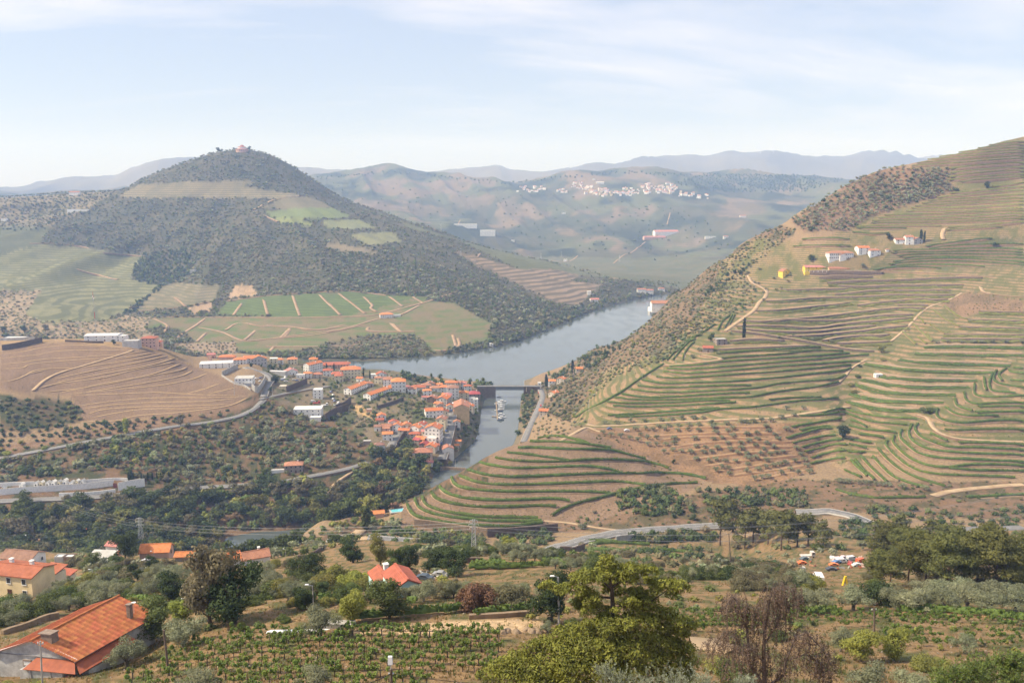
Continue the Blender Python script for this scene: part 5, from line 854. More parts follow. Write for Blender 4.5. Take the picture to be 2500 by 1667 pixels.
scatter(ZP['roundhill'], 430, 640, 7, [(3, 'shrub', 'dusty'), (1, 'shrub', 'green'), (1, 'shrub', 'brown')], (.35, .8), 'rounded hill', n=700, seed=66)
scatter(ZP['vinehill'], 560, 1300, 11, [(3, 'shrub', 'dusty'), (2, 'shrub', 'yellow'), (2, 'shrub', 'green')], (.4, .95), 'vine hill', n=2600, seed=67)
scatter(ZP['brownhill'], 690, 1000, 8, [(3, 'shrub', 'dusty'), (1, 'shrub', 'brown')], (.3, .8), 'brown hill', n=900, seed=68)
scatter(ZP['grove'], 500, 700, 8, [(3, 'shrub', 'dusty'), (1, 'shrub', 'brown')], (.3, .8), 'grove', n=300, seed=69)
scatter('p 1285,1015 1400,1000 1440,1045 1400,1062 1320,1082 1290,1070', 560, 900, 11, [(3, 'shrub', 'dusty'), (2, 'shrub', 'green'), (1, 'olive', 'olive')], (1.2, 3.2), 'right bank', n=110, seed=70)
scatter('p 930,1240 985,1180 1060,1135 1105,1130 1080,1165 1000,1230', 520, 760, 12, [(3, 'broad', 'dark'), (2, 'broad', 'green')], (7, 11), 'river woods', n=70, seed=71)
scatter(ZP['redbank'], 650, 1200, 9, [(3, 'shrub', 'dusty'), (1, 'shrub', 'green')], (.6, 1.6), 'vine hill', n=160, seed=72)
scatter('D 430,460 1050,440 1050,520 600,520', 180, 420, 26, [(2, 'olive', 'olive'), (1, 'shrub', 'green')], (3, 4.5), 'behind the scrapyard', n=22, seed=51)
# single trees the picture lets one name: (kind, leaf, region, x, y of the foot, height m, wide, label)
SINGLES = [
 ('broad', 'cypress', 'g3', 615, 985, 11.5, 1.05, 'lone big dark oak among the vine rows in the hollow'),
 ('cypress', 'cypress', 'g4', 780, 1350, 21, .9, 'tall lone cypress on the slope above the stone hut'),
 ('cypress', 'cypress', 'g5', 1165, 240, 15.5, 1.3, 'left of the two cypresses behind the white estate house'), ('cypress', 'cypress', 'g5', 1205, 240, 14, .9, 'right of the two cypresses behind the white estate house'),
 ('cypress', 'cypress', 'q5', 1890, 460, 17, 1.2, 'cypress beside the orange-roofed houses on the right bank'), ('cypress', 'cypress', 'q5', 2068, 340, 13, 1.5, 'broad cypress beside the highest house of the right bank'),
 ('cypress', 'cypress', 'F', 392, 240, 12, .9, 'left cypress by the river at the upper town'), ('cypress', 'cypress', 'F', 484, 260, 10, .9, 'right cypress by the river at the upper town'), ('cypress', 'cypress', 'E', 2018, 370, 9, 1.1, 'left cypress before the long red school roof'), ('cypress', 'cypress', 'E', 2125, 370, 9, 1.1, 'right cypress before the long red school roof'),
 ('broad', 'dark', 'E', 1300, 560, 10, 1.1, 'round dark tree beside the steep street in the upper town'), ('broad', 'dark', 'E', 1225, 680, 6, .9, 'small dark tree at the street corner in the upper town'),
 ('poplar', 'lime', 'q4', 855, 770, 13, 1.0, 'pale lime green poplar beside the hillside road'), ('broad', 'dusty', 'q4', 1220, 720, 12, .75, 'tall dusty tree beside the hillside road'), ('shrub', 'lime', 'q4', 300, 880, 5, .9, 'pale lime bush below the hillside road'), ('shrub', 'lime', 'q4', 50, 915, 5.5, .9, 'pale green bush at the left end of the hillside road'),
 ('broad', 'dark', 'q4', 165, 85, 11, 1.1, 'left dark tree on the brown hilltop'), ('broad', 'dusty', 'q4', 310, 85, 12, .9, 'tall dusty tree on the brown hilltop'), ('shrub', 'dark', 'q4', 325, 105, 4, .9, 'small dark bush on the brown hilltop'), ('shrub', 'dark', 'q4', 437, 108, 4, .9, 'second small dark bush on the brown hilltop'), ('broad', 'dark', 'q4', 770, 170, 6, 1, 'dark tree between the white warehouse and the pink house'),
 ('broad', 'dark', 'q4', 30, 80, 9, 1.5, 'dark tree at the left end of the brown hilltop'),
 ('broad', 'dark', 'g4', 1550, 460, 8, 1.2, 'dark tree left of the white estate house'), ('olive', 'olive', 'g4', 2145, 540, 7, 1.0, 'dark round tree above the long yellow house'), ('broad', 'dark', 'g5', 805, 215, 8, 1.3, 'dark tree left of the upper white house'), ('broad', 'dark', 'g5', 1930, 0, 0, 1, ''), ('broad', 'dark', 'g6', 1930, 755, 10, 1.0, 'lone dark tree on the high vine slope'), ('shrub', 'dark', 'g5', 2010, 285, 6, 1.1, 'dark bush on the mid vine slope'),
 ('shrub', 'green', 'g3', 1435, 740, 7, 1.1, 'big green bush where the dirt track bends'), ('broad', 'yellow', 'g5', 715, 1510, 7, 1.2, 'bright yellow-green tree at the head of the gully'), ('shrub', 'dark', 'g3', 775, 295, 3, 1.2, 'dark bush in the gully below the yellow-green tree'), ('shrub', 'green', 'g3', 755, 400, 4, 1.2, 'green bush in the gully beside the small white shed'), ('shrub', 'yellow', 'g3', 695, 480, 4, 1.1, 'yellow-green bush in the gully below the shed'), ('shrub', 'yellow', 'g3', 735, 555, 5, 1.0, 'yellow-green bush lowest in the gully'), ('shrub', 'yellow', 'g3', 1010, 240, 3.5, 1.2, 'yellow-green bush on the angular terraces'),
 ('broad', 'dark', 'g2', 955, 1225, 4, .9, 'dark bush at the lower edge of the olive grove'), ('broad', 'green', 'g4', 400, 1380, 9, .9, 'green tree over the ruin by the stone hut'), ('olive', 'olive', 'g2', 1205, 150, 5, 1, 'olive tree left of the stone hut'), ('olive', 'olive', 'g2', 1140, 215, 5, 1, 'olive tree on the sandy bend below the stone hut'), ('shrub', 'olive', 'g1', 1805, 985, 4.5, 1.1, 'grey-green bush beside the footpath above the main road'),
 ('broad', 'yellow', 'q5', 755, 1230, 7, 1.1, 'autumn-yellow tree in the river woods'), ('poplar', 'green', 'q5', 680, 1420, 14, 1.3, 'tall green tree beside the road bend at the side river'), ('broad', 'yellow', 'q5', 1245, 990, 5, 1.0, 'bright yellow-green tree at the foot of the main street'),
 ('broad', 'dusty', 'A', 1720, 1080, 13, .72, 'tall dark drooping eucalyptus in the middle of the left foreground'), ('broad', 'dark', 'A', 1930, 1080, 8.2, 1.15, 'large glossy dark tree beside the tall eucalyptus'), ('broad', 'green', 'A', 1230, 1240, 6.2, 1.15, 'round green tree against the corner of the tiled house'), ('broad', 'lime', 'A', 1520, 1090, 4.2, 1.2, 'light green tree behind the round green tree'), ('olive', 'olive', 'A', 1510, 1275, 5.0, 1.05, 'big silvery olive right of the tiled house'), ('olive', 'olive', 'A', 1035, 1430, 4.3, 1.1, 'olive tree with forked trunk in front of the tiled house'), ('broad', 'dark', 'A', 1430, 895, 5.5, 1.2, 'round dark tree behind the light green tree'),
 ('broad', 'dark', 'A', 1030, 565, 10, 1.05, 'dark round tree beside the small pink-roofed house'), ('broad', 'green', 'A', 740, 660, 7, 1.0, 'green tree beside the dirt road in the left valley'), ('shrub', 'lime', 'A', 870, 700, 4, 1.5, 'lime green bush beside the dirt road in the left valley'),
 ('olive', 'olive', 'B', 612, 1190, 4.4, 1.1, 'olive tree with thick dark trunk at the top of the near vines'), ('broad', 'lime', 'B', 860, 1085, 5.2, 1.0, 'light green tree left in front of the blue house'), ('broad', 'green', 'B', 1180, 1040, 5.6, 1.15, 'wide green tree hiding the front of the blue house'), ('olive', 'olive', 'B', 1455, 900, 3.6, 1.1, 'olive at the right corner of the blue house'), ('shrub', 'brown', 'B', 1890, 960, 5.0, .85, 'russet willow-like bush above the sandy platform'), ('shrub', 'dusty', 'B', 2150, 960, 4.0, .9, 'dusty bush beside the russet bush'), ('olive', 'dark', 'B', 520, 720, 8.0, 1.0, 'big dark olive left of the yellow bushes'), ('broad', 'dark', 'B', 880, 580, 6.5, 1.3, 'wide dark tree by the road bend'), ('broad', 'yellow', 'B', 1105, 595, 8, .75, 'yellowing tree by the road'), ('broad', 'green', 'B', 1232, 650, 6, .8, 'left round tree behind the blue house'), ('broad', 'dark', 'B', 1330, 650, 6, .85, 'right round tree behind the blue house'), ('broad', 'green', 'B', 1210, 690, 4, .9, 'small tree touching the roof of the blue house'), ('broad', 'dark', 'B', 1560, 650, 5.5, 1.4, 'left half of the dark spreading trees above the rubble yard'), ('broad', 'dark', 'B', 1700, 690, 6.0, 1.3, 'right half of the dark spreading trees above the rubble yard'), ('shrub', 'yellow', 'B', 740, 770, 5.5, .9, 'yellow-green bush left of the blue house'), ('shrub', 'lime', 'B', 890, 790, 4.5, 1.0, 'yellow bush touching the dry grass left of the blue house'), ('broad', 'dark', 'B', 480, 970, 3.5, 1.1, 'small dark tree beside the lamp pole'), ('broad', 'lime', 'g1', 1100, 1215, 6, 1.1, 'bright green tree below the main pylon'),
 ('broad', 'dark', 'C', 490, 1060, 6.8, .95, 'dark green tree hidden behind the big yellow-green conifer'), ('shrub', 'dark', 'D', 1180, 930, 5.2, 1.0, 'dark rounded oak among the grey olives below the scrapyard'),
 ('olive', 'olive', 'D', 850, 1310, 3.4, 1.0, 'olive tree left of the wooden pole'), ('broad', 'lime', 'D', 1010, 1390, 4.0, 1.15, 'lime green tree in front of the wooden pole'), ('broad', 'lime', 'D', 1290, 1380, 3.8, 1.1, 'lime green tree right of the wooden pole'), ('olive', 'olive', 'D', 1860, 1330, 3.0, 1.0, 'olive tree at the edge of the red vine strips'), ('shrub', 'yellow', 'D', 1500, 1460, 2.2, 1.3, 'low yellow bush below the red vine strips'), ('shrub', 'lime', 'D', 640, 800, 3.6, .9, 'yellow bush below the scrapyard'),
]
for i, (x, y) in enumerate([(520,970),(660,980),(950,970),(1300,960),(1440,990),(1570,960),(1710,980),(1880,960),(2060,980),(2280,980),(1540,870),(1680,880),(1830,880),(1960,900),(2090,900),(2260,900)]):
    SINGLES.append(('olive', 'olive', 'D', x, y, 3.9 + .5*((i*7) % 5)/4, 1.25, '%s olive from the left in the silver hedge below the pines, %s row' % (ordinal(i if i < 10 else i-10), 'front' if i < 10 else 'back')))
for kd, lf, rg, x, y, hh, wd, lb in SINGLES:
    if not lb: continue
    a, b = P1(rg, x, y); plant(kd, lf, hit(a, b), hh, lb, wide=wd)
PINES = sorted([(1720,800,500),(1850,790,440),(2110,800,560),(1540,760,450),(1250,780,330),(1150,770,320),(1330,640,370),(1230,620,400),(1400,760,400),(1620,740,420),(1960,780,500),(2250,760,420),(2200,790,380),(1480,700,420),(1150,480,280),(490,450,280),(580,440,290),(700,470,270),(360,480,360),(250,430,300),(130,420,320),(60,470,300),(420,420,300),(-140,440,420),(-40,330,300),(1330,480,330),(1560,520,330),(1800,640,400),(2060,640,420),(2330,700,420),(1700,560,330)])
for i, (x, y, hp) in enumerate(PINES):
    p = hit(*P1('D', x, y)); nl = sum(1 for q in PINES if q[0] < 1000)
    plant('pine', 'pine', p, hp*.29787/FPX*p.y*1.05, '%s pine from the left in the pine wood %s the scrapyard' % ((ordinal(i), 'left of') if i < nl else (ordinal(i - nl), 'right of')), wide=.95 + .3*rnd.random(), group='pines around the scrapyard')
GROVE = [(300,825),(415,825),(550,805),(675,800),(830,800),(940,790),(1035,780),(1150,780),(1240,775),(595,885),(645,940),(690,880),(760,885),(815,860),(870,885),(910,855),(1000,850),(1000,895),(1105,845),(1095,890),(1200,840),(1200,895),(1320,830),(1335,870),(1360,915),(1465,830),(1475,900),(1525,880),(1525,950),(1420,970),(1340,980),(1160,975),(965,975),(795,970),(710,970),(620,990),(540,970),(450,955),(360,940),(285,915),(715,1030),(795,1030),(885,1030),(965,1025),(865,1100),(950,1085),(1035,1095),(1120,1105),(1170,1050),(1245,1105),(1320,1100),(1260,1060),(1375,1070),(1480,1020),(1500,1080),(1600,1020),(1610,1070),(1680,1000),(1745,1040),(1760,980),(1655,935),(1755,920),(1650,815),(1600,810),(1725,810),(1800,805),(1885,800),(1990,775),(2110,750),(2040,690),(2200,680),(1845,860),(1865,905),(1930,940),(1960,980),(2040,885),(1850,1020),(1920,1060),(1820,1085),(1790,1120),(1885,1130),(1945,1110),(2000,1100),(1175,1170),(1295,1190),(1360,1175),(1455,1190),(1365,1280),(1420,1255),(1485,1260),(1490,1310),(1550,1190),(1570,1110),(1660,1120),(1665,1160),(1745,1160),(1665,1220),(1660,1290),(1765,1270),(1850,1185),(1840,1250),(1910,1235),(1970,1220),(2025,1210),(2120,1190),(2210,1180),(2180,1130),(2140,1070),(2080,1270),(1990,1310),(1735,1360),(1800,1345),(1860,1345),(2150,1305),(2240,1240),(2260,1295)]
for i, (x, y) in enumerate(sorted(GROVE[9:]) + GROVE[:9]):
    a, b = P1('g2', x, y + 22); ng = len(GROVE) - 9; plant('olive', 'olive', hit(a, b, 500, 760), 3.9 + 1.0*rnd.random(), '%s olive from the left on the red earth of the terraced grove' % ordinal(i) if i < ng else '%s olive from the left along the track above the grove' % ordinal(i - ng), 'olive trees of the terraced grove', wide=1.1)
for i, x in enumerate([1345, 1475, 1630, 1770, 1870, 1995, 2140, 2335]): a, b = P1('g5', x, 1405); plant('olive', 'olive', hit(a, b, 600, 1100), 4.6, '%s olive from the left in the row on the bare ledge' % ordinal(i), 'row of olives on the bare ledge', wide=1.2)
for i, x in enumerate([580, 640, 690, 770, 830, 880, 940, 1000, 1050, 1190, 1400]): a, b = P1('g3', x, 1400 + (x-560)*.09); plant('olive', 'olive', hit(a, b, 450, 800), 4.2, '%s olive from the left in the hedge at the foot of the fan' % ordinal(i), 'olive hedge at the foot of the fan of terraces', wide=1.2)
for i, (x, y) in enumerate([(960,560),(830,600),(1125,665),(905,715),(950,725),(1030,790),(1005,830),(1210,780),(1155,800),(1290,700),(1310,630),(1005,915),(630,1300),(1070,1320),(1185,1350),(1565,1370),(1785,1395),(1345,1330),(1470,1350)]): a, b = P1('g4', x, y); plant('olive', 'olive', hit(a, b, 600, 1300), 3.8, '%s small dark olive dotted along the track below the yellow house' % ordinal(i), 'olives along the estate track', wide=1.1)
for i, (x, y, h) in enumerate([(872,1100,9),(890,1100,10),(903,1098,8),(958,1105,8),(975,1105,7),(1000,1080,6),(1030,1080,6),(1060,1080,6),(1085,1080,6),(1110,1075,6),(1140,1075,6)]): a, b = P1('q4', x, y); plant('cypress', 'cypress', hit(a, b, 520, 900), h, '%s slim cypress from the left beside the cemetery' % ordinal(i), 'cypresses beside the cemetery', wide=1.1)

def finish_forest():
    PH = {'river woods': 'in the woods along the side river', 'scrubby slope': 'on the scrubby slope below the brown hill', 'quay bank': 'on the bank above the quay', 'town gardens': 'in the town gardens', 'town woods': 'in the thicket below the town', 'right bank': 'on the right bank of the river mouth', 'road banks': 'on the banks along the main road', 'bank': 'on the far bank of the river', 'flank': 'on the dry flank of the vineyard hill', 'high olive grove': 'in the high olive grove on the ridge', 'cone': 'on the cone-shaped hill', 'far groves': 'at the foot of the cone-shaped hill', 'far hills': 'on the far hills', 'riverside plane trees': 'in the row along the town riverfront'}
    by = {}; R_ = np.concatenate(ROADP); Hc = np.array([tuple(o.location) for o in bpy.data.objects if o.get('category') in ('house', 'tomb', 'grave', 'boat', 'bridge')])
    FOREST2 = [t for t in FOREST if not (t[2].y < 1150 and (np.any(np.hypot(R_[:, 0] - t[2].x, R_[:, 1] - t[2].y) < R_[:, 2]*.5 + .8 + .3*t[3]) or np.any(np.hypot(Hc[:, 0] - t[2].x, Hc[:, 1] - t[2].y) < (6.5 if t[2].y > 450 else 4.5))))]
    for t in FOREST2: by.setdefault(t[0], []).append(t)
    rest = {}
    for kind, lst in by.items():
        lst.sort(key=lambda t: -t[3]/t[2].y); lim = {'broad': 230, 'olive': 130, 'shrub': 240}.get(kind, 100)
        cnt = {}; top = sorted([t for t in lst[:lim] if t[2].y < 1000], key=lambda t: t[2].x/t[2].y); idt = set(map(id, top))
        for i, tt in enumerate(top + [t for t in lst if id(t) not in idt]):
            k, lf, p, h, w, ph = tt
            if id(tt) in idt:
                size = 'small' if h/p.y < .006 else ('tall' if h/p.y > .014 else 'medium-sized')
                ck = (size, lf, ph); cnt[ck] = cnt.get(ck, -1) + 1
                plant(k, lf, p, h, '%s %s %s %s from the left %s' % (ordinal(cnt[ck]), size, LEAFWORD[lf], KWORD[k], PH.get(ph, ph)), '%ss %s' % (KWORD[k], PH.get(ph, ph)), wide=w)
            else: rest.setdefault('far' if p.y > 1120 else 'near', []).append((k, lf, p, h, w))
    LC = {'olive': (.165,.172,.105), 'dark': (.052,.07,.03), 'green': (.085,.105,.038), 'yellow': (.16,.155,.045), 'dusty': (.118,.11,.062), 'brown': (.14,.09,.05), 'lime': (.2,.22,.05), 'pine': (.1,.105,.04), 'cypress': (.035,.05,.025)}
    m = attr_mat('woodland_leaves', n_scale=1.2, n_var=.3, transl=.3)
    rs = np.random.RandomState(5)
    for key, lst in rest.items():
        VV = []; FF = []; CC = []; nb = 0
        for (k, lf, p, h, w) in lst:
            lv = 16 if h < 1.0 else (30 if p.y > 2000 else (42 if p.y > 860 else 64))
            pk = ('st', k, lv, rs.randint(6))
            if pk not in PROTO:
                r2 = np.random.RandomState(pk[3]*13 + lv); lob = lobe_layout(k, r2); lob = lob[:4 if lv < 50 else 7] + lob[-1:]; lob = lob[-1:] if lv == 16 else [tuple(l[:3]) + tuple(q*1.25 for q in l[3:]) for l in lob]; v, f = lobes_crown(lob, lv, {16: .3, 30: .17, 42: .14, 64: .12}[lv], r2, core=.72); PROTO[pk] = (np.array(v), np.array([tuple(q) if len(q) == 4 else (q[0], q[1], q[2], q[2]) for q in f]))
            v, f = PROTO[pk]; a = rs.rand()*6.28; ca, sa = cos(a), sin(a); q = np.empty_like(v); q[:, 0] = (v[:, 0]*ca - v[:, 1]*sa)*h*w + p.x; q[:, 1] = (v[:, 0]*sa + v[:, 1]*ca)*h*w + p.y; q[:, 2] = v[:, 2]*h + p.z - .03*h - (h*.18 if k == 'broad' else 0)
            VV.append(q); FF.append(f + nb); nb += len(v); CC.append(np.tile(np.array(LC[lf])*1.7*(.75 + .5*rs.rand()) * (1 + (rs.rand(3)-.5)*.14), (len(v), 1)))
        V_ = np.concatenate(VV); F_ = np.concatenate(FF); tri = F_[:, 2] == F_[:, 3]
        faces = np.concatenate([F_[:, :3], F_[~tri][:, [0, 2, 3]]])
        me = mesh_np('woodland', V_, faces, m); add_attr(me, 'col', np.concatenate(CC)); link('woodland' if key == 'far' else 'scrubland', me, kind='stuff', label='mass of far trees and scrub covering the cone-shaped hill' if key == 'far' else 'mass of scrub bushes on the nearer dry slopes', category='woodland')
        print('stuff', key, len(lst), len(faces))
# ------------------------------------------------------------------ buildings
def plaster(n, c): return mat('plaster_' + n, c, rough=.9, var=.12, scale=.35, coord='Object', bump=.08, bscale=2.0)
def tiles(n, c, c2=None): return mat('roof_tiles_' + n, c, rough=.85, col2=c2 or tuple(q*.72 for q in c), scale=.7, coord='Object', bump=.35, wavebump=1.4, rand=.08)
WALLS = {k: plaster(k, c) for k, c in dict(white=(.78,.77,.74), cream=(.70,.62,.44), beige=(.54,.48,.40), ochre=(.58,.43,.24), yellow=(.80,.56,.10), grey=(.44,.43,.42), pink=(.62,.40,.31), stone=(.30,.25,.21), aqua=(.50,.70,.68), butter=(.74,.60,.36), brown=(.2,.14,.11)).items()}
ROOFS = {k: tiles(k, c) for k, c in dict(orange=(.58,.215,.085), terra=(.40,.19,.12), red=(.40,.135,.08), brown=(.30,.17,.12), rose=(.46,.20,.17), wine=(.36,.09,.085)).items()}
ROOFS['metal'] = mat('pale_sheet_roof', (.62,.62,.60), rough=.6, var=.12, scale=.3); ROOFS['greyflat'] = mat('grey_flat_roof', (.46,.45,.42), rough=.9, var=.15, scale=.3); ROOFS['whiteflat'] = mat('white_flat_roof', (.80,.76,.68), rough=.9, var=.08, scale=.3)
M_PANE = mat('window_glass_dark', (.035,.04,.048), rough=.25, var=.2, spec=.5); M_FRAME = mat('window_frame_white', (.72,.72,.70), rough=.6, var=.05); M_DOOR = mat('door_brown', (.12,.06,.04), rough=.7, var=.2); M_SHUT = mat('shutter_grey', (.55,.55,.52), rough=.7, var=.1)
WIN = MB().box((0, 0, 0), (1.0, .10, 1.25)).mesh('window', M_PANE); SILL = MB().box((0, -.04, -.70), (1.25, .22, .10)).box((0, -.01, .68), (1.2, .14, .1)).box((-.56, -.01, 0), (.1, .14, 1.3)).box((.56, -.01, 0), (.1, .14, 1.3)).mesh('frame', M_FRAME)
DOORM = MB().box((0, 0, 1.05), (1.1, .1, 2.1)).mesh('door', M_DOOR); GARAGE = MB().box((0, 0, 1.2), (2.6, .1, 2.4)).mesh('garage_door', M_SHUT); BALC = MB().box((0, -.5, 0), (2.4, 1.0, .15)).box((0, -.97, .5), (2.4, .06, .9)).mesh('balcony', M_FRAME)
CHIM = MB().box((0, 0, .5), (.7, .7, 1.6)).box((0, 0, 1.4), (.9, .9, .2)).mesh('chimney', WALLS['white'])
def house(at, w, d, h, yaw=0.0, roof='hip', wc='white', rc='orange', label='', pitch=.42, storeys=None, faces='fl', chim=1, group=None, y0=60, y1=3000, over=.45, name='house', cat='house', win=True, frames=False, door=True, balc=False, wgap=3.2, sink=4.0):
    """at: (region, x, y) of the foot of the front wall; local -y is the front"""
    p = hit(*P1(*at), y0, y1) if isinstance(at[0], str) else Vector(at); a = radians(yaw); f = Vector((sin(a), -cos(a), 0)); c = p - f*(d/2)
    gz = min(p.z, float(H(c.x, c.y)) + .5) if h < 5 else p.z
    t = thing(name, label, cat, (c.x, c.y, gz), a, group); W, D = w/2, d/2
    mb = MB(); top = h; rh = (D if roof in ('gx', 'hip') else W)*pitch
    mb.box((0, 0, (h - sink)/2), (w, d, h + sink))
    if roof == 'gx':
        for s in (-1, 1): mb.quad([(s*W, -D, h), (s*W, D, h), (s*W, 0, h + rh)], flip=s < 0)
    if roof == 'gy':
        for s in (-1, 1): mb.quad([(-W, s*D, h), (W, s*D, h), (0, s*D, h + rh)], flip=s > 0)
    if roof == 'flat': mb.box((0, -D + .12, h + .25), (w, .24, .5)); mb.box((0, D - .12, h + .25), (w, .24, .5)); mb.box((-W + .12, 0, h + .25), (.24, d - .48, .5)); mb.box((W - .12, 0, h + .25), (.24, d - .48, .5))
    mb.build('wall', WALLS[wc], t); rm = MB(); o = over; th = .22
    def slab(q):
        n = len(q); k = len(rm.v); rm.v += [(x, y, z + th) for x, y, z in q] + [(x, y, z) for x, y, z in q]; rm.f.append(tuple(range(k, k + n))); rm.f.append(tuple(reversed(range(k + n, k + 2*n))))
        for i in range(n): j = (i+1) % n; rm.f.append((k + i, k + n + i, k + n + j, k + j))
    dz = o*pitch
    if roof == 'gx': slab([(-W-o, -D-o, h-dz), (W+o, -D-o, h-dz), (W+o, 0, h+rh), (-W-o, 0, h+rh)]); slab([(W+o, D+o, h-dz), (-W-o, D+o, h-dz), (-W-o, 0, h+rh), (W+o, 0, h+rh)]); rm.box((0, 0, h + rh + th), (w + 2*o, .4, .14))
    elif roof == 'gy': slab([(-W-o, D+o, h-dz), (-W-o, -D-o, h-dz), (0, -D-o, h+rh), (0, D+o, h+rh)]); slab([(W+o, -D-o, h-dz), (W+o, D+o, h-dz), (0, D+o, h+rh), (0, -D-o, h+rh)]); rm.box((0, 0, h + rh + th), (.4, d + 2*o, .14))
    elif roof == 'hip':
        if w >= d: r = W - D*.95; hh = D*pitch; A_, B_ = (-r, 0, h+hh), (r, 0, h+hh)
        else: r = D - W*.95; hh = W*pitch; A_, B_ = (0, -r, h+hh), (0, r, h+hh)
        c1_, c2_, c3_, c4_ = (-W-o, -D-o, h-dz), (W+o, -D-o, h-dz), (W+o, D+o, h-dz), (-W-o, D+o, h-dz)
        if w >= d: slab([c1_, c2_, B_, A_]); slab([c2_, c3_, B_]); slab([c3_, c4_, A_, B_]); slab([c4_, c1_, A_])
        else: slab([c1_, c2_, A_]); slab([c2_, c3_, B_, A_]); slab([c3_, c4_, B_]); slab([c4_, c1_, A_, B_])
        rh = hh
    elif roof == 'mono': slab([(-W-o, -D-o, h-.1), (W+o, -D-o, h-.1), (W+o, D+o, h + d*.2), (-W-o, D+o, h + d*.2)])
    else: slab([(-W+.25, -D+.25, h-.02), (W-.25, -D+.25, h-.02), (W-.25, D-.25, h-.02), (-W+.25, D-.25, h-.02)])
    ro = rm.build('roof', ROOFS[rc], t)
    for i in range(chim if roof != 'flat' else 0): link('chimney', CHIM, ro, (W*(.45 - .9*i), D*.2, h + rh*.55))
    if win:
        st = storeys or max(1, int(round(h/3.0)))
        for fc in faces:
            L = w if fc in 'fb' else d; n = max(1, int((L - .8)//wgap))
            for s in range(st):
                z = h - (st - s)*(h/st) + (h/st)*.56
                for i in range(n):
                    u = -L/2 + L*(i + .5)/n
                    if fc == 'f': lo, rz = (u, -D - .02, z), 0
                    elif fc == 'b': lo, rz = (u, D + .02, z), pi
                    elif fc == 'l': lo, rz = (-W - .02, -u, z), -pi/2
                    else: lo, rz = (W + .02, u, z), pi/2
                    if door and s == 0 and fc == 'f' and i == n//2: link('door', DOORM, t, (lo[0], lo[1], 0)); continue
                    q = link('window', WIN, t, lo, rz)
                    if frames: link('frame', SILL, q)
                    if balc and s > 0 and fc == 'l' and i % 2 == 0: link('balcony', BALC, t, (lo[0], lo[1], z - .9), rz)
    return t
TN = dict(y0=640, y1=1180)
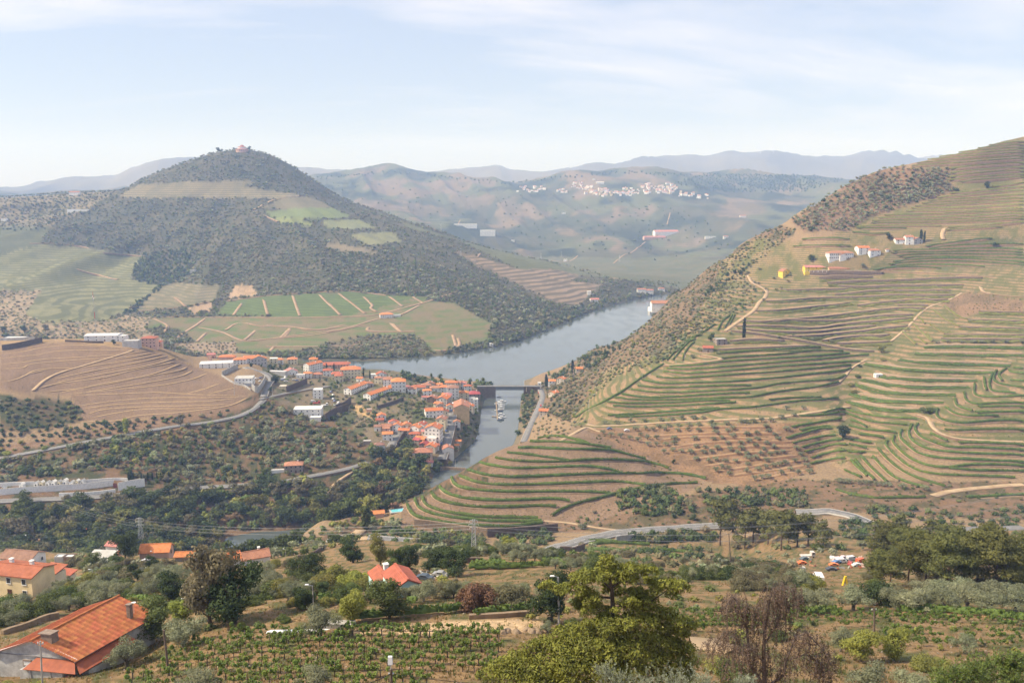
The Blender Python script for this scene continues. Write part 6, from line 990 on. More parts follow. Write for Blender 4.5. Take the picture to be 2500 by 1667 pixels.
for at, w, d, h, yaw, rf, wc, rc, lb, kw in [
 (('F',890,445), 15, 14, 11, 8, 'hip', 'white', 'orange', 'tall white apartment block with bright orange hip roof above the gardens', dict(faces='fl', storeys=3)),
 (('F',735,375), 9, 10, 8, 8, 'gx', 'white', 'terra', 'white wing with dark tiled roof left of the tall apartment block', {}),
 (('F',440,560), 9, 54, 5.6, -27, 'gy', 'white', 'orange', 'longest row house with orange roof and even windows', dict(faces='flr', chim=2, wgap=3.6, y0=640)),
 (('F',165,480), 9, 34, 5.6, -21, 'gy', 'white', 'orange', 'shorter row house with orange roof behind the fire station', dict(faces='fr', chim=1)),
 (('F',215,252), 22, 13, 10, 10, 'hip', 'cream', 'orange', 'big cream three-storey block by the river in the upper town', dict(faces='fl')),
 (('F',45,300), 9, 8, 6.5, 10, 'hip', 'cream', 'red', 'cream house with red roof before the big cream block', {}),
 (('F',470,372), 10, 8, 3.6, 25, 'hip', 'grey', 'terra', 'low house with pillared porch and old tiles between the row houses', {}),
 (('F',535,250), 6, 6, 4, 10, 'flat', 'white', 'whiteflat', 'small white flat-roofed hut by the right riverside cypress', dict(chim=0)),
 (('F',650,270), 11, 8, 6, 15, 'gy', 'white', 'red', 'white gabled house by the water behind the apartment block', {}),
 (('F',1180,435), 15, 10, 4, 12, 'hip', 'white', 'red', 'low house with red hip roof left of the centre riverfront trees', {}),
 (('F',1290,400), 10, 8, 4, 12, 'hip', 'beige', 'terra', 'low beige house behind the red hip-roofed house', {}),
 (('F',1420,440), 13, 8, 4, 8, 'hip', 'white', 'terra', 'long low terracotta-roofed house along the riverfront', {}),
 (('F',1545,460), 10, 8, 6.5, 5, 'hip', 'white', 'orange', 'white house with pale orange roof left of the balconied block', {}),
 (('F',1640,400), 14, 8, 7, 5, 'hip', 'cream', 'orange', 'first sunlit orange-roofed house at the head of the main street', {}), (('F',1780,400), 12, 8, 6.5, 5, 'hip', 'white', 'rose', 'second pale red-roofed house at the head of the main street', {}),
 (('F',1665,545), 12, 12, 12, 6, 'hip', 'white', 'brown', 'white four-storey block with balconies on the main street', dict(faces='fl', balc=True, storeys=4)),
 (('F',1965,590), 13, 12, 9, 8, 'hip', 'stone', 'wine', 'stone building with wine-red roof next to the bridge', dict(faces='fr')),
 (('F',1820,560), 10, 8, 8, 6, 'hip', 'cream', 'orange', 'orange-roofed house behind the great ochre building', {}), (('F',1930,640), 6, 6, 8, 6, 'flat', 'white', 'greyflat', 'narrow white house below the wine-red roof', {}),
 (('F',1785,850), 15, 24, 13, 4, 'gy', 'ochre', 'terra', 'great ochre gabled building over the quay', dict(faces='r', wgap=3.0, storeys=4, door=False)),
 (('F',1715,800), 6, 5, 6, 4, 'gx', 'beige', 'terra', 'small beige annex against the ochre gable', dict(chim=0)), (('F',1800,790), 6, 5, 7, 4, 'gy', 'pink', 'orange', 'pink annex with orange roof against the ochre gable', dict(chim=0)),
 (('F',1985,700), 5, 9, 11, 4, 'flat', 'white', 'greyflat', 'slim white riverside house behind the ochre building', dict(faces='fr', storeys=4)),
 (('F',1715,945), 6.5, 6, 5, 2, 'gy', 'white', 'terra', 'tiny white gabled house below the ochre building', dict(chim=0)),
 (('F',1500,655), 11, 13, 8, -14, 'gy', 'grey', 'orange', 'grey-fronted gabled house with orange roof on the left side of the street', dict(faces='fr')), (('F',1590,600), 8, 9, 8, 4, 'hip', 'beige', 'rose', 'beige house behind the grey-fronted gable', {}),
 (('F',1400,812), 17, 9, 7, 14, 'gx', 'white', 'orange', 'wide white two-storey house with bright orange roof in the middle of town', {}),
 (('F',1480,720), 8, 9, 6, 10, 'gy', 'beige', 'brown', 'brown-roofed house behind the wide white house', {}), (('F',1350,600), 9, 8, 5, -10, 'gy', 'brown', 'terra', 'old brown house with patched roof among the gardens', {}), (('F',1265,560), 6, 5, 3, 10, 'gx', 'white', 'rose', 'small white shed with red edge among the gardens', dict(chim=0)),
 (('F',650,850), 8, 7, 4.5, 12, 'gy', 'white', 'orange', 'small white house with bright orange roof below the dry slope', dict(chim=0)), (('F',625,880), 7, 5, 2.6, 12, 'gx', 'pink', 'red', 'red-roofed lean-to below the small white house', dict(chim=0, win=False)), (('F',470,735), 5, 4, 2.8, 5, 'flat', 'pink', 'greyflat', 'small pink shed on the dry slope', dict(win=False)),
 (('F',865,1015), 9, 9, 6, -6, 'gy', 'white', 'orange', 'white gabled house above the side street bend', {}), (('F',715,1000), 9, 7, 4.5, 5, 'gx', 'beige', 'terra', 'beige house left of the white gabled house', {}), (('F',590,1000), 6, 6, 4, 5, 'gx', 'white', 'brown', 'small white house at the left edge of the lower town', {}), (('F',735,1135), 9, 7, 6, 8, 'gx', 'white', 'orange', 'white house with orange roof above the side street', {}), (('F',715,1040), 6, 5, 5, 8, 'gx', 'pink', 'terra', 'small pink house wedged behind the orange roof', dict(chim=0)),
 (('F',1105,1040), 10, 10, 6, -18, 'gy', 'white', 'orange', 'orange-roofed house beside the parked cars', {}), (('F',1190,1000), 8, 9, 6, -18, 'gy', 'white', 'red', 'red-roofed house joined behind the orange-roofed house', {}),
 (('F',1365,1180), 14, 12, 14, -10, 'gy', 'white', 'orange', 'tall pale apartment house with orange gable roof in the lower town', dict(faces='fr', balc=True, storeys=4)), (('F',1485,970), 9, 10, 9, -8, 'gy', 'cream', 'terra', 'cream gabled house behind the tall apartment house', {}),
 (('F',1180,1190), 10, 8, 5, -25, 'gx', 'stone', 'orange', 'stone house with orange roof left below the apartment house', {}), (('F',1135,1195), 6, 6, 4.5, -25, 'gx', 'stone', 'wine', 'wine-roofed end of the stone house', dict(chim=0)), (('F',1335,1200), 11, 9, 6.5, -12, 'flat', 'white', 'whiteflat', 'white flat-topped terrace house under the apartment house', {}),
 (('F',1330,1300), 10, 9, 5, -15, 'gy', 'beige', 'orange', 'house with bright orange gable at the lower end of the street', {}), (('F',1235,1260), 7, 7, 4.5, -15, 'gy', 'brown', 'wine', 'old dark-roofed house beside the orange gable', dict(chim=0)),
 (('F',1230,1440), 17, 12, 8.5, 6, 'hip', 'beige', 'terra', 'large beige house with old hip roof at the foot of the town', dict(faces='f', wgap=5)), (('F',1320,1500), 7, 5, 3.2, 6, 'gx', 'white', 'rose', 'small white house below the large beige house', dict(chim=0)),
 (('F',1595,1378), 10, 9, 8, 12, 'gy', 'white', 'terra', 'plain white gabled house alone at the river end of the street', dict(faces='l')), (('F',1735,1185), 5, 4, 2.8, 0, 'gx', 'beige', 'orange', 'small shed with vivid orange roof in the thicket', dict(chim=0, win=False)), (('F',1715,1250), 4, 4, 3, 10, 'gx', 'beige', 'orange', 'orange-roofed lean-to behind the plain white house', dict(chim=0, win=False)),
 (('F',620,1262), 9, 7, 4, 15, 'hip', 'white', 'brown', 'low white house with brown roof in the thicket', {}), (('F',440,1195), 7, 5, 3, 5, 'flat', 'stone', 'greyflat', 'roofless ruin in the scrub below the row house', dict(win=False)),
 (('E',450,345), 34, 17, 5, 14, 'flat', 'white', 'metal', 'white warehouse with pale flat roof behind the brown hill', dict(wgap=6)), (('E',840,575), 17, 14, 6, 6, 'flat', 'white', 'greyflat', 'modern white flat-roofed villa beside the steep street', dict(faces='fr')), (('E',905,600), 9, 5, 3, 6, 'flat', 'grey', 'greyflat', 'grey garage under the modern villa', dict(win=False)),
 (('E',1060,300), 17, 10, 7, 20, 'gy', 'grey', 'orange', 'grey gabled house with wide orange roof in the upper town', dict(faces='fl')), (('E',950,275), 16, 10, 6, 18, 'gx', 'white', 'orange', 'white-sided house with orange roof left of the grey gable', {}), (('E',790,285), 14, 9, 5, 12, 'hip', 'white', 'orange', 'orange hip roof above the retaining wall', {}), (('E',600,225), 18, 8, 3.5, 5, 'hip', 'pink', 'orange', 'long low orange roof behind the warehouse', dict(win=False)), (('E',380,200), 9, 7, 4, 10, 'gx', 'pink', 'rose', 'rose-roofed house behind the brown hill', {}), (('E',360,270), 3, 3, 7, 0, 'flat', 'pink', 'greyflat', 'pink chimney-like tower beside the warehouse', dict(win=False, chim=0)),
 (('E',1265,270), 9, 8, 5, 10, 'flat', 'cream', 'whiteflat', 'cream flat-roofed house in the upper town', {}), (('E',1350,275), 8, 7, 4.5, 10, 'hip', 'white', 'orange', 'small orange-roofed house right of the cream flat roof', {}), (('E',1535,285), 11, 9, 6, 12, 'hip', 'cream', 'orange', 'cream house with orange hip roof and balcony', {}), (('E',1830,320), 10, 9, 9, 8, 'hip', 'butter', 'orange', 'yellow house with vivid orange hip roof', dict(faces='fr')), (('E',1730,390), 9, 22, 8, -32, 'gy', 'white', 'orange', 'white three-storey terrace with orange roof and many windows', dict(faces='fr', storeys=3, wgap=2.6)), (('E',1525,440), 14, 10, 4, 25, 'gy', 'white', 'rose', 'white hall with faded rose roof', dict(faces='fl')),
 (('E',1645,490), 9, 7, 4, 5, 'flat', 'white', 'greyflat', 'white flat house with a dark carport', {}), (('E',1750,480), 9, 7, 5, 8, 'hip', 'white', 'orange', 'small white house with orange roof below the terrace', {}), (('E',1890,485), 10, 8, 4.5, 8, 'hip', 'beige', 'terra', 'beige house with many small windows below the terrace', {}), (('E',2040,455), 11, 9, 6.5, 12, 'hip', 'white', 'red', 'white house with red roof and side stairs', {}), (('E',2165,510), 12, 9, 7, 10, 'hip', 'cream', 'red', 'cream two-storey house with red roof above the garden trees', dict(faces='fl')), (('E',2130,345), 34, 12, 4.5, 8, 'hip', 'pink', 'red', 'very long red school roof behind two cypresses', dict(chim=0)), (('E',2290,330), 12, 10, 5, 8, 'hip', 'white', 'orange', 'white house with orange roof at the end of the school', {}),
 (('E',1310,430), 20, 6, 3, -12, 'flat', 'grey', 'metal', 'long pale sheet-metal shed by the steep street', dict(win=False)), (('E',1395,640), 7, 5, 3, 5, 'flat', 'cream', 'whiteflat', 'small pump house with dark doors below the truck yard', dict(win=False)),
 (('E',1890,775), 9, 8, 9, 3, 'flat', 'white', 'whiteflat', 'white fire station tower with pinkish roof terrace', dict(faces='f')), (('E',1745,1030), 26, 13, 7, 4, 'flat', 'white', 'whiteflat', 'white fire station hall with broad cream flat roof', dict(faces='f', wgap=5)), (('E',1855,1090), 10, 6, 3.2, 4, 'flat', 'white', 'whiteflat', 'low white block jutting from the fire station hall', dict(win=False)),
 (('q4',680,148), 34, 18, 6, 4, 'gx', 'white', 'metal', 'white warehouse with pale roof on top of the brown hill', dict(pitch=.1, wgap=7, chim=0)), (('q4',815,150), 10, 9, 6, 4, 'flat', 'white', 'metal', 'white annex right of the hilltop warehouse', {}), (('q4',880,188), 16, 10, 6.5, 3, 'flat', 'grey', 'greyflat', 'grey concrete building below the hilltop warehouse', dict(win=False)), (('q4',1005,190), 15, 12, 10, 8, 'hip', 'pink', 'red', 'salmon pink house with red roof on the hill edge', dict(faces='fl', pitch=.3)), (('q4',1065,180), 8, 8, 5, 8, 'hip', 'pink', 'red', 'low wing of the salmon pink house', {}), (('q4',90,128), 22, 10, 3, 2, 'flat', 'grey', 'metal', 'low workshop with green machines on the brown hilltop', dict(win=False)),
 (('q4',1985,1078), 14, 9, 6, 10, 'hip', 'stone', 'terra', 'mauve-grey house with orange roof alone beside the lower road', dict(faces='fr')), (('q4',1880,1090), 10, 2, 2.2, 10, 'flat', 'white', 'whiteflat', 'white garden stair and terrace beside the mauve house', dict(win=False)),
 (('q5',1930,450), 8, 7, 6, 0, 'gx', 'white', 'orange', 'white house with orange roof beside the right bank cypress', {}), (('q5',1985,430), 9, 8, 5, -25, 'gy', 'beige', 'orange', 'beige gabled house above the right bank cypress', {}), (('q5',2115,355), 8, 7, 4, 0, 'gx', 'beige', 'orange', 'highest small orange-roofed house of the right bank', {}), (('q5',1925,520), 8, 9, 4, -40, 'gy', 'beige', 'orange', 'tilted orange roof beside the right bank street', {}), (('q5',1872,650), 9, 7, 5, -8, 'gx', 'beige', 'orange', 'orange-roofed house with parasols by the right bank street', {}), (('q5',1845,468), 4, 4, 7, 0, 'flat', 'white', 'whiteflat', 'white gatehouse at the right end of the bridge', {}),
]:
    k = dict(TN); k.update(kw); house(at, w, d, h, yaw, rf, wc, rc, lb, group='houses of the river town' if at[0] in 'EF' else None, **k)
FILL = sorted([(1080,475),(1330,385),(1450,400),(1590,430),(1720,395),(1870,430),(1560,560),(1620,690),(1440,700),(1300,500),(1250,1225),(1410,1265),(1275,1105),(1440,1060),(1010,1010),(960,1060),(1540,820),(1880,700),(1120,1110),(820,960),(1000,420),(600,330),(330,300),(1500,870)])
for i, (x, y) in enumerate(FILL): house(('F', x, y), 7 + (i*5) % 4, 6 + (i*3) % 3, 3.6 + (i*7) % 4, -14 + (i*11) % 28, ('gx', 'hip', 'gy')[i % 3], ('white', 'cream', 'white', 'beige')[i % 4], ('orange', 'terra', 'red', 'orange', 'rose')[i % 5], '%s infill house from the left, small and tiled, among the town houses' % ordinal(i), group='small infill houses of the river town', chim=i % 2, **TN)
QT = dict(y0=650, y1=1400)
house(('g4',1900,440), 30, 10, 7.5, 6, 'hip', 'white', 'terra', 'long white estate house with a gallery of dark windows', faces='fl', wgap=2.4, storeys=2, **QT); house(('g4',1920,458), 8, 6, 7, 6, 'gy', 'white', 'terra', 'white gabled front wing of the estate house', faces='l', chim=0, **QT); house(('g4',2160,385), 14, 10, 8, 6, 'gx', 'white', 'orange', 'white chapel-like block with orange roof behind the estate house', wgap=5, **QT); house(('g5',645,405), 14, 9, 7, 12, 'hip', 'white', 'terra', 'white cubic end house of the estate', wgap=6, **QT)
house(('g5',1035,270), 9, 8, 9, -4, 'gx', 'white', 'terra', 'tall white block of the upper estate house', wgap=6, **QT); house(('g5',940,262), 13, 8, 5, -4, 'gx', 'white', 'terra', 'low white wing of the upper estate house', chim=0, wgap=5, **QT); house(('g5',1135,265), 11, 8, 5.5, 6, 'gy', 'grey', 'terra', 'grey gabled barn beside the two estate cypresses', chim=0, wgap=5, **QT); house(('g5',785,355), 3.5, 3.5, 3, 0, 'hip', 'white', 'terra', 'tiny white hut right of the estate houses', chim=0, win=False, **QT)
house(('g4',1610,580), 26, 9, 5.2, 0, 'gx', 'yellow', 'rose', 'long bright yellow wine store with rose roof', wgap=7, chim=0, **QT); house(('g4',1880,570), 24, 8, 2.4, 0, 'gx', 'ochre', 'terra', 'low ochre extension with tiled roof right of the wine store', win=False, chim=0, **QT); house(('g4',1265,632), 11, 7, 6, 30, 'gy', 'yellow', 'terra', 'small bright yellow gabled house on the estate terrace', faces='f', wgap=6, chim=0, **QT)
house(('g4',370,1505), 9, 7, 4, -8, 'gx', 'stone', 'red', 'stone hut with red roof at the edge of the vineyard hill', chim=0, wgap=5, y0=600, y1=1100); house(('g4',530,1420), 10, 8, 5, 10, 'flat', 'stone', 'greyflat', 'roofless stone ruin beside the stone hut', y0=600, y1=1100); house(('g3',968,402), 6, 4.5, 2.8, 4, 'flat', 'white', 'metal', 'small white shed on the angular terraces', y0=550, y1=1000, wgap=4)
PERG = MB()
for i in range(14): PERG.box((i*5.0 - 32, 0, 1.1), (.3, .3, 2.2))
PERG.box((0, 0, 2.3), (66, .3, .2)); pp = hit(*P1('g4', 1790, 585), 650, 1400); t = thing('pergola', 'row of white pergola posts before the yellow wine store', 'pergola', (pp.x, pp.y - 3, pp.z)); PERG.build('posts', WALLS['white'], t)
# far houses on the cone hill and its foot
FR = dict(y0=1150, y1=3500, win=False, chim=0)
for at, w, d, h, yaw, rf, wc, rc, lb, kw in [(('q2',400,1318), 22, 12, 6, 15, 'hip', 'white', 'orange', 'white farmhouse with orange roof amid the foot vineyards', dict(win=True)), (('q2',465,1310), 14, 6, 3, 15, 'flat', 'white', 'metal', 'pale shed right of the foot vineyard farmhouse', {}), (('q2',1805,1215), 18, 12, 7, 10, 'gx', 'white', 'rose', 'white house with rose roof on the far river bank', dict(win=True)), (('q2',1765,1165), 8, 8, 9, 0, 'flat', 'white', 'whiteflat', 'slim white house above the far bank house', {}), (('q2',2120,1150), 20, 10, 9, 0, 'gx', 'white', 'terra', 'left white house at the far river bend', {}), (('q2',2165,1150), 24, 10, 7, 0, 'gx', 'white', 'terra', 'right white house at the far river bend', {}), (('q2',2255,1135), 16, 8, 6, 0, 'hip', 'white', 'terra', 'white house under the trees at the far river bend', {}), (('q2',2215,1275), 24, 14, 8, 10, 'flat', 'white', 'whiteflat', 'white house on the water at the hill edge', dict(y0=1100)), (('q2',1105,1508), 6, 5, 4, 0, 'flat', 'white', 'whiteflat', 'small white hut on the near bend of the far bank', {}), (('q1',1300,1012), 12, 8, 6, 0, 'flat', 'grey', 'greyflat', 'pale ruin on the wooded flank of the cone hill', {}), (('q1',500,490), 30, 14, 9, 0, 'gx', 'white', 'terra', 'white house among trees on the left spur', {}), (('q1',525,600), 60, 12, 6, 0, 'flat', 'white', 'metal', 'long white farm building on the left spur', {}), (('q1',25,665), 14, 10, 7, 0, 'flat', 'white', 'whiteflat', 'white house at the left edge of the far slope', {}), (('q3',30,1190), 22, 14, 8, 0, 'gx', 'white', 'terra', 'white riverside house half hidden by the dry hill', dict(y0=1100))]:
    k = dict(FR); k.update(kw); house(at, w, d, h, yaw, rf, wc, rc, lb, **k)
MF = dict(y0=2750, y1=6000, win=False, chim=0)
for at, w, d, h, yaw, rf, wc, rc, lb in [(('q2',930,708), 95, 30, 14, 0, 'flat', 'white', 'whiteflat', 'long white winery alone on the far hillside'), (('q2',1080,765), 60, 35, 22, 0, 'flat', 'white', 'whiteflat', 'white cubic winery with dark windows on the far hillside'), (('q2',2290,765), 100, 30, 18, 10, 'gx', 'white', 'rose', 'big rose-roofed estate on the far spur'), (('q2',2210,785), 90, 20, 8, 10, 'gx', 'pink', 'rose', 'low rose-roofed wing of the far spur estate'), (('q2',1606,938), 12, 8, 8, 0, 'flat', 'white', 'whiteflat', 'tiny white hut on the pale far vineyard'), (('q2',1250,802), 14, 10, 6, 0, 'flat', 'white', 'whiteflat', 'small white house below the far wineries'), (('q2',1595,615), 18, 10, 6, 0, 'flat', 'white', 'whiteflat', 'lone white shed high on the far slope'), (('q2',1800,386), 14, 10, 8, 0, 'flat', 'white', 'whiteflat', 'single white house above the far village'), (('q2',1840,412), 40, 10, 8, 0, 'gx', 'white', 'whiteflat', 'long white hall above the far village'), (('q3',560,605), 25, 12, 8, 0, 'gx', 'white', 'terra', 'white farm on the far right slope'), (('q3',360,735), 50, 10, 6, 0, 'flat', 'white', 'whiteflat', 'long low white shed on the far right slope'), (('q3',450,738), 18, 10, 8, 0, 'gx', 'white', 'terra', 'small white house right of the long low shed')]: house(at, w, d, h, yaw, rf, wc, rc, lb, **MF)
vil = []
rv = random.Random(3)
for reg, x0, x1, ya, yb, n in [('q2',1280,1465,432,472,22),('q2',1515,1625,448,474,9),('q2',1640,1730,405,442,14),('q2',1700,1790,425,450,8),('q2',1740,1915,448,500,34),('q2',1915,2060,470,494,14),('q2',1990,2160,436,486,24),('q2',2150,2350,408,486,40),('q3',0,140,392,458,22),('q3',135,262,444,470,14),('q3',262,345,462,486,8)]:
    for i in range(n): vil.append((P1(reg, rv.uniform(x0, x1), rv.uniform(ya, yb))))
vil.sort()
VM = {}
for i, (a, b) in enumerate(vil):
    p = hit(a, b, 3300, 6000); k = rv.randrange(8)
    if k not in VM:
        w = 9 + 1.6*k; d = 8 + (k % 3)*2; h = 5 + (k % 4)*2.2; mb = MB().box((0, 0, h/2 - 1), (w, d, h + 2)); rm = MB()
        for s in (-1, 1): mb.quad([(s*w/2, -d/2, h), (s*w/2, d/2, h), (s*w/2, 0, h + d*.2)], flip=s < 0); rm.quad([(-w/2-.5, s*(d/2+.5), h-.2), (w/2+.5, s*(d/2+.5), h-.2), (w/2+.5, 0, h + d*.2+.1), (-w/2-.5, 0, h + d*.2+.1)], flip=s > 0)
        VM[k] = (mb.mesh('wall', WALLS['white' if k != 3 else 'cream']), rm.mesh('roof', ROOFS[('terra', 'rose', 'orange', 'terra', 'metal', 'rose', 'orange', 'terra')[k]]))
    t = thing('village_house', '%s small white house from the left in the far hillside village' % ordinal(i), 'house', (p.x, p.y, p.z), rv.uniform(-.5, .5), 'houses of the far hillside village'); t.scale = (.8,)*3; link('wall', VM[k][0], t); link('roof', VM[k][1], t)
# round house on the summit
p = hit(*P1('q1', 1632, 192), 2300, 2790); rt = thing('round_house', 'tiered round house with rose roofs on the summit of the cone-shaped hill', 'house', (p.x, p.y + 6, p.z - 1))
MB().lathe([(19, -4), (19, 6)], 20).build('lower_wall', WALLS['pink'], rt); MB().lathe([(20, 6), (20, 6.6), (12.5, 9)], 20).build('lower_roof', ROOFS['rose'], rt); MB().lathe([(12, 8), (12, 13)], 20).build('middle_wall', WALLS['white'], rt); MB().lathe([(13, 13), (13, 13.5), (6, 16)], 20).build('middle_roof', ROOFS['rose'], rt); MB().lathe([(5, 15), (5, 18)], 14).build('lantern_wall', WALLS['pink'], rt); MB().lathe([(6, 18), (6, 18.4), (.2, 20.5)], 14).build('lantern_roof', ROOFS['rose'], rt)
for i in range(10): a = -pi + i*pi/9; link('window', WIN, rt, (19.0*cos(a), 19.0*sin(a), 2.8), a + pi/2).scale = (2, 1, 1.8)
for x, y, h in ((1475, 195, 16), (1683, 188, 14), (1500, 190, 9), (1580, 186, 9)): plant('broad', 'dark', hit(*P1('q1', x, y), 2300, 2790), h, {1475: 'left wind-bent tree on the summit of the cone hill', 1683: 'round tree right of the summit house', 1500: 'low tree on the left shoulder of the summit', 1580: 'low tree just left of the summit house'}[x])
# wind turbines
M_TURB = mat('turbine_white', (.72,.73,.75), rough=.5, var=.04)
for i, (reg, x, yt, yb) in enumerate([('q2',1100,258,292),('q2',1121,255,290),('q2',1143,250,290),('q2',1828,215,268),('q2',2166,178,232),('q2',2286,165,222),('q3',68,150,208),('q3',655,155,190),('q3',669,160,192),('q3',752,138,186)]):
    a, b = P1(reg, x, yb + 3); p = hit(a, b, 7000, 12000); _, kt = ray(*P1(reg, x, yt)); hh = max(40, CAMZ + float(kt)*p.y - p.z); s = hh*.42
    t = thing('wind_turbine', '%s wind turbine from the left on the far ridge' % ordinal(i), 'wind turbine', (p.x, p.y, p.z - 3), rnd.uniform(-.6, .6), 'wind turbines on the far ridge')
    MB().tube([(0, 0, 0), (0, 0, hh + 2)], [2.6, 1.5], 8).build('tower', M_TURB, t); MB().box((0, -1, hh + 3), (3.4, 9, 3.4)).build('nacelle', M_TURB, t); a0 = rnd.random()*2
    for k in range(3): a = a0 + k*2*pi/3; MB().bar((0, -5.5, hh + 3), (s*sin(a), -5.5, hh + 3 + s*cos(a)), 1.3, 4, .4).build('blade', M_TURB, t)
# ------------------------------------------------------------------ bridge, boats, quay
M_STEEL = mat('bridge_steel', (.16,.18,.20), rough=.6, var=.15, metal=.3); M_HULL = mat('boat_white', (.80,.80,.79), rough=.35, var=.05, spec=.4); M_HULLB = mat('boat_blue', (.07,.11,.2), rough=.35, var=.05, spec=.4); M_WOODD = mat('deck_wood', (.30,.23,.16), rough=.8, var=.2)
bz = 13.5; bx0, bx1, by = -36.5, 31.0, 965.0
br = thing('railway_bridge', 'grey steel lattice bridge on stone piers across the river mouth', 'bridge', (bx0, by, 0)); BL = bx1 - bx0; xs0, xs1 = 18.0, 50.0
MB().box((BL/2, 0, bz), (BL + 8, 6.5, .5)).box((BL/2, -3.1, bz + .9), (BL + 8, .08, .08)).box((BL/2, 3.1, bz + .9), (BL + 8, .08, .08)).build('deck', M_ASPH, br)
for yy in (-2.6, 2.6):
    tb = MB().box(((xs0+xs1)/2, yy, bz - .6), (xs1-xs0, .4, .45)).box(((xs0+xs1)/2, yy, bz - 4.0), (xs1-xs0, .4, .45)); n = 14
    for i in range(n): a = xs0 + (xs1-xs0)*i/n; b = xs0 + (xs1-xs0)*(i+1)/n; tb.bar((a, yy, bz-.6), (b, yy, bz-4.0), .24); tb.bar((b, yy, bz-.6), (a, yy, bz-4.0), .24); tb.bar((a, yy, bz-.6), (a, yy, bz-4.0), .2)
    tb.build('truss', M_STEEL, br)
MB().box((7, 0, 5.5), (21, 6.2, 14.8), 0).build('abutment', M_DARKSTONE, br); MB().box((51.5, 0, 4.5), (3.2, 6.4, 17), 0, .9).build('pier', M_STONE, br); MB().box((61, 0, 5.5), (15, 6.2, 15.2)).build('abutment', M_STONE, br)
for i in range(24): MB().box((i*BL/23, -3.1, bz + .65), (.08, .08, .55)).build('railing_post', M_STEEL, br)
MB().bar((50.5, -3.3, bz), (50.5, -3.3, bz + 8), .12).build('signal_mast', M_FRAME, br)
def boat(x, y, L, rz, label, blue=False, cabin=True):
    t = thing('motor_boat', label, 'boat', (x, y, 0), rz, 'boats moored at the pontoon'); B = L*.3; mb = MB(); st = []
    for k in range(7):
        u = k/6; wd = B/2*(1 - max(0, u-.45)**1.8*3.0); wd = max(.06, wd); st.append([(u*L - L/2, -wd*.75, -.3), (u*L - L/2, -wd, .75 + .35*u), (u*L - L/2, wd, .75 + .35*u), (u*L - L/2, wd*.75, -.3)])
    for k in range(6):
        for j in range(4): a, b = st[k], st[k+1]; mb.quad([a[j], b[j], b[(j+1) % 4], a[(j+1) % 4]])
    mb.quad(st[0]); mb.quad(st[6], True); mb.build('hull', M_HULLB if blue else M_HULL, t)
    if cabin: MB().box((-L*.05, 0, 1.5), (L*.42, B*.72, 1.3), 0, .85).build('cabin', M_HULL, t); MB().box((-L*.05, 0, 1.6), (L*.43, B*.74, .45)).build('cabin_window', M_PANE, t)
    else: MB().box((0, 0, .9), (L*.5, B*.5, .3)).build('seat', M_WOODD, t)
    MB().bar((L*.3, 0, 1.0), (L*.48, 0, 1.6), .04).build('bow_rail', M_FRAME, t); return t
Z6 = (1100, 880, .12755); REG['k'] = Z6
for i, (x, y, L, blue, cab, lb) in enumerate([(985,795,10,0,1,'largest white boat nearest the bridge'),(965,835,8,0,1,'second white boat from the bridge'),(975,870,7.5,0,1,'third white boat from the bridge'),(975,910,7,0,1,'fourth white boat from the bridge'),(970,940,7,0,0,'open white boat in the middle of the pontoon'),(955,970,6,1,0,'dark open boat in the middle of the pontoon'),(965,1045,8,0,1,'white cabin boat near the pontoon end'),(985,1095,9,0,1,'white boat last but one at the pontoon end'),(960,1140,7,1,1,'dark blue boat at the pontoon end'),(930,700,5,0,0,'small white boat right under the bridge'),(870,830,4,0,0,'small boat on the town side of the pontoon'),(880,960,4.5,0,0,'dinghy on the town side of the pontoon')]):
    p = hit(*P1('k', x, y), 700, 1100); boat(p.x, p.y, L, rnd.uniform(-.12, .12), lb, blue, cab)
p0 = hit(*P1('k', 878, 800), 700, 1100); p1 = hit(*P1('k', 905, 1140), 700, 1100); t = thing('pontoon', 'long floating pontoon with moored boats beside the town quay', 'pontoon', (p0.x, p0.y, 0)); d = p1 - p0
MB().bar((0, 0, .3), (d.x, d.y, .3), .9).build('deck', M_WOODD, t)
for i in range(6): q = d*(i/5.0); MB().bar((q.x, q.y, -2), (q.x, q.y, 2.6), .12, 6).build('mooring_post', M_STEEL, t)
pa = hit(*P1('k', 790, 1075), 700, 1100); MB().bar((0, 0, .4), (0, 0, .4), .1); MB().bar((pa.x - p0.x, pa.y - p0.y, .6), (d.x*.85, d.y*.85, .5), .5).build('gangway', M_WOODD, t)
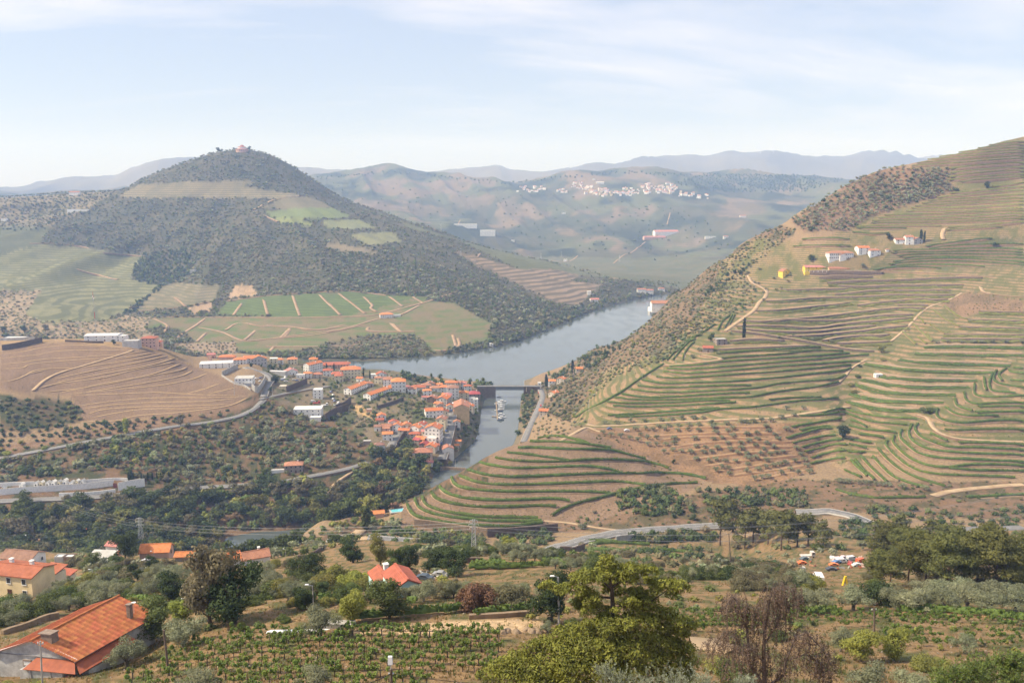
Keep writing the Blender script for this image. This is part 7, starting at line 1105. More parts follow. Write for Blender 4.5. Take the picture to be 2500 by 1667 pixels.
# ------------------------------------------------------------------ cemetery
TOMBM = {}
def tomb(reg, x, y, k, label):
    p = hit(*P1(reg, x, y), 520, 900); t = thing('tomb_chapel', label, 'tomb', (p.x, p.y, p.z), radians(-8), 'tomb chapels of the hillside cemetery')
    if k not in TOMBM:
        w, d, h = 2.6 + .3*(k % 3), 3.2, 3.0 + .4*(k % 2); mb = MB().box((0, 0, h/2 - .5), (w, d, h + 1)); mb.quad([(-w/2, -d/2, h), (w/2, -d/2, h), (0, -d/2, h + 1)]); mb.quad([(-w/2, d/2, h), (w/2, d/2, h), (0, d/2, h + 1)], True); rm = MB()
        rm.quad([(-w/2-.15, -d/2-.2, h-.1), (0, -d/2-.2, h+1.08), (0, d/2+.2, h+1.08), (-w/2-.15, d/2+.2, h-.1)], True); rm.quad([(w/2+.15, -d/2-.2, h-.1), (0, -d/2-.2, h+1.08), (0, d/2+.2, h+1.08), (w/2+.15, d/2+.2, h-.1)])
        TOMBM[k] = (mb.mesh('wall', WALLS['white' if k % 3 else 'cream']), rm.mesh('roof', ROOFS['whiteflat' if k % 2 else 'greyflat']), MB().box((0, -d/2-.03, 1.0), (1.0, .08, 2.0)).mesh('door', M_PANE), MB().box((0, -d/2, h + 1.35), (.12, .12, .7)).box((0, -d/2, h + 1.45), (.42, .12, .12)).mesh('cross', M_GREYCON))
    for nm, m_ in zip(('wall', 'roof', 'door', 'cross'), TOMBM[k]): link(nm, m_, t)
REG['c'] = (0, 1150, .17007)
for i, (x, y) in enumerate([(65,290),(325,245),(535,215),(610,215),(700,210),(780,205),(860,200),(945,185),(1045,205),(1120,195),(1195,185)]): tomb('c', x, y, i % 6, '%s tomb chapel from the left in the hillside cemetery' % ordinal(i))
GRV = (MB().box((0, 0, .35), (1.0, 2.1, .8)).mesh('slab', M_WHITEWALL), MB().box((0, .95, 1.1), (.9, .18, 1.1)).mesh('headstone', M_WHITEWALL))
for i in range(46):
    x = 120 + i*21.5; y = 300 - i*2.0 + (i % 3)*9; p = hit(*P1('c', x, y), 520, 900); t = thing('grave', '%s pale grave from the left before the tomb chapels' % ordinal(i), 'grave', (p.x, p.y, p.z), radians(-8), 'graves before the tomb chapels'); link('slab', GRV[0], t); link('headstone', GRV[1], t)
p = hit(*P1('c', 1660, 235), 520, 900); t = thing('cemetery_gate', 'dark red gate in the white cemetery wall', 'gate', (p.x, p.y - .6, p.z), radians(-8)); MB().box((0, 0, 1.8), (2.8, .3, 3.6)).build('gate_leaf', mat('gate_oxblood', (.13,.035,.03), rough=.6), t)
p = hit(*P1('g1', 50, 810), 430, 700); t = thing('swimming_pool', 'turquoise swimming pool beside the rounded hill', 'pool', (p.x, p.y, p.z + .3), .3); MB().box((0, 0, -.2), (10.5, 6.5, .6)).build('surround', M_KERB, t); MB().box((0, 0, .12), (8.6, 4.6, .04)).build('water', mat('pool_water', (.16,.52,.58), rough=.1, var=.05, spec=.5), t)
house(('B',1080,215), 8, 5, 2.6, 15, 'gx', 'pink', 'orange', 'pink-roofed pool house beside the turquoise pool', chim=0, win=False, y0=430, y1=700)
# ------------------------------------------------------------------ vehicles
CARM = {}
def paint_mat(c): return mat('car_paint_%d_%d_%d' % tuple(int(q*100) for q in c), c, rough=.3, var=.05, spec=.5)
M_TYRE = mat('tyre_rubber', (.03,.03,.03), rough=.9)
def car_meshes(c, kind):
    key = (c, kind)
    if key not in CARM:
        mb = MB(); prof = {'car': [(-2.1,.35),(-2.1,.85),(-1.9,.95),(-1.35,1.0),(-.95,1.42),(.55,1.45),(1.15,1.0),(1.95,.9),(2.1,.75),(2.1,.35)], 'van': [(-2.4,.4),(-2.4,1.95),(-2.3,2.05),(1.0,2.05),(1.6,1.3),(2.3,1.1),(2.4,.9),(2.4,.4)], 'truck': [(-3.6,.7),(-3.6,1.1),(1.4,1.1),(1.4,2.7),(3.0,2.7),(3.3,1.7),(3.4,.7)]}[kind]; hw = .85 if kind == 'car' else (.95 if kind == 'van' else 1.15); n = len(prof)
        k = len(mb.v); mb.v += [(x, -hw, z) for x, z in prof] + [(x, hw, z) for x, z in prof]; mb.f.append(tuple(range(k, k + n))); mb.f.append(tuple(reversed(range(k + n, k + 2*n))))
        for i in range(n): j = (i+1) % n; mb.f.append((k + i, k + n + i, k + n + j, k + j))
        gl = MB(); zs = {'car': (-.75, .6, 1.2, .32), 'van': (.2, 1.25, 1.6, .5), 'truck': (1.8, 2.9, 2.1, .7)}[kind]
        gl.box(((zs[0]+zs[1])/2, 0, zs[2]), (zs[1]-zs[0], hw*2 + .03, zs[3])); ws = MB().lathe([(.32, -.1), (.32, .1)], 10)
        wm = MB(); wm.v = [(v[0], v[2], v[1]) for v in ws.v]; wm.f = ws.f
        CARM[key] = (mb.mesh('body', paint_mat(c)), gl.mesh('side_window', M_PANE), wm.mesh('wheel', M_TYRE), {'car': 1.3, 'van': 1.5, 'truck': 2.3}[kind], hw)
    return CARM[key]
def car(p, rz, c, label, kind='car', group=None):
    b, g, w, wx, hw = car_meshes(c, kind); t = thing({'car': 'parked_car', 'van': 'van', 'truck': 'truck'}[kind], label, {'car': 'car', 'van': 'van', 'truck': 'truck'}[kind], (p.x, p.y, p.z + .1), rz, group); link('body', b, t); link('side_window', g, t)
    for sx in (-1, 1):
        for sy in (-1, 1): link('wheel', w, t, (sx*wx, sy*(hw - .05), .33))
    return t
CW = [((.7,.7,.7), 'white'), ((.08,.08,.09), 'black'), ((.45,.46,.47), 'silver'), ((.4,.05,.04), 'red'), ((.06,.1,.25), 'blue'), ((.25,.25,.26), 'grey')]
i = 0
for reg, pts_, rz, place, grp in [('F', [(1660,620),(1655,660),(1640,720),(1570,860),(1570,960),(1565,1010),(1520,1100),(1500,1160),(1495,1190)], 1.5, 'along the main street of the town', 'cars along the main street'), ('F', [(965,960),(1010,985),(1180,1020),(1200,1010),(1240,990)], .6, 'beside the orange-roofed house', 'cars beside the orange-roofed house'), ('E', [(2080,690),(2110,735),(2115,790),(2130,820),(2190,840),(2250,860)], 1.2, 'in the fire station yard', 'cars in the fire station yard'), ('E', [(1400,520),(1440,540),(1555,520),(1600,530)], .3, 'in the small yard of the upper town', 'cars in the small yard'), ('E', [(1020,500),(1080,540),(1090,490)], .8, 'on the terrace beside the modern villa', 'cars beside the villa'), ('k', [(1690,635),(1720,800),(1680,905),(1730,880),(1765,890)], 1.4, 'along the right bank street', 'cars on the right bank'), ('g2', [(345,900),(510,915)], .2, 'parked at the corner of the olive grove', None)]:
    for j, (x, y) in enumerate(pts_): c, nmc = CW[(i*5 + j*3) % 6]; i += 1; q = hit(*P1(reg, x, y), 500, 1150); q.z += .5; car(q, rz, c, '%s car %s, %s in line' % (nmc, place, ordinal(j)), 'car', grp)
for x, y, c, kd, rz, lb in [(1880,850,(.5,.04,.03),'truck',.15,'red fire engine before the fire station hall'),(1990,880,(.75,.75,.75),'truck',.2,'white truck beside the fire engine'),(1830,830,(.6,.6,.6),'van',.15,'grey van behind the fire engine'),(2160,870,(.6,.6,.6),'truck',1.0,'silver truck in the fire station yard'),(1410,500,(.75,.75,.75),'truck',.9,'white truck in the small yard of the upper town')]: q = hit(*P1('E', x, y), 700, 1100); q.z += .4; car(q, rz, c, lb, kd)
REG['s'] = (1920, 1340, .08929); REG['h'] = (880, 1380, .08503); REG['y'] = (0, 1320, .12755)
SC = [(480,300,(.1,.13,.15),'car',.4,'dark wreck at the left end of the scrapyard'),(580,230,(.55,.5,.45),'truck',.1,'pale wrecked truck at the left end of the scrapyard'),(420,420,(.65,.16,.04),'car',.2,'orange wreck at the left end of the scrapyard'),(1290,470,(.68,.2,.06),'car',.1,'long orange wreck in the middle of the scrapyard'),(1240,330,(.6,.58,.55),'van',1.2,'white upended van in the scrap heap'),(1400,350,(.62,.5,.5),'van',.2,'pinkish van in the scrap heap'),(1370,400,(.1,.2,.4),'car',.3,'blue wreck in the scrap heap'),(1500,380,(.7,.7,.68),'van',.1,'white van in the scrap heap'),(1620,370,(.05,.07,.07),'car',.2,'black wreck in the scrap heap'),(1560,270,(.55,.45,.45),'car',.4,'dusty wreck on top of the scrap heap'),(1740,430,(.4,.08,.06),'car',1.0,'dark red wreck in the scrap heap'),(1780,310,(.5,.52,.55),'van',.3,'grey van at the back of the scrap heap'),(2030,370,(.62,.13,.05),'van',.5,'orange-red van at the right end of the scrapyard'),(1920,480,(.6,.6,.55),'car',.2,'pale wreck before the orange-red van'),(2100,500,(.45,.3,.25),'car',1.3,'rusty wreck at the right end of the scrapyard'),(1230,600,(.06,.065,.08),'car',.05,'dark estate car parked before the scrap heap'),(870,880,(.7,.68,.66),'van',1.45,'white delivery van facing the camera below the scrapyard')]
for x, y, c, kd, rz, lb in SC: q = hit(*P1('s', x, y), 150, 420); q.z += .1; tt = car(q, rz, c, lb, kd, 'wrecks of the scrapyard'); tt.scale = (.8,)*3
M_YEL = mat('yellow_steel', (.75,.55,.05), rough=.5, var=.1); q = hit(*P1('s', 1590, 990), 150, 420); t = thing('steel_boom', 'yellow A-shaped steel boom standing on the scrapyard ground', 'machine', tuple(q)); k_ = .0893*q.y/FPX
MB().bar((-.5*k_*120, 0, 0), (0, 0, k_*290), .22).build('leg', M_YEL, t); MB().bar((.9*k_*90, 0, -.1), (.1, 0, k_*280), .22).build('leg', M_YEL, t); MB().bar((-k_*30, 0, k_*120), (k_*40, 0, k_*120), .12).build('crossbar', M_YEL, t)
rs2 = random.Random(4); M_JUNK = [mat('junk_%d' % i, c, rough=.8, var=.3, scale=2) for i, c in enumerate([(.5,.48,.45),(.35,.12,.06),(.2,.2,.2),(.55,.3,.2),(.6,.58,.5)])]
for i in range(34):
    q = hit(*P1('s', rs2.uniform(1150, 2150) if i > 8 else rs2.uniform(300, 900), rs2.uniform(200, 560)), 150, 420); t = thing('scrap_piece', '%s piece of loose scrap metal among the wrecks' % ordinal(i), 'scrap', tuple(q), rs2.random()*3, 'loose scrap among the wrecks'); mb = MB(); mb.box((0, 0, .3), (rs2.uniform(.5, 1.8), rs2.uniform(.3, .8), rs2.uniform(.3, .8)), 0, .7); mb.bar((-.5, 0, .2), (.7, .3, rs2.uniform(.6, 1.3)), .06); mb.build('panel', M_JUNK[i % 5], t)
for i in range(26):
    q = hit(*P1('h', rs2.uniform(1600, 2350), rs2.uniform(190, 400)), 150, 420); t = thing('rubble_block', '%s pale block of rubble in the yard right of the blue house' % ordinal(i), 'rubble', tuple(q), rs2.random()*3, 'rubble blocks beside the blue house'); mb = MB().box((0, 0, .15), (rs2.uniform(.3, .9), rs2.uniform(.3, .7), rs2.uniform(.3, .7)), 0, rs2.uniform(.5, .9)); mb.build('block', M_JUNK[(0, 4, 3)[i % 3]], t)
q = hit(*P1('h', 1850, 420), 150, 420); tt = car(q, -.3, (.06,.08,.1), 'dark car with shining window in the rubble yard'); tt.scale = (.8,)*3; q = hit(*P1('h', 2310, 330), 150, 420); tt = car(q, -.3, (.3,.3,.3), 'grey wreck at the far edge of the rubble yard'); tt.scale = (.8,)*3
# ------------------------------------------------------------------ near houses
NB = dict(y0=120, y1=420, frames=True)
house(('h',1370,905), 4.1, 6.0, 2.3, 26, 'gy', 'aqua', 'red', 'pale blue house with red gable roof in the middle of the near slope', faces='lf', chim=0, pitch=.5, door=False, over=.25, **NB); house(('h',760,780), 3.4, 4.6, 2.4, 26, 'gy', 'aqua', 'red', 'pale blue side wing with red roof and white chimney', faces='l', chim=1, pitch=.5, door=False, over=.2, **NB)
house(('h',1660,1050), 2.0, 1.6, 1.8, 10, 'flat', 'white', 'greyflat', 'small concrete box right of the blue house', win=False, y0=120, y1=400) if False else None
house(('y',200,1090), 12, 7, 5.4, -12, 'gx', 'butter', 'red', 'big butter-yellow house with red roof at the left edge', faces='fl', wgap=3.6, storeys=2, chim=2, y0=150, y1=420, frames=True, sink=6, pitch=.28); house(('y',850,940), 4.4, 5, 4.0, -16, 'mono', 'cream', 'red', 'cream stepped annex with red roof right of the yellow house', win=False, chim=0, y0=150, y1=420); house(('y',1130,880), 4.2, 4, 2.6, -16, 'mono', 'cream', 'red', 'lower cream annex with red roof by the dirt road', win=False, chim=0, y0=150, y1=420)
house(('y',300,520), 13, 8, 4, -10, 'gx', 'white', 'brown', 'old house with brown tiled roof behind the yellow house', faces='r', chim=0, y0=200, y1=430, frames=True); house(('A',915,520), 4.6, 4.5, 4.0, -10, 'gx', 'white', 'rose', 'small white house with rose roof beside the dark round tree', faces='f', chim=0, y0=200, y1=430); house(('A',1265,545), 10, 6, 2.8, 6, 'gx', 'pink', 'orange', 'house with orange roof below the left pylon', faces='r', chim=0, y0=200, y1=430, pitch=.6); house(('A',2080,600), 10, 6, 3, 25, 'gx', 'white', 'terra', 'house with rose-brown roof above the dark side river', faces='r', chim=1, y0=200, y1=430); house(('A',1860,625), 8, 5, 2.6, 30, 'gx', 'white', 'orange', 'orange roof showing behind the tall eucalyptus', win=False, chim=0, y0=200, y1=430); house(('A',1510,575), 6, 4, 2.2, 5, 'gx', 'stone', 'orange', 'low orange-roofed shed left of the tall eucalyptus', win=False, chim=0, y0=200, y1=430); house(('A',930,565), 3, 3, 2.2, 0, 'gx', 'pink', 'orange', 'small orange-roofed shelter beside the white van', win=False, chim=0, y0=200, y1=430)
house(('A',480,580), 3, 3, 1.8, 0, 'flat', 'grey', 'metal', 'left garden shed with white sheet roof', win=False, y0=200, y1=430); house(('A',560,585), 3.5, 3, 2, 0, 'flat', 'brown', 'metal', 'right garden shed with white sheet roof', win=False, y0=200, y1=430); house(('A',820,585), 8, 4, 2.2, -5, 'mono', 'grey', 'greyflat', 'long grey shed by the left valley road', win=False, chim=0, y0=200, y1=430)
for x, y, c, kd, lb in [(920,600,(.7,.7,.72),'van','white van parked in the left valley'),(1200,580,(.5,.5,.52),'car','silver car in the left valley'),(1250,600,(.62,.6,.55),'car','pale car below the orange-roofed house'),(1060,640,(.6,.62,.65),'car','white car by the left valley road'),(800,695,(.45,.45,.47),'car','grey car on the left valley road')]: q = hit(*P1('A', x, y), 180, 430); tt = car(q, .1, c, lb, kd); tt.scale = (.85,)*3
# ------------------------------------------------------------------ foreground
M_TILE = mat('clay_tile_bright', (.52,.19,.075), rough=.85, col2=(.36,.125,.055), scale=1.3, coord='Object', rand=.16, bump=.2); M_RUST = mat('painted_red_sheet', (.36,.11,.055), rough=.7, col2=(.27,.085,.05), scale=1.2, bump=.1); M_OLDWHITE = mat('stained_whitewash', (.56,.56,.54), rough=.95, col2=(.33,.32,.31), scale=.9, bump=.25, bscale=5); M_LEAD = mat('grey_fascia', (.30,.29,.29), rough=.8); M_CHIMB = mat('brown_chimney_render', (.27,.21,.17), rough=.9, var=.2)
hx, hy, hw, hl, eh, rr = -59.4, 98.2, 10.2, 12.4, 3.1, 2.05; hz0 = 170.6
SHR = .27
def _sh(self):
    self.v = [(x, y + SHR*x, z) for x, y, z in self.v]; return self
MB._sh = _sh
HT = thing('farmhouse', 'whitewashed farmhouse with bright orange tiled roof in the lower left corner', 'house', (hx, hy, hz0), radians(66) - pi/2)
# local frame: +y along the ridge (away), +x to the right eave
W = hw/2; mb = MB(); mb.box((0, hl/2, eh/2 - 1.5), (hw, hl, eh + 3)); mb.quad([(-W, 0, eh), (W, 0, eh), (0, 0, eh + rr)]); mb.quad([(-W, hl, eh), (W, hl, eh), (0, hl, eh + rr)], True); mb._sh().build('wall', M_OLDWHITE, HT)
sl = sqrt((W + .45)**2 + (rr*(W + .45)/W)**2); ang = atan2(rr, W); rb = MB()
for s in (-1, 1): rb.quad([(0, -.45, eh + rr + .02), (s*(W + .45), -.45, eh - rr*.45/W + .02), (s*(W + .45), hl + .45, eh - rr*.45/W + .02), (0, hl + .45, eh + rr + .02)], flip=s > 0)
ROOF = rb._sh().build('roof', M_RUST, HT)
NC, NRW = 16, 18; tw = (hl + .9)/NRW; tl = sl/NC; tmb = MB(); n = 5
for iy in range(2):
    for ix in range(n): u = ix/(n-1); tmb.v.append((.06 + iy*(tl + .05), (u - .5)*tw*.98, .045 + .055*(1 - iy)*1.0 + .03*sin(u*2*pi*2)))
for ix in range(n-1): tmb.f.append((ix, ix + n, ix + 1 + n, ix + 1))
k = len(tmb.v); tmb.v += [(v[0], v[1], v[2] - .06) for v in tmb.v[n:2*n]]
for ix in range(n-1): tmb.f.append((n + ix, k + ix, k + ix + 1, n + ix + 1))
TILE = tmb.mesh('tile', M_TILE); rnt = random.Random(2)
def tile_mat(s, i, j):
    x = (i*tl)*cos(ang); z = -(i*tl)*sin(ang); return (s*x, -.45 + (j + .5)*tw + SHR*s*x, eh + rr + z + .02)
for i in range(NC):
    for j in range(NRW):
        o = link('tile', TILE, ROOF, tile_mat(1, i, j)); o.rotation_euler = (rnt.uniform(-.01, .01), ang, 0)
tv = []; tff = []
for i in range(NC):
    for j in range(NRW):
        bx, by_, bz_ = tile_mat(-1, i, j); kk = len(tv)
        for v in TILE.vertices: tv.append((bx - (v.co.x*cos(ang) + v.co.z*sin(ang)*-1), by_ - v.co.y, bz_ - v.co.x*sin(ang) + v.co.z*cos(ang)))
        tff += [tuple(kk + q for q in p_.vertices) for p_ in TILE.polygons]
link('far_slope_tiles', mesh_np('far_slope_tiles', tv, tff, M_TILE), ROOF, kind='stuff')
MB().tube([(0, -.5, eh + rr + .1), (0, hl + .5, eh + rr + .1)], [.16, .16], 8)._sh().build('ridge_tiles', M_TILE, ROOF)
MB().box((W + .42, hl/2, eh - .22), (.14, hl + .9, .18))._sh().build('gutter', M_LEAD, HT); MB().bar((-W - .4, -.05, eh - .12), (0, -.05, eh + rr - .05), .1).bar((W + .4, -.05, eh - .12), (0, -.05, eh + rr - .05), .1)._sh().build('verge_board', M_FRAME, HT); MB().box((0, -.06, eh - .12), (hw*.96, .14, .12))._sh().build('string_course', M_LEAD, HT)
MB().box((1.15, .95, eh + rr - .1), (1.5, 1.0, 1.3), 0, .92).box((1.05, .95, eh + rr + .62), (1.75, 1.2, .14))._sh().build('chimney_hood', M_CHIMB, ROOF); MB().box((3.9, hl - 2.4, eh + 1.2), (.5, .5, 2.4)).box((3.9, hl - 2.4, eh + 2.45), (.66, .66, .16))._sh().build('chimney', M_CHIMB, ROOF)
MB().lathe([(.02, 0), (.2, .05), (.3, .14)], 12, (3.8, hl - 1.6, eh + 2.2)).bar((3.8, hl - 1.6, eh + .8), (3.8, hl - 1.6, eh + 2.2), .03)._sh().build('satellite_dish', M_FRAME, ROOF)
wq = link('window', MB().box((0, 0, 0), (.95, .1, 1.3)).mesh('window', M_PANE), HT, (-1.15, -.03 - 1.15*SHR, 1.55), atan2(SHR, 1)); MB().box((0, -.05, .38), (1.0, .08, .6)).build('roller_blind', M_FRAME, wq); MB().box((0, -.05, .76), (1.1, .2, .16)).box((0, -.06, -.72), (1.15, .2, .12)).box((-.54, -.02, 0), (.12, .12, 1.5)).box((.54, -.02, 0), (.12, .12, 1.5)).build('frame', M_CHIMB, wq)
def sheet(q, nm, m_):
    b_ = MB(); k = 0; b_.v = [tuple(p_) for p_ in q] + [(p_[0], p_[1], p_[2] - .06) for p_ in q]; b_.f = [(0,1,2,3), (7,6,5,4), (0,4,5,1), (1,5,6,2), (2,6,7,3), (3,7,4,0)]; return b_._sh().build(nm, m_, HT)
sheet([(.2, -.05, eh - .25), (W + .1, -.05, eh - .25), (W + 1.4, -1.5, eh - 1.15), (-.4, -1.5, eh - 1.15)], 'front_lean_to_roof', M_RUST); sheet([(W + .05, 0, eh - .45), (W + .05, hl*.62, eh - .45), (W + 1.7, hl*.62, eh - 1.3), (W + 1.7, -1.2, eh - 1.3)], 'side_lean_to_roof', M_RUST)
MB().box((W*.35, -.7, .3), (hw*.55, 1.2, 2.9))._sh().build('porch_wall', M_OLDWHITE, HT); MB().box((W + .8, hl*.3, .2), (1.4, hl*.55, 2.6))._sh().build('side_wall', M_OLDWHITE, HT); MB().box((W + .35, -1.35, .6), (.7, .08, 1.9))._sh().build('door', mat('oxblood_door', (.11,.03,.025), rough=.6), HT)
MB().box((W*.62, -1.34, .9), (.06, .06, 1.9)).box((W*.1, -1.34, .9), (.06, .06, 1.9))._sh().build('downpipe', M_LEAD, HT)

# ---- vines of the near field: each plant on its own stake
VL = mat('near_vine_leaves', (.19,.25,.055), rough=.65, col2=(.10,.155,.034), scale=2.2, rand=.2, transl=.3, spec=.2); M_STAKE = mat('vine_stake', (.20,.165,.13), rough=.95, var=.3, scale=5); M_VWOOD = mat('vine_wood', (.085,.062,.05), rough=.95, var=.3, scale=6)
VINEM = []
for k in range(7):
    rs = np.random.RandomState(60 + k); wd = .55 + .25*rs.rand(); lob = [(rs.uniform(-wd, wd), rs.uniform(-.16, .16), rs.uniform(.62, 1.15), rs.uniform(.16, .30)) for _ in range(6)]; v, f = lobes_crown(lob, 190, .085, rs, up=.2, asp=.85, inner=.3)
    tb = MB().tube([(0, 0, -.15), (rs.uniform(-.06, .06), .02, .3), (rs.uniform(-.08, .08), 0, .72)], [.05, .04, .035], 5); tb.bar((0, 0, .66), (-wd*.9, 0, .88), .026, 4, .012); tb.bar((0, 0, .66), (wd*.9, 0, .9), .026, 4, .012)
    VINEM.append((mesh_np('leaves', v, f, VL), tb.mesh('trunk', M_VWOOD), MB().bar((.06, 0, -.1), (.07 + rs.uniform(-.04, .04), 0, 1.35 + .3*rs.rand()), .026, 4).mesh('stake', M_STAKE), (v, f)))
vp = []
rv2 = random.Random(12)
ROWY = [1150, 1188, 1230, 1275, 1322, 1370, 1420, 1472, 1524, 1578, 1640, 1710]
for r, yb in enumerate(ROWY):
    x = (-1150 if r > 3 else (-700 if r > 1 else -100)) + rv2.uniform(0, 40)
    while x < (2080 if r < 8 else 1500):
        yy = yb + 10*sin(x*.004 + r) - .012*(x - 600)*(1 if x < 600 else .3) + rv2.uniform(-5, 5)
        ok = not (x < -620 and yy < 1500 + (x + 900)*-.2) and not (x < -980) and rv2.random() > .09 and not (500 < x < 720 and yb < 1200)
        if ok: vp.append((P1('B', x, yy), 'near field', r))
        x += rv2.uniform(54, 92) * (1 + (yb - 1150)/1700)
for r, yb in enumerate([1022, 1042, 1066, 1112, 1162, 1212, 1262]):
    x = 430 + rv2.uniform(0, 40) + (760 if r > 3 else 0)
    while x < 2360:
        if rv2.random() > .16: vp.append((P1('D', x, yb + .02*(x - 1400)*(1 if r < 3 else .8) + rv2.uniform(-4, 4)), 'red strips', r))
        x += rv2.uniform(62, 105)
for r in range(4):
    for x in range(1480, 2300, 70): vp.append((P1('C', x + rv2.uniform(-15, 15), 1010 + r*45 + rv2.uniform(-6, 6)), 'behind the conifer', r))
vp = [(hit(a, b, 55, 260), g, r) for (a, b), g, r in vp]; vp.sort(key=lambda q: q[0].y)
seen_rows = {}
rest_v = []; rest_f = []; nb = 0
for i, (p, g, r) in enumerate(vp):
    m = VINEM[rv2.randrange(7)]; a = rv2.uniform(-.25, .25); sc = rv2.uniform(.8, 1.2)
    if i < 298:
        key = (g, r); seen_rows[key] = seen_rows.get(key, -1) + 1
        lb = {'near field': '%s vine counted by nearness in the %s row from the top of the near field', 'red strips': '%s vine counted by nearness in the %s row on the red earth strips', 'behind the conifer': '%s vine counted by nearness in the %s row right of the conifer'}[g] % (ordinal(seen_rows[key]), ordinal(r))
        t = thing('grapevine', lb, 'grapevine', (p.x, p.y, p.z), a, {'near field': 'vines of the near field', 'red strips': 'vines on the red earth strips', 'behind the conifer': 'vines right of the conifer'}[g]); t.scale = (sc, sc, sc)
        link('leaves', m[0], t); link('trunk', m[1], t); link('stake', m[2], t)
    else:
        v, f = m[3]; ca, sa = cos(a)*sc, sin(a)*sc; q = np.stack([v[:, 0]*ca - v[:, 1]*sa + p.x, v[:, 0]*sa + v[:, 1]*ca + p.y, v[:, 2]*sc + p.z], 1); rest_v.append(q); rest_f.append(f + nb); nb += len(v)
if rest_v: link('vineyard', mesh_np('vineyard', np.concatenate(rest_v), np.concatenate(rest_f), VL), kind='stuff', label='remaining vines of the near field too far to tell apart', category='vineyard')
def hedge(txt, label, group, y0, y1, h=1.2, w=.5, step=.8, leafy=8, m=None, gap=.06): return terrace(txt, label, group, w=.7, y0=y0, y1=y1, step=step, vh=h, vw=w, leafy=leafy, vmat=m or M_HEDGE, vgap=gap, bench=GROUND_EARTH, riser=GROUND_EARTH)
M_HEDGE = mat('vine_hedge_leaves', (.14,.195,.045), rough=.7, col2=(.06,.10,.024), scale=1.2, transl=.25, rand=.15); GROUND_EARTH = bank_mat('ochre_vineyard_earth', (.33,.21,.11), (.25,.155,.08), .6)
for i, r in enumerate(['B 1930,590 2050,650 2200,720 2350,790', 'B 2000,580 2150,640 2350,720', 'B 1850,610 1950,680 2100,770 2250,840', 'B 1830,640 1900,720 1990,790', 'B 1890,600 2000,670 2180,760 2330,830', 'C 30,570 160,640 320,720 430,770', 'C 0,610 150,690 280,760', 'C 350,540 500,580 700,610 860,610', 'C 420,545 600,570 850,590', 'C 380,560 520,600 700,630']): hedge(r, '%s green vine row of the sloping vineyard below the pylon' % ordinal(i), 'rows of the sloping vineyard', 180, 420, 1.25, .42, .9, 9)
for i, r in enumerate(['B 880,1060 1100,1045 1300,1025', 'B 1300,1025 1500,1010 1650,1000', 'B 1650,998 1850,970 2050,945', 'D 600,1012 700,1005 820,1002', 'D 1340,992 1700,1000 2000,1020', 'D 2000,1020 2150,1032 2350,1062', 'B 600,900 740,905', 'B 1320,930 1400,930', 'A 1050,890 1200,900 1320,915', 'B 1880,1040 2100,1010 2340,990']): hedge(r, ['left', 'middle', 'right'][i % 3] + ' stretch of vine hedge ' + ['above the sandy platform', 'above the sandy platform', 'above the sandy platform', 'below the silver olives', 'below the silver olives', 'below the silver olives', 'under the light green tree', 'at the corner of the blue house', 'behind the tiled farmhouse', 'beside the low stone wall'][i], 'vine hedges of the near slope', 90, 330, 1.1, .42, .6, 14)
for i, r in enumerate(['C 800,440 1000,425 1300,440', 'C 820,480 1100,490 1400,490 1600,500', 'C 760,415 900,405 1030,420']): hedge(r, '%s dark vine row between the main road and the big conifer' % ordinal(i), 'vine rows below the main road', 340, 520, 1.6, .8, 1.5, 4, M_VINE)
# ---- big yellow-green conifer
def wpt(reg, x, y, Y): s_, k_ = ray(*P1(reg, x, y)); return Vector((float(s_)*Y, Y, CAMZ + float(k_)*Y))
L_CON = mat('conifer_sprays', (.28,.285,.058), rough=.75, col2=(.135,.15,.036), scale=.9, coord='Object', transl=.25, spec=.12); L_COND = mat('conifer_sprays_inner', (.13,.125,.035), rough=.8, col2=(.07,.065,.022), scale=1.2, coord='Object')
YC = 50.0; base = wpt('C', 1000, 1568, YC); base.z = float(H(base.x, YC)); CT = thing('conifer', 'big spreading yellow-green conifer in the centre of the foreground', 'conifer', tuple(base)); rs = np.random.RandomState(77)
LOB = [(940,545,55,0),(960,600,80,0),(1020,650,100,.3),(880,680,100,-.3),(770,690,90,.2),(690,700,60,.3),(1150,610,60,-.2),(1240,640,75,.2),(1320,640,45,0),(1110,700,90,-.5),(640,780,70,.2),(470,760,60,.6),(420,770,35,.6),(560,800,65,.2),(1440,760,90,-.3),(1530,770,85,-.2),(1360,800,60,-.3),(1480,840,60,-.2),(1200,830,90,.4),(1280,900,95,0),(1130,900,80,-.6),(800,840,80,.5),(720,900,75,.6),(860,930,60,.8),(1340,980,90,.2),(1450,1000,80,.5),(1560,1080,80,-.4),(1660,1090,60,-.4),(1400,1110,110,.3),(1280,1060,100,-.5),(1520,1160,90,.2),(1090,1080,100,-1.0),(960,1110,120,-1.2),(830,1110,110,-.8),(700,1150,120,-.6),(560,1170,90,-.4),(1180,1180,130,-.8),(1330,1240,130,-.5),(1480,1270,110,-.2),(1600,1290,90,0),(450,1250,110,-.3),(320,1290,100,-.1),(600,1290,140,-1.0),(780,1270,150,-1.4),(960,1270,150,-1.6),(1130,1320,150,-1.5),(200,1370,110,0),(90,1430,110,.2),(300,1430,140,-.6),(480,1420,150,-1.2),(680,1430,170,-1.8),(900,1430,170,-2.0),(1100,1470,160,-1.8),(1300,1400,140,-1.2),(1480,1400,120,-.6),(1620,1400,90,-.2),(0,1500,110,.2),(180,1520,140,-.4),(400,1540,160,-1.0),(640,1570,170,-1.8),(1000,1580,180,-2.0),(1350,1540,150,-1.2),(1560,1500,110,-.4),(1050,820,60,.9),(980,760,70,.8)]
lob = []
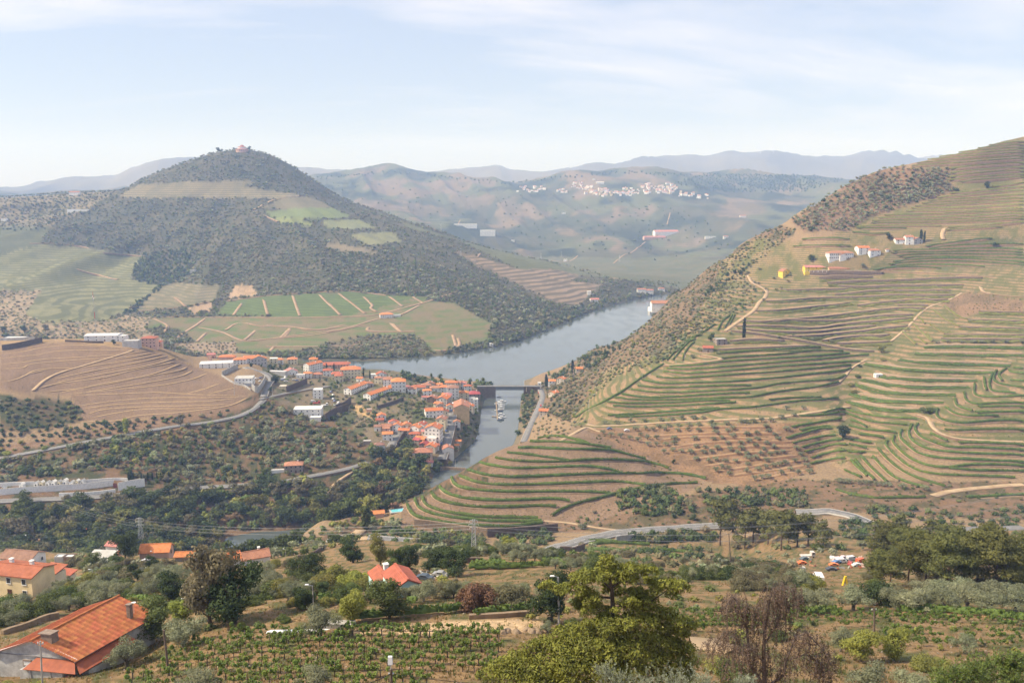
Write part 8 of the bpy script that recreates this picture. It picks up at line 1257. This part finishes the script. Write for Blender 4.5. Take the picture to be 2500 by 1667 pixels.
rs0 = random.Random(6); LOB += [(rs0.uniform(720, 1330), rs0.uniform(640, 1060), rs0.uniform(35, 75), rs0.uniform(-.9, .9)) for _ in range(26)]
for x, y, r, dy in LOB:
    p = wpt('C', x, y, YC + dy) - base; m_ = r*.29787*YC/FPX; lob.append((p.x, p.y, p.z, m_*1.2, m_*1.05, m_*.72))
    for q in range(3): a = rs.rand()*6.28; lob.append((p.x + m_*cos(a), p.y + m_*.8*sin(a), p.z + m_*.25*rs.randn(), m_*.45, m_*.45, m_*.3))
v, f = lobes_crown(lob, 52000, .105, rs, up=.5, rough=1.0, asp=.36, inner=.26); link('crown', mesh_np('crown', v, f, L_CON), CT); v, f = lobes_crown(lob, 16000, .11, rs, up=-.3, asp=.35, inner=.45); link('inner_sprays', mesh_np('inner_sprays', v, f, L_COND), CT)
def cpt(x, y, dy=0): return tuple(wpt('C', x, y, YC + dy) - base)
MB().tube([(0, 0, -.5), cpt(1010, 1300), cpt(1000, 1050), cpt(992, 900), cpt(985, 790), cpt(960, 680), cpt(945, 560)], [.34, .26, .17, .14, .11, .07, .025], 8).build('trunk', M_BARK, CT)
lm = MB()
for pts_ in ([(995,870,0),(860,860,.3),(740,830,.4),(560,790,.5)], [(985,800,0),(930,750,.2),(850,690,.2)], [(1000,950,0),(1150,930,-.2),(1300,900,-.1),(1450,800,-.2)], [(1000,1000,0),(1200,1060,.2),(1400,1080,.3),(1560,1080,-.2)], [(1005,1100,0),(820,1130,-.6),(620,1180,-.5),(420,1250,-.3)], [(1010,1200,0),(1250,1240,-.6),(1500,1280,-.3)], [(1010,1250,0),(760,1300,-1.2),(400,1400,-.8),(120,1450,0)], [(990,780,0),(1080,720,-.3),(1220,650,.1)]): lm.tube([cpt(*q) for q in pts_], list(np.linspace(.09, .02, len(pts_))), 5)
lm.build('limbs', M_BARK, CT)
# ---- dead weeping tree
M_DEAD = mat('dead_grey_wood', (.165,.125,.105), rough=.95, var=.3, scale=4); M_DEADL = mat('dead_brown_foliage', (.17,.112,.08), rough=.9, col2=(.09,.062,.048), scale=1.5, coord='Object')
YD = 46.0; bD = wpt('D', 230, 1568, YD); bD.z = float(H(bD.x, YD)); DT = thing('dead_tree', 'dead brown weeping tree with bare drooping branches right of the conifer', 'dead tree', tuple(bD))
def dpt(x, y, dy=0): return wpt('D', x, y, YD + dy) - bD
BR = [[(230,1720,0,.16),(222,1500,0,.13),(215,1300,0,.11),(232,1100,0,.085),(262,900,0,.05),(290,790,0,.02)], [(200,1560,.2,.1),(95,1400,.3,.08),(85,1200,.4,.07),(65,950,.4,.03)], [(240,1600,-.2,.1),(380,1500,-.3,.09),(400,1380,-.3,.08),(480,1190,-.4,.05),(560,1150,-.4,.04),(700,1290,-.5,.03),(770,1420,-.5,.015)], [(232,1100,0,.06),(170,1020,.2,.04),(140,950,.3,.02)], [(262,920,0,.04),(360,800,-.1,.03),(430,790,-.1,.02),(470,880,-.1,.01)], [(85,1150,.4,.05),(0,900,.5,.03),(-40,860,.5,.02),(-110,950,.5,.01)], [(222,1250,0,.06),(330,1080,.3,.04),(360,960,.3,.03),(300,860,.3,.015)], [(95,1350,.3,.05),(-30,1180,.2,.04),(-120,1160,.2,.03),(-190,1280,.2,.012)], [(400,1380,-.3,.06),(560,1330,-.6,.04),(680,1400,-.6,.03),(720,1520,-.6,.012)], [(222,1400,0,.06),(120,1300,-.5,.04),(30,1280,-.6,.03),(-60,1420,-.6,.012)]]
tb = MB(); allp = []
for b_ in BR:
    P_ = [dpt(x, y, dy) for x, y, dy, r in b_]; tb.tube(P_, [q[3] for q in b_], 6)
    for (a, c) in zip(P_[1:], P_[2:]):
        for t_ in (0, .33, .66): allp.append(a.lerp(c, t_))
    allp.append(P_[-1])
tb.build('branches', M_DEAD, DT); tw_ = MB(); lc = []; rw = random.Random(8)
for a in allp:
    for k in range(13):
        ang_ = rw.random()*6.28; r_ = rw.uniform(.15, .65); q1_ = a + Vector((cos(ang_)*r_, sin(ang_)*r_, rw.uniform(-.05, .3))); q2_ = q1_ + Vector((cos(ang_)*r_*.35, sin(ang_)*r_*.35, -rw.uniform(.3, .7))); q3_ = q2_ + Vector((rw.uniform(-.08, .08), rw.uniform(-.08, .08), -rw.uniform(.3, 1.0)))
        tw_.bar(a, q1_, .010, 3, .007); tw_.bar(q1_, q2_, .007, 3, .005); tw_.bar(q2_, q3_, .005, 3, .003)
        for n_ in range(16): t_ = rw.random(); z_ = q2_.lerp(q3_, t_) if n_ % 3 else q1_.lerp(q2_, t_); lc.append((z_.x + rw.uniform(-.06, .06), z_.y + rw.uniform(-.06, .06), z_.z))
tw_.build('drooping_twigs', M_DEAD, DT); lc = np.array(lc); v, f = leaf_quads(lc, nrs.randn(len(lc), 3), .055, nrs, .5); link('dead_leaves', mesh_np('dead_leaves', v, f, M_DEADL), DT)
# ---- near silver olive shoots and orchard bush at the lower edge
L_SIL = mat('near_olive_leaves', (.34,.37,.26), rough=.6, col2=(.17,.20,.12), scale=4, transl=.15, spec=.25); L_ORCH = mat('orchard_leaves', (.17,.215,.05), rough=.55, col2=(.075,.115,.028), scale=2.5, transl=.3, spec=.3)
def shoots(name, label, cat, reg, lobes, Y, nsh, leaf_len, asp, m_, seed, up=.8, nl=26):
    rs = np.random.RandomState(seed); c0 = wpt(reg, lobes[0][0], lobes[0][1], Y); g = float(H(c0.x, Y)); root = thing(name, label, cat, (c0.x, Y, g)); cs = []; di = []; st = MB(); b0 = Vector((c0.x, Y, g))
    st.tube([(0, 0, -.2), (.05, 0, (c0.z - g)*.4), (0, 0, (c0.z - g)*.8)], [.14, .1, .05], 7)
    for x, y, r in lobes:
        p = wpt(reg, x, y, Y + rs.uniform(-.6, .6)) - b0; m = r*.29787*Y/FPX; st.bar((0, 0, (c0.z - g)*.5), tuple(p - Vector((0, 0, m))), .05, 5, .02)
        for k in range(nsh):
            d = rs.randn(3); d[2] = abs(d[2])*.8 + up; d /= np.linalg.norm(d); o = np.array(p) + rs.randn(3)*m*.42 - np.array([0, 0, m*.5]); L_ = m*(.5 + .7*rs.rand()); e = o + d*L_; st.bar(tuple(o), tuple(e), .006, 3, .003)
            for t_ in np.linspace(.05, 1, nl): s_ = rs.randn(3); s_ -= d*np.dot(s_, d); s_ /= np.linalg.norm(s_); ax = d*.75 + s_*.8; ax /= np.linalg.norm(ax); cs.append(o + d*L_*t_ + ax*leaf_len*.5); di.append(ax)
    cs = np.array(cs); ax = np.array(di); b_ = np.cross(ax, rs.randn(len(ax), 3)); b_ /= np.linalg.norm(b_, axis=1)[:, None]; s = leaf_len*.5*(.7 + .6*rs.rand(len(ax)))[:, None]
    v = np.stack([cs - ax*s, cs + b_*s*asp, cs + ax*s, cs - b_*s*asp], 1).reshape(-1, 3); link('leaves', mesh_np('leaves', v, np.arange(len(v)).reshape(-1, 4), m_), root); st.build('stems', M_BARKO, root); return root
shoots('olive_tree', 'silver olive shoots rising at the lower edge below the conifer', 'olive tree', 'C', [(1450,1530,130),(960,1460,80),(1090,1520,100),(1280,1540,110),(1560,1540,120),(1700,1500,100),(1790,1560,90),(980,1560,110),(1200,1580,120)], 25, 34, .062, .22, L_SIL, 3)
shoots('olive_tree', 'small silver olive tip at the lower edge below the dead tree', 'olive tree', 'D', [(60,1560,70),(100,1530,50),(10,1560,60)], 27, 26, .06, .22, L_SIL, 4)
shoots('orchard_tree', 'bright long-leaved orchard tree in the lower right corner', 'fruit tree', 'D', [(2050,1560,190),(1750,1510,120),(1900,1460,120),(2060,1430,120),(2200,1400,120),(2310,1400,110),(1680,1560,110),(1850,1570,150),(2250,1500,150),(2330,1560,150)], 38, 60, .17, .3, L_ORCH, 5, up=.5, nl=16)
NEARP = [('olive','olive','D',1090,1680,3.7,1.25,'wide grey olive at the lower edge left of the orchard tree'),('olive','olive','D',1430,1690,3.0,1.25,'low grey olive at the lower edge beside the orchard tree'),('olive','olive','B',570,1640,3.0,1.2,'grey olive top at the lower edge below the near vines'),('olive','olive','A',1620,1650,3.0,1.4,'grey olive top at the lower edge right of the wooden pole'),('shrub','lime','A',60,1650,2.0,1.2,'bright green vine arbour below the farmhouse wall'),('shrub','lime','A',250,1660,1.8,1.2,'second bright green arbour below the farmhouse wall'),('shrub','green','C',2000,1560,3.0,1.0,'green bush between the conifer and the dead tree'),('shrub','yellow','C',1880,1480,2.4,1.0,'yellow-green bush at the foot of the dead tree'),('shrub','yellow','D',560,870,3.4,.9,'russet-yellow bush behind the dead tree'),('olive','olive','D',420,960,4.2,1.1,'silver olive behind the dead tree'),('olive','olive','C',430,880,3.4,.9,'pale olive left of the conifer'),('shrub','yellow','D',1640,1440,1.6,1.3,'low weeds beside the orchard tree')]
for kd, lf, rg, x, y, hh, wd, lb in NEARP: plant(kd, lf, hit(*P1(rg, x, y), 45, 300), hh, lb, wide=wd)
# ---- poles, lamps, pylons, wires
M_WPOLE = mat('weathered_pole_wood', (.17,.13,.10), rough=.95, var=.3, scale=3); M_CPOLE = mat('concrete_pole', (.42,.40,.37), rough=.9, var=.15, scale=2); M_GALV = mat('galvanised_steel', (.46,.47,.48), rough=.5, var=.1, metal=.4); M_WIRE = mat('power_wire', (.34,.34,.34), rough=.5, metal=.3); M_BLACKW = mat('black_cable', (.02,.02,.02), rough=.7); M_LAMP = mat('lamp_white', (.82,.83,.84), rough=.4, var=.03)
def pole(reg, xb, yb, xt, yt, m_, label, r=.11, Y=None, lamp=False, arm=0.0, y0=60, y1=1300):
    p = hit(*P1(reg, xb, yb), y0, y1) if Y is None else wpt(reg, xb, yb, Y)
    if Y is not None: p.z = float(H(p.x, p.y)); top = wpt(reg, xt, yt, Y)
    else: top = wpt(reg, xt, yt, p.y)
    t = thing('utility_pole', label, 'pole', tuple(p)); d = top - p; MB().tube([(0, 0, -.6), tuple(d*.5), tuple(d)], [r*1.25, r*1.1, r*.85], 8).build('shaft', m_, t)
    if arm: MB().box((d.x, d.y, d.z - .35), (arm, .1, .1)).build('crossarm', m_, t); [MB().lathe([(.05, 0), (.07, .08), (.04, .2)], 8, (d.x + s*arm*.42, d.y, d.z - .3)).build('insulator', M_FRAME, t) for s in (-1, 0, 1)]
    if lamp: MB().bar(tuple(d), (d.x - .5, d.y - .2, d.z + .25), .035).build('lamp_arm', M_GALV, t); MB().box((d.x - .75, d.y - .2, d.z + .28), (.6, .22, .12), 0, .8).build('lamp_head', M_LAMP, t)
    return top
pole('A', 1385, 1505, 1342, 1132, M_WPOLE, 'leaning bare wooden pole right of the farmhouse', .13); pole('A', 350, 1640, 330, 1222, M_CPOLE, 'grey pole in front of the farmhouse gable', .09, arm=.7); pole('B', 555, 965, 547, 770, M_CPOLE, 'lamp pole beside the small dark tree', .08, lamp=True); pole('B', 1057, 775, 1057, 625, M_WPOLE, 'thin dark pole left of the blue house', .06); pole('C', 552, 1090, 545, 700, M_CPOLE, 'pale concrete pole standing before the conifer', .12, lamp=True); pole('D', 1124, 1245, 1122, 950, M_WPOLE, 'wooden pole with white cap among the lime trees', .12, arm=.6); pole('A', 1545, 960, 1540, 885, M_CPOLE, 'short lamp pole behind the light green tree', .07, lamp=True); pole('A', 765, 765, 758, 640, M_CPOLE, 'lamp pole beside the left valley road', .07, lamp=True); pole('A', 1262, 610, 1258, 490, M_CPOLE, 'lamp pole before the orange-roofed house', .07, lamp=True); pole('C', 1962, 612, 1945, 340, M_WPOLE, 'tall grey wooden pylon pole before the pines', .16, arm=2.0); pole('B', 557, 460, 552, 392, M_CPOLE, 'concrete pole with crossarm by the road bend', .14, arm=2.4); pole('B', 327, 545, 326, 470, M_CPOLE, 'thin lamp pole above the dark side river', .07, lamp=True)
for reg, xb, yb, xt, yt, lb in [('q4',1582,515,1580,385,'lattice-like pole at the end of the brown hill'),('q4',1840,515,1838,450,'lamp pole at the road corner below the upper town'),('F',1700,1520,1692,1405,'lamp pole on the embankment'),('F',1228,1480,1226,1395,'lamp pole before the large beige house'),('F',888,440,884,290,'dark pole before the tall apartment block'),('q5',1843,790,1840,720,'lamp pole on the right bank street'),('q5',2180,620,2178,545,'pole on the vineyard edge above the right bank'),('E',530,440,540,250,'pole beside the warehouse'),('E',2235,610,2235,420,'dark pole before the cream house'),('E',820,220,818,130,'white chimney pole in the upper town'),('q4',1267,200,1265,155,'white pole on the brown hilltop'),('q5',2130,330,2128,285,'white mast above the right bank'),('g2',850,280,848,230,'first post along the vineyard edge'),('g2',660,412,657,360,'second post along the vineyard edge'),('g2',440,550,437,490,'third post along the vineyard edge'),('g2',148,715,147,625,'fourth post along the vineyard edge'),('g2',982,262,981,180,'post beside the sandy bend'),('g4',105,1560,103,1520,'short post at the sandy bend')]: pole(reg, xb, yb, xt, yt, M_CPOLE if 'dark' not in lb else M_WPOLE, lb, .16, y0=400, y1=1300)
def lattice(reg, xb, yb, yt, label, Y=None, y0=200, y1=600, arms=3, rad=1.0):
    p = hit(*P1(reg, xb, yb), y0, y1); top = wpt(reg, xb, yt, p.y); h = top.z - p.z; t = thing('lattice_pylon', label, 'pylon', tuple(p)); w0, w1 = h*.075*rad, h*.03*rad; n = 9
    for sx in (-1, 1):
        for sy in (-1, 1): MB().bar((sx*w0, sy*w0, -.5), (sx*w1, sy*w1, h), .085).build('leg', M_GALV, t)
    br_ = MB()
    for i in range(n):
        za, zb = h*i/n, h*(i+1)/n; wa, wb = w0 + (w1-w0)*i/n, w0 + (w1-w0)*(i+1)/n
        for (ax_, ay), (bx_, by2) in (((-1,-1),(1,-1)), ((1,-1),(1,1)), ((1,1),(-1,1)), ((-1,1),(-1,-1))): br_.bar((ax_*wa, ay*wa, za), (bx_*wb, by2*wb, zb), .045); br_.bar((bx_*wa, by2*wa, za), (ax_*wb, ay*wb, zb), .045)
    br_.build('bracing', M_GALV, t); ends = []
    for k in range(arms):
        z = h*(.97 - .1*k); L = h*(.11 + .025*(k % 2)); MB().bar((-L, 0, z), (L, 0, z), .07).bar((-L, 0, z), (0, 0, z + h*.035), .04).bar((L, 0, z), (0, 0, z + h*.035), .04).build('crossarm', M_GALV, t)
        for s in (-1, 1): MB().bar((s*L, 0, z), (s*L, 0, z - h*.05), .05, 6).build('insulator', M_FRAME, t); ends.append(Vector((p.x + s*L, p.y, p.z + z - h*.05)))
    return ends
E1 = lattice('g1', 772, 1218, 893, 'large grey lattice pylon before the rounded terraced hill'); E2 = lattice('A', 1163, 470, 212, 'lattice pylon behind the orange-roofed house')
E0 = [wpt('A', -350, y, 330) for y in (370, 370, 420, 420, 460, 460)]; E00 = [wpt('q4', -60, y, 560) for y in (960, 960, 1000, 1000, 1010, 1010)]; E3 = [wpt('D', 2900, y, 300) for y in (-120, -110, -20, -10, 70, 80)]
def wire(a, b, sag, label, grp, r=.03, m_=None):
    pts_ = [a.lerp(b, t_) - Vector((0, 0, sag*4*t_*(1 - t_))) for t_ in np.linspace(0, 1, 15)]; MB().tube([tuple(q - a) for q in pts_], r, 4).build('power_line', m_ or M_WIRE, None, tuple(a), label=label, category='wire', group=grp)
for i in range(6):
    wire(E2[i], E1[i], 3.5, '%s conductor between the two lattice pylons' % ordinal(i), 'wires between the pylons', .035)
    wire(E1[i], E3[i], 9.0, '%s conductor sweeping right from the large pylon' % ordinal(i), 'wires right of the large pylon', .035)
    if i % 2 == 0: wire(E0[i], E2[i], 2.5, '%s conductor coming from the left edge to the left pylon' % ordinal(i//2), 'wires left of the left pylon', .035); wire(E00[i], E2[i], 6, '%s conductor coming down the wooded slope to the left pylon' % ordinal(i//2), 'wires over the wooded slope', .035)
for i, (a, b) in enumerate([(.35, (.62,.2,.06)), (.9, (.7,.7,.7))]): q = E0[0].lerp(E2[0], [.62, .28][i]); MB().lathe([(.05, -.3), (.25, -.17), (.3, 0), (.25, .17), (.05, .3)], 10).build('marker_ball', mat('ball_%d' % i, b, rough=.5), None, (q.x, q.y, q.z - 2.3), label=['orange', 'white'][i] + ' warning ball on the left power line', category='marker')
# street lamp in the bottom centre
YL = 40.0; pt = wpt('B', 1190, 1450, YL); gz = float(H(pt.x, YL)); t = thing('street_lamp', 'street lamp with white head on a dark post at the lower edge', 'street lamp', (pt.x, YL, gz)); hp = pt.z - gz; u_ = .29787*YL/FPX
MB().tube([(0, 0, -.5), (0, 0, hp*.5), (0, 0, hp)], [.1, .09, .075], 8).build('post', M_WPOLE, t); MB().bar((0, 0, hp - .1), (0, -.1, hp + 60*u_), .028).build('bracket', M_GALV, t); MB().box((-.01, -.12, hp + 95*u_), (.24, .16, 75*u_), 0, .85).build('lamp_head', M_LAMP, t); MB().box((-.01, -.12, hp + 52*u_), (.14, .12, 14*u_)).build('lamp_neck', M_GALV, t); MB().box((0, 0, hp - 45*u_), (1.0*.29, .08, .06)).build('cable_bracket', M_GALV, t)
a = Vector((pt.x, YL, gz + hp - 45*u_)); wire(a, wpt('B', 700, 1600, 36), .25, 'black cable running left from the street lamp', 'cables of the street lamp', .018, M_BLACKW); wire(a, wpt('C', 1300, 1600, 38), .35, 'black cable running right from the street lamp', 'cables of the street lamp', .018, M_BLACKW)
# radio mast on the brown hill
p = hit(*P1('q4', 648, 82), 650, 1000); top = wpt('q1', 630, 1140, p.y); t = thing('radio_mast', 'tall red and white radio mast on the brown hilltop', 'mast', tuple(p)); M_MR = mat('mast_red', (.5,.07,.05), rough=.6)
for i in range(7): za, zb = (top.z - p.z)*i/7, (top.z - p.z)*(i+1)/7; MB().tube([(0, 0, za), (0, 0, zb)], [.42 - .035*i, .42 - .035*(i+1)], 6).build('mast_section', [M_CPOLE, M_MR][1 if i in (3, 6) else 0] if i > 1 else M_CPOLE, t)
MB().box((.5, 0, (top.z - p.z)*.86), (.7, .4, 1.8)).box((-.5, 0, (top.z - p.z)*.9), (.6, .4, 1.8)).build('antenna', M_FRAME, t)
for reg, x, yb, yt, lb in [('q2',898,900,845,'left small pylon on the long ridge'),('q2',765,742,680,'small pylon before the far wineries'),('q2',1440,920,880,'small pylon on the far slope'),('q2',1578,905,868,'small pylon above the pale far vineyard'),('q2',1970,940,895,'small pylon on the far spur'),('q1',2128,1120,1080,'small pylon above the foot vineyard'),('q1',1783,1095,1055,'second small pylon above the foot vineyard')]: lattice(reg, x, yb, yt, lb, y0=1200, y1=4500, arms=2, rad=1.2)
# ---- dry grass, weeds and stones on the near slope
gp = np.stack([nrs.uniform(-20, 2520, 26000), nrs.uniform(1395, 1690, 26000)], 1); G = hit_many(gp, 62, 330); n_ = len(G); cover = fbm(G[:, 0]/6, G[:, 1]/6, 3); keepm = nrs.rand(n_) < np.clip(.55 + .9*cover, .08, 1); G = G[keepm]; cover = cover[keepm]; n_ = len(G)
B4 = 5; base_ = np.repeat(G, B4, 0); k_ = len(base_); aa = nrs.rand(k_)*6.28; hgt = np.repeat(.12 + .38*nrs.rand(n_)**2, B4)*(.6 + .7*nrs.rand(k_)); sp = .16*nrs.rand(k_); lean = .25*hgt
bx_ = base_[:, 0] + np.cos(aa)*sp; by_ = base_[:, 1] + np.sin(aa)*sp; wv_ = .028 + .02*nrs.rand(k_)
gv = np.stack([np.stack([bx_ - wv_, by_, base_[:, 2] - .05], 1), np.stack([bx_ + wv_, by_, base_[:, 2] - .05], 1), np.stack([bx_ + np.cos(aa)*lean, by_ + np.sin(aa)*lean, base_[:, 2] + hgt], 1)], 1).reshape(-1, 3)
gme = mesh_np('dry_grass', gv, np.arange(k_*3).reshape(-1, 3), attr_mat('grass_blades', n_scale=.4, n_var=.3, transl=.3)); isg = np.repeat(nrs.rand(n_) < .5, B4); gc = np.where(isg[:, None], np.array([.14,.16,.045]), np.array([.33,.23,.105]))*(.7 + .6*nrs.rand(k_))[:, None]; add_attr(gme, 'col', np.repeat(gc, 3, 0)); link('dry_grass', gme, kind='stuff', label='dry straw-coloured grass and weeds over the near slope', category='grass')
sp_ = np.stack([nrs.uniform(0, 2500, 1500), nrs.uniform(1400, 1680, 1500)], 1); S_ = hit_many(sp_, 62, 330); sr = .04 + .16*nrs.rand(len(S_))**3; sv_ = (OCT[None]*sr[:, None, None]*(.6 + .8*nrs.rand(len(S_), 6, 1)) + S_[:, None, :]).reshape(-1, 3); sf_ = (OCTF[None] + 6*np.arange(len(S_))[:, None, None]).reshape(-1, 3); link('loose_stones', mesh_np('loose_stones', sv_, sf_, mat('field_stone', (.36,.30,.24), rough=.95, var=.25, scale=2)), kind='stuff', label='loose pale stones scattered over the near slope', category='stones')
for i, (reg, x, y) in enumerate([('C',90,1160),('C',130,1150),('C',200,1155),('C',290,1140),('C',330,1150),('C',420,1110),('C',380,1150),('C',470,1145)]): q = hit(*P1(reg, x, y), 60, 260); b_ = MB().lathe([(.1, -.3), (.55, -.1), (.62, .12), (.35, .42), (.08, .5)], 7); b_.v = [(a_*(.7 + .6*rnd.random()), c_*(.7 + .6*rnd.random()), e_) for a_, c_, e_ in b_.v]; b_.build('boulder', M_STONE_LIT, None, tuple(q), label='%s boulder from the left at the end of the sandy platform' % ordinal(i), category='boulder', group='boulders at the sandy platform')
GT = hit(*P1('B', 480, 1145), 60, 260); t = thing('greenhouse_sheet', 'long white plastic sheet lying at the top of the near vines', 'plastic sheet', tuple(GT), .04); MB().box((0, 0, .08), (9.5, .6, .2), 0, .9).build('sheet', M_LAMP, t); GT = hit(*P1('B', 720, 1110), 60, 260); t = thing('water_tank', 'pale concrete tank wall right of the thick olive', 'tank', tuple(GT), -.05); MB().box((0, 0, .3), (5.5, 1.2, .9)).build('basin', M_KERB, t)
finish_forest()
# ------------------------------------------------------------------ haze: the air of the valley
hz = MB().box((0, 6000, 478), (20400, 13000, 968)).build('haze', None, kind='stuff', label='pale blue summer haze filling the river valley', category='haze')
hm = bpy.data.materials.new('valley_haze'); hm.use_nodes = True; hN = hm.node_tree.nodes; hN.clear()
ho = hN.new('ShaderNodeOutputMaterial'); hv = hN.new('ShaderNodeVolumePrincipled'); hv.inputs['Color'].default_value = HAZE_COL; hv.inputs['Density'].default_value = HAZE_DENS; hv.inputs['Anisotropy'].default_value = 0.0; hv.inputs['Absorption Color'].default_value = (1, 1, 1, 1)
hm.node_tree.links.new(hv.outputs[0], ho.inputs['Volume']); hz.data.materials.append(hm)
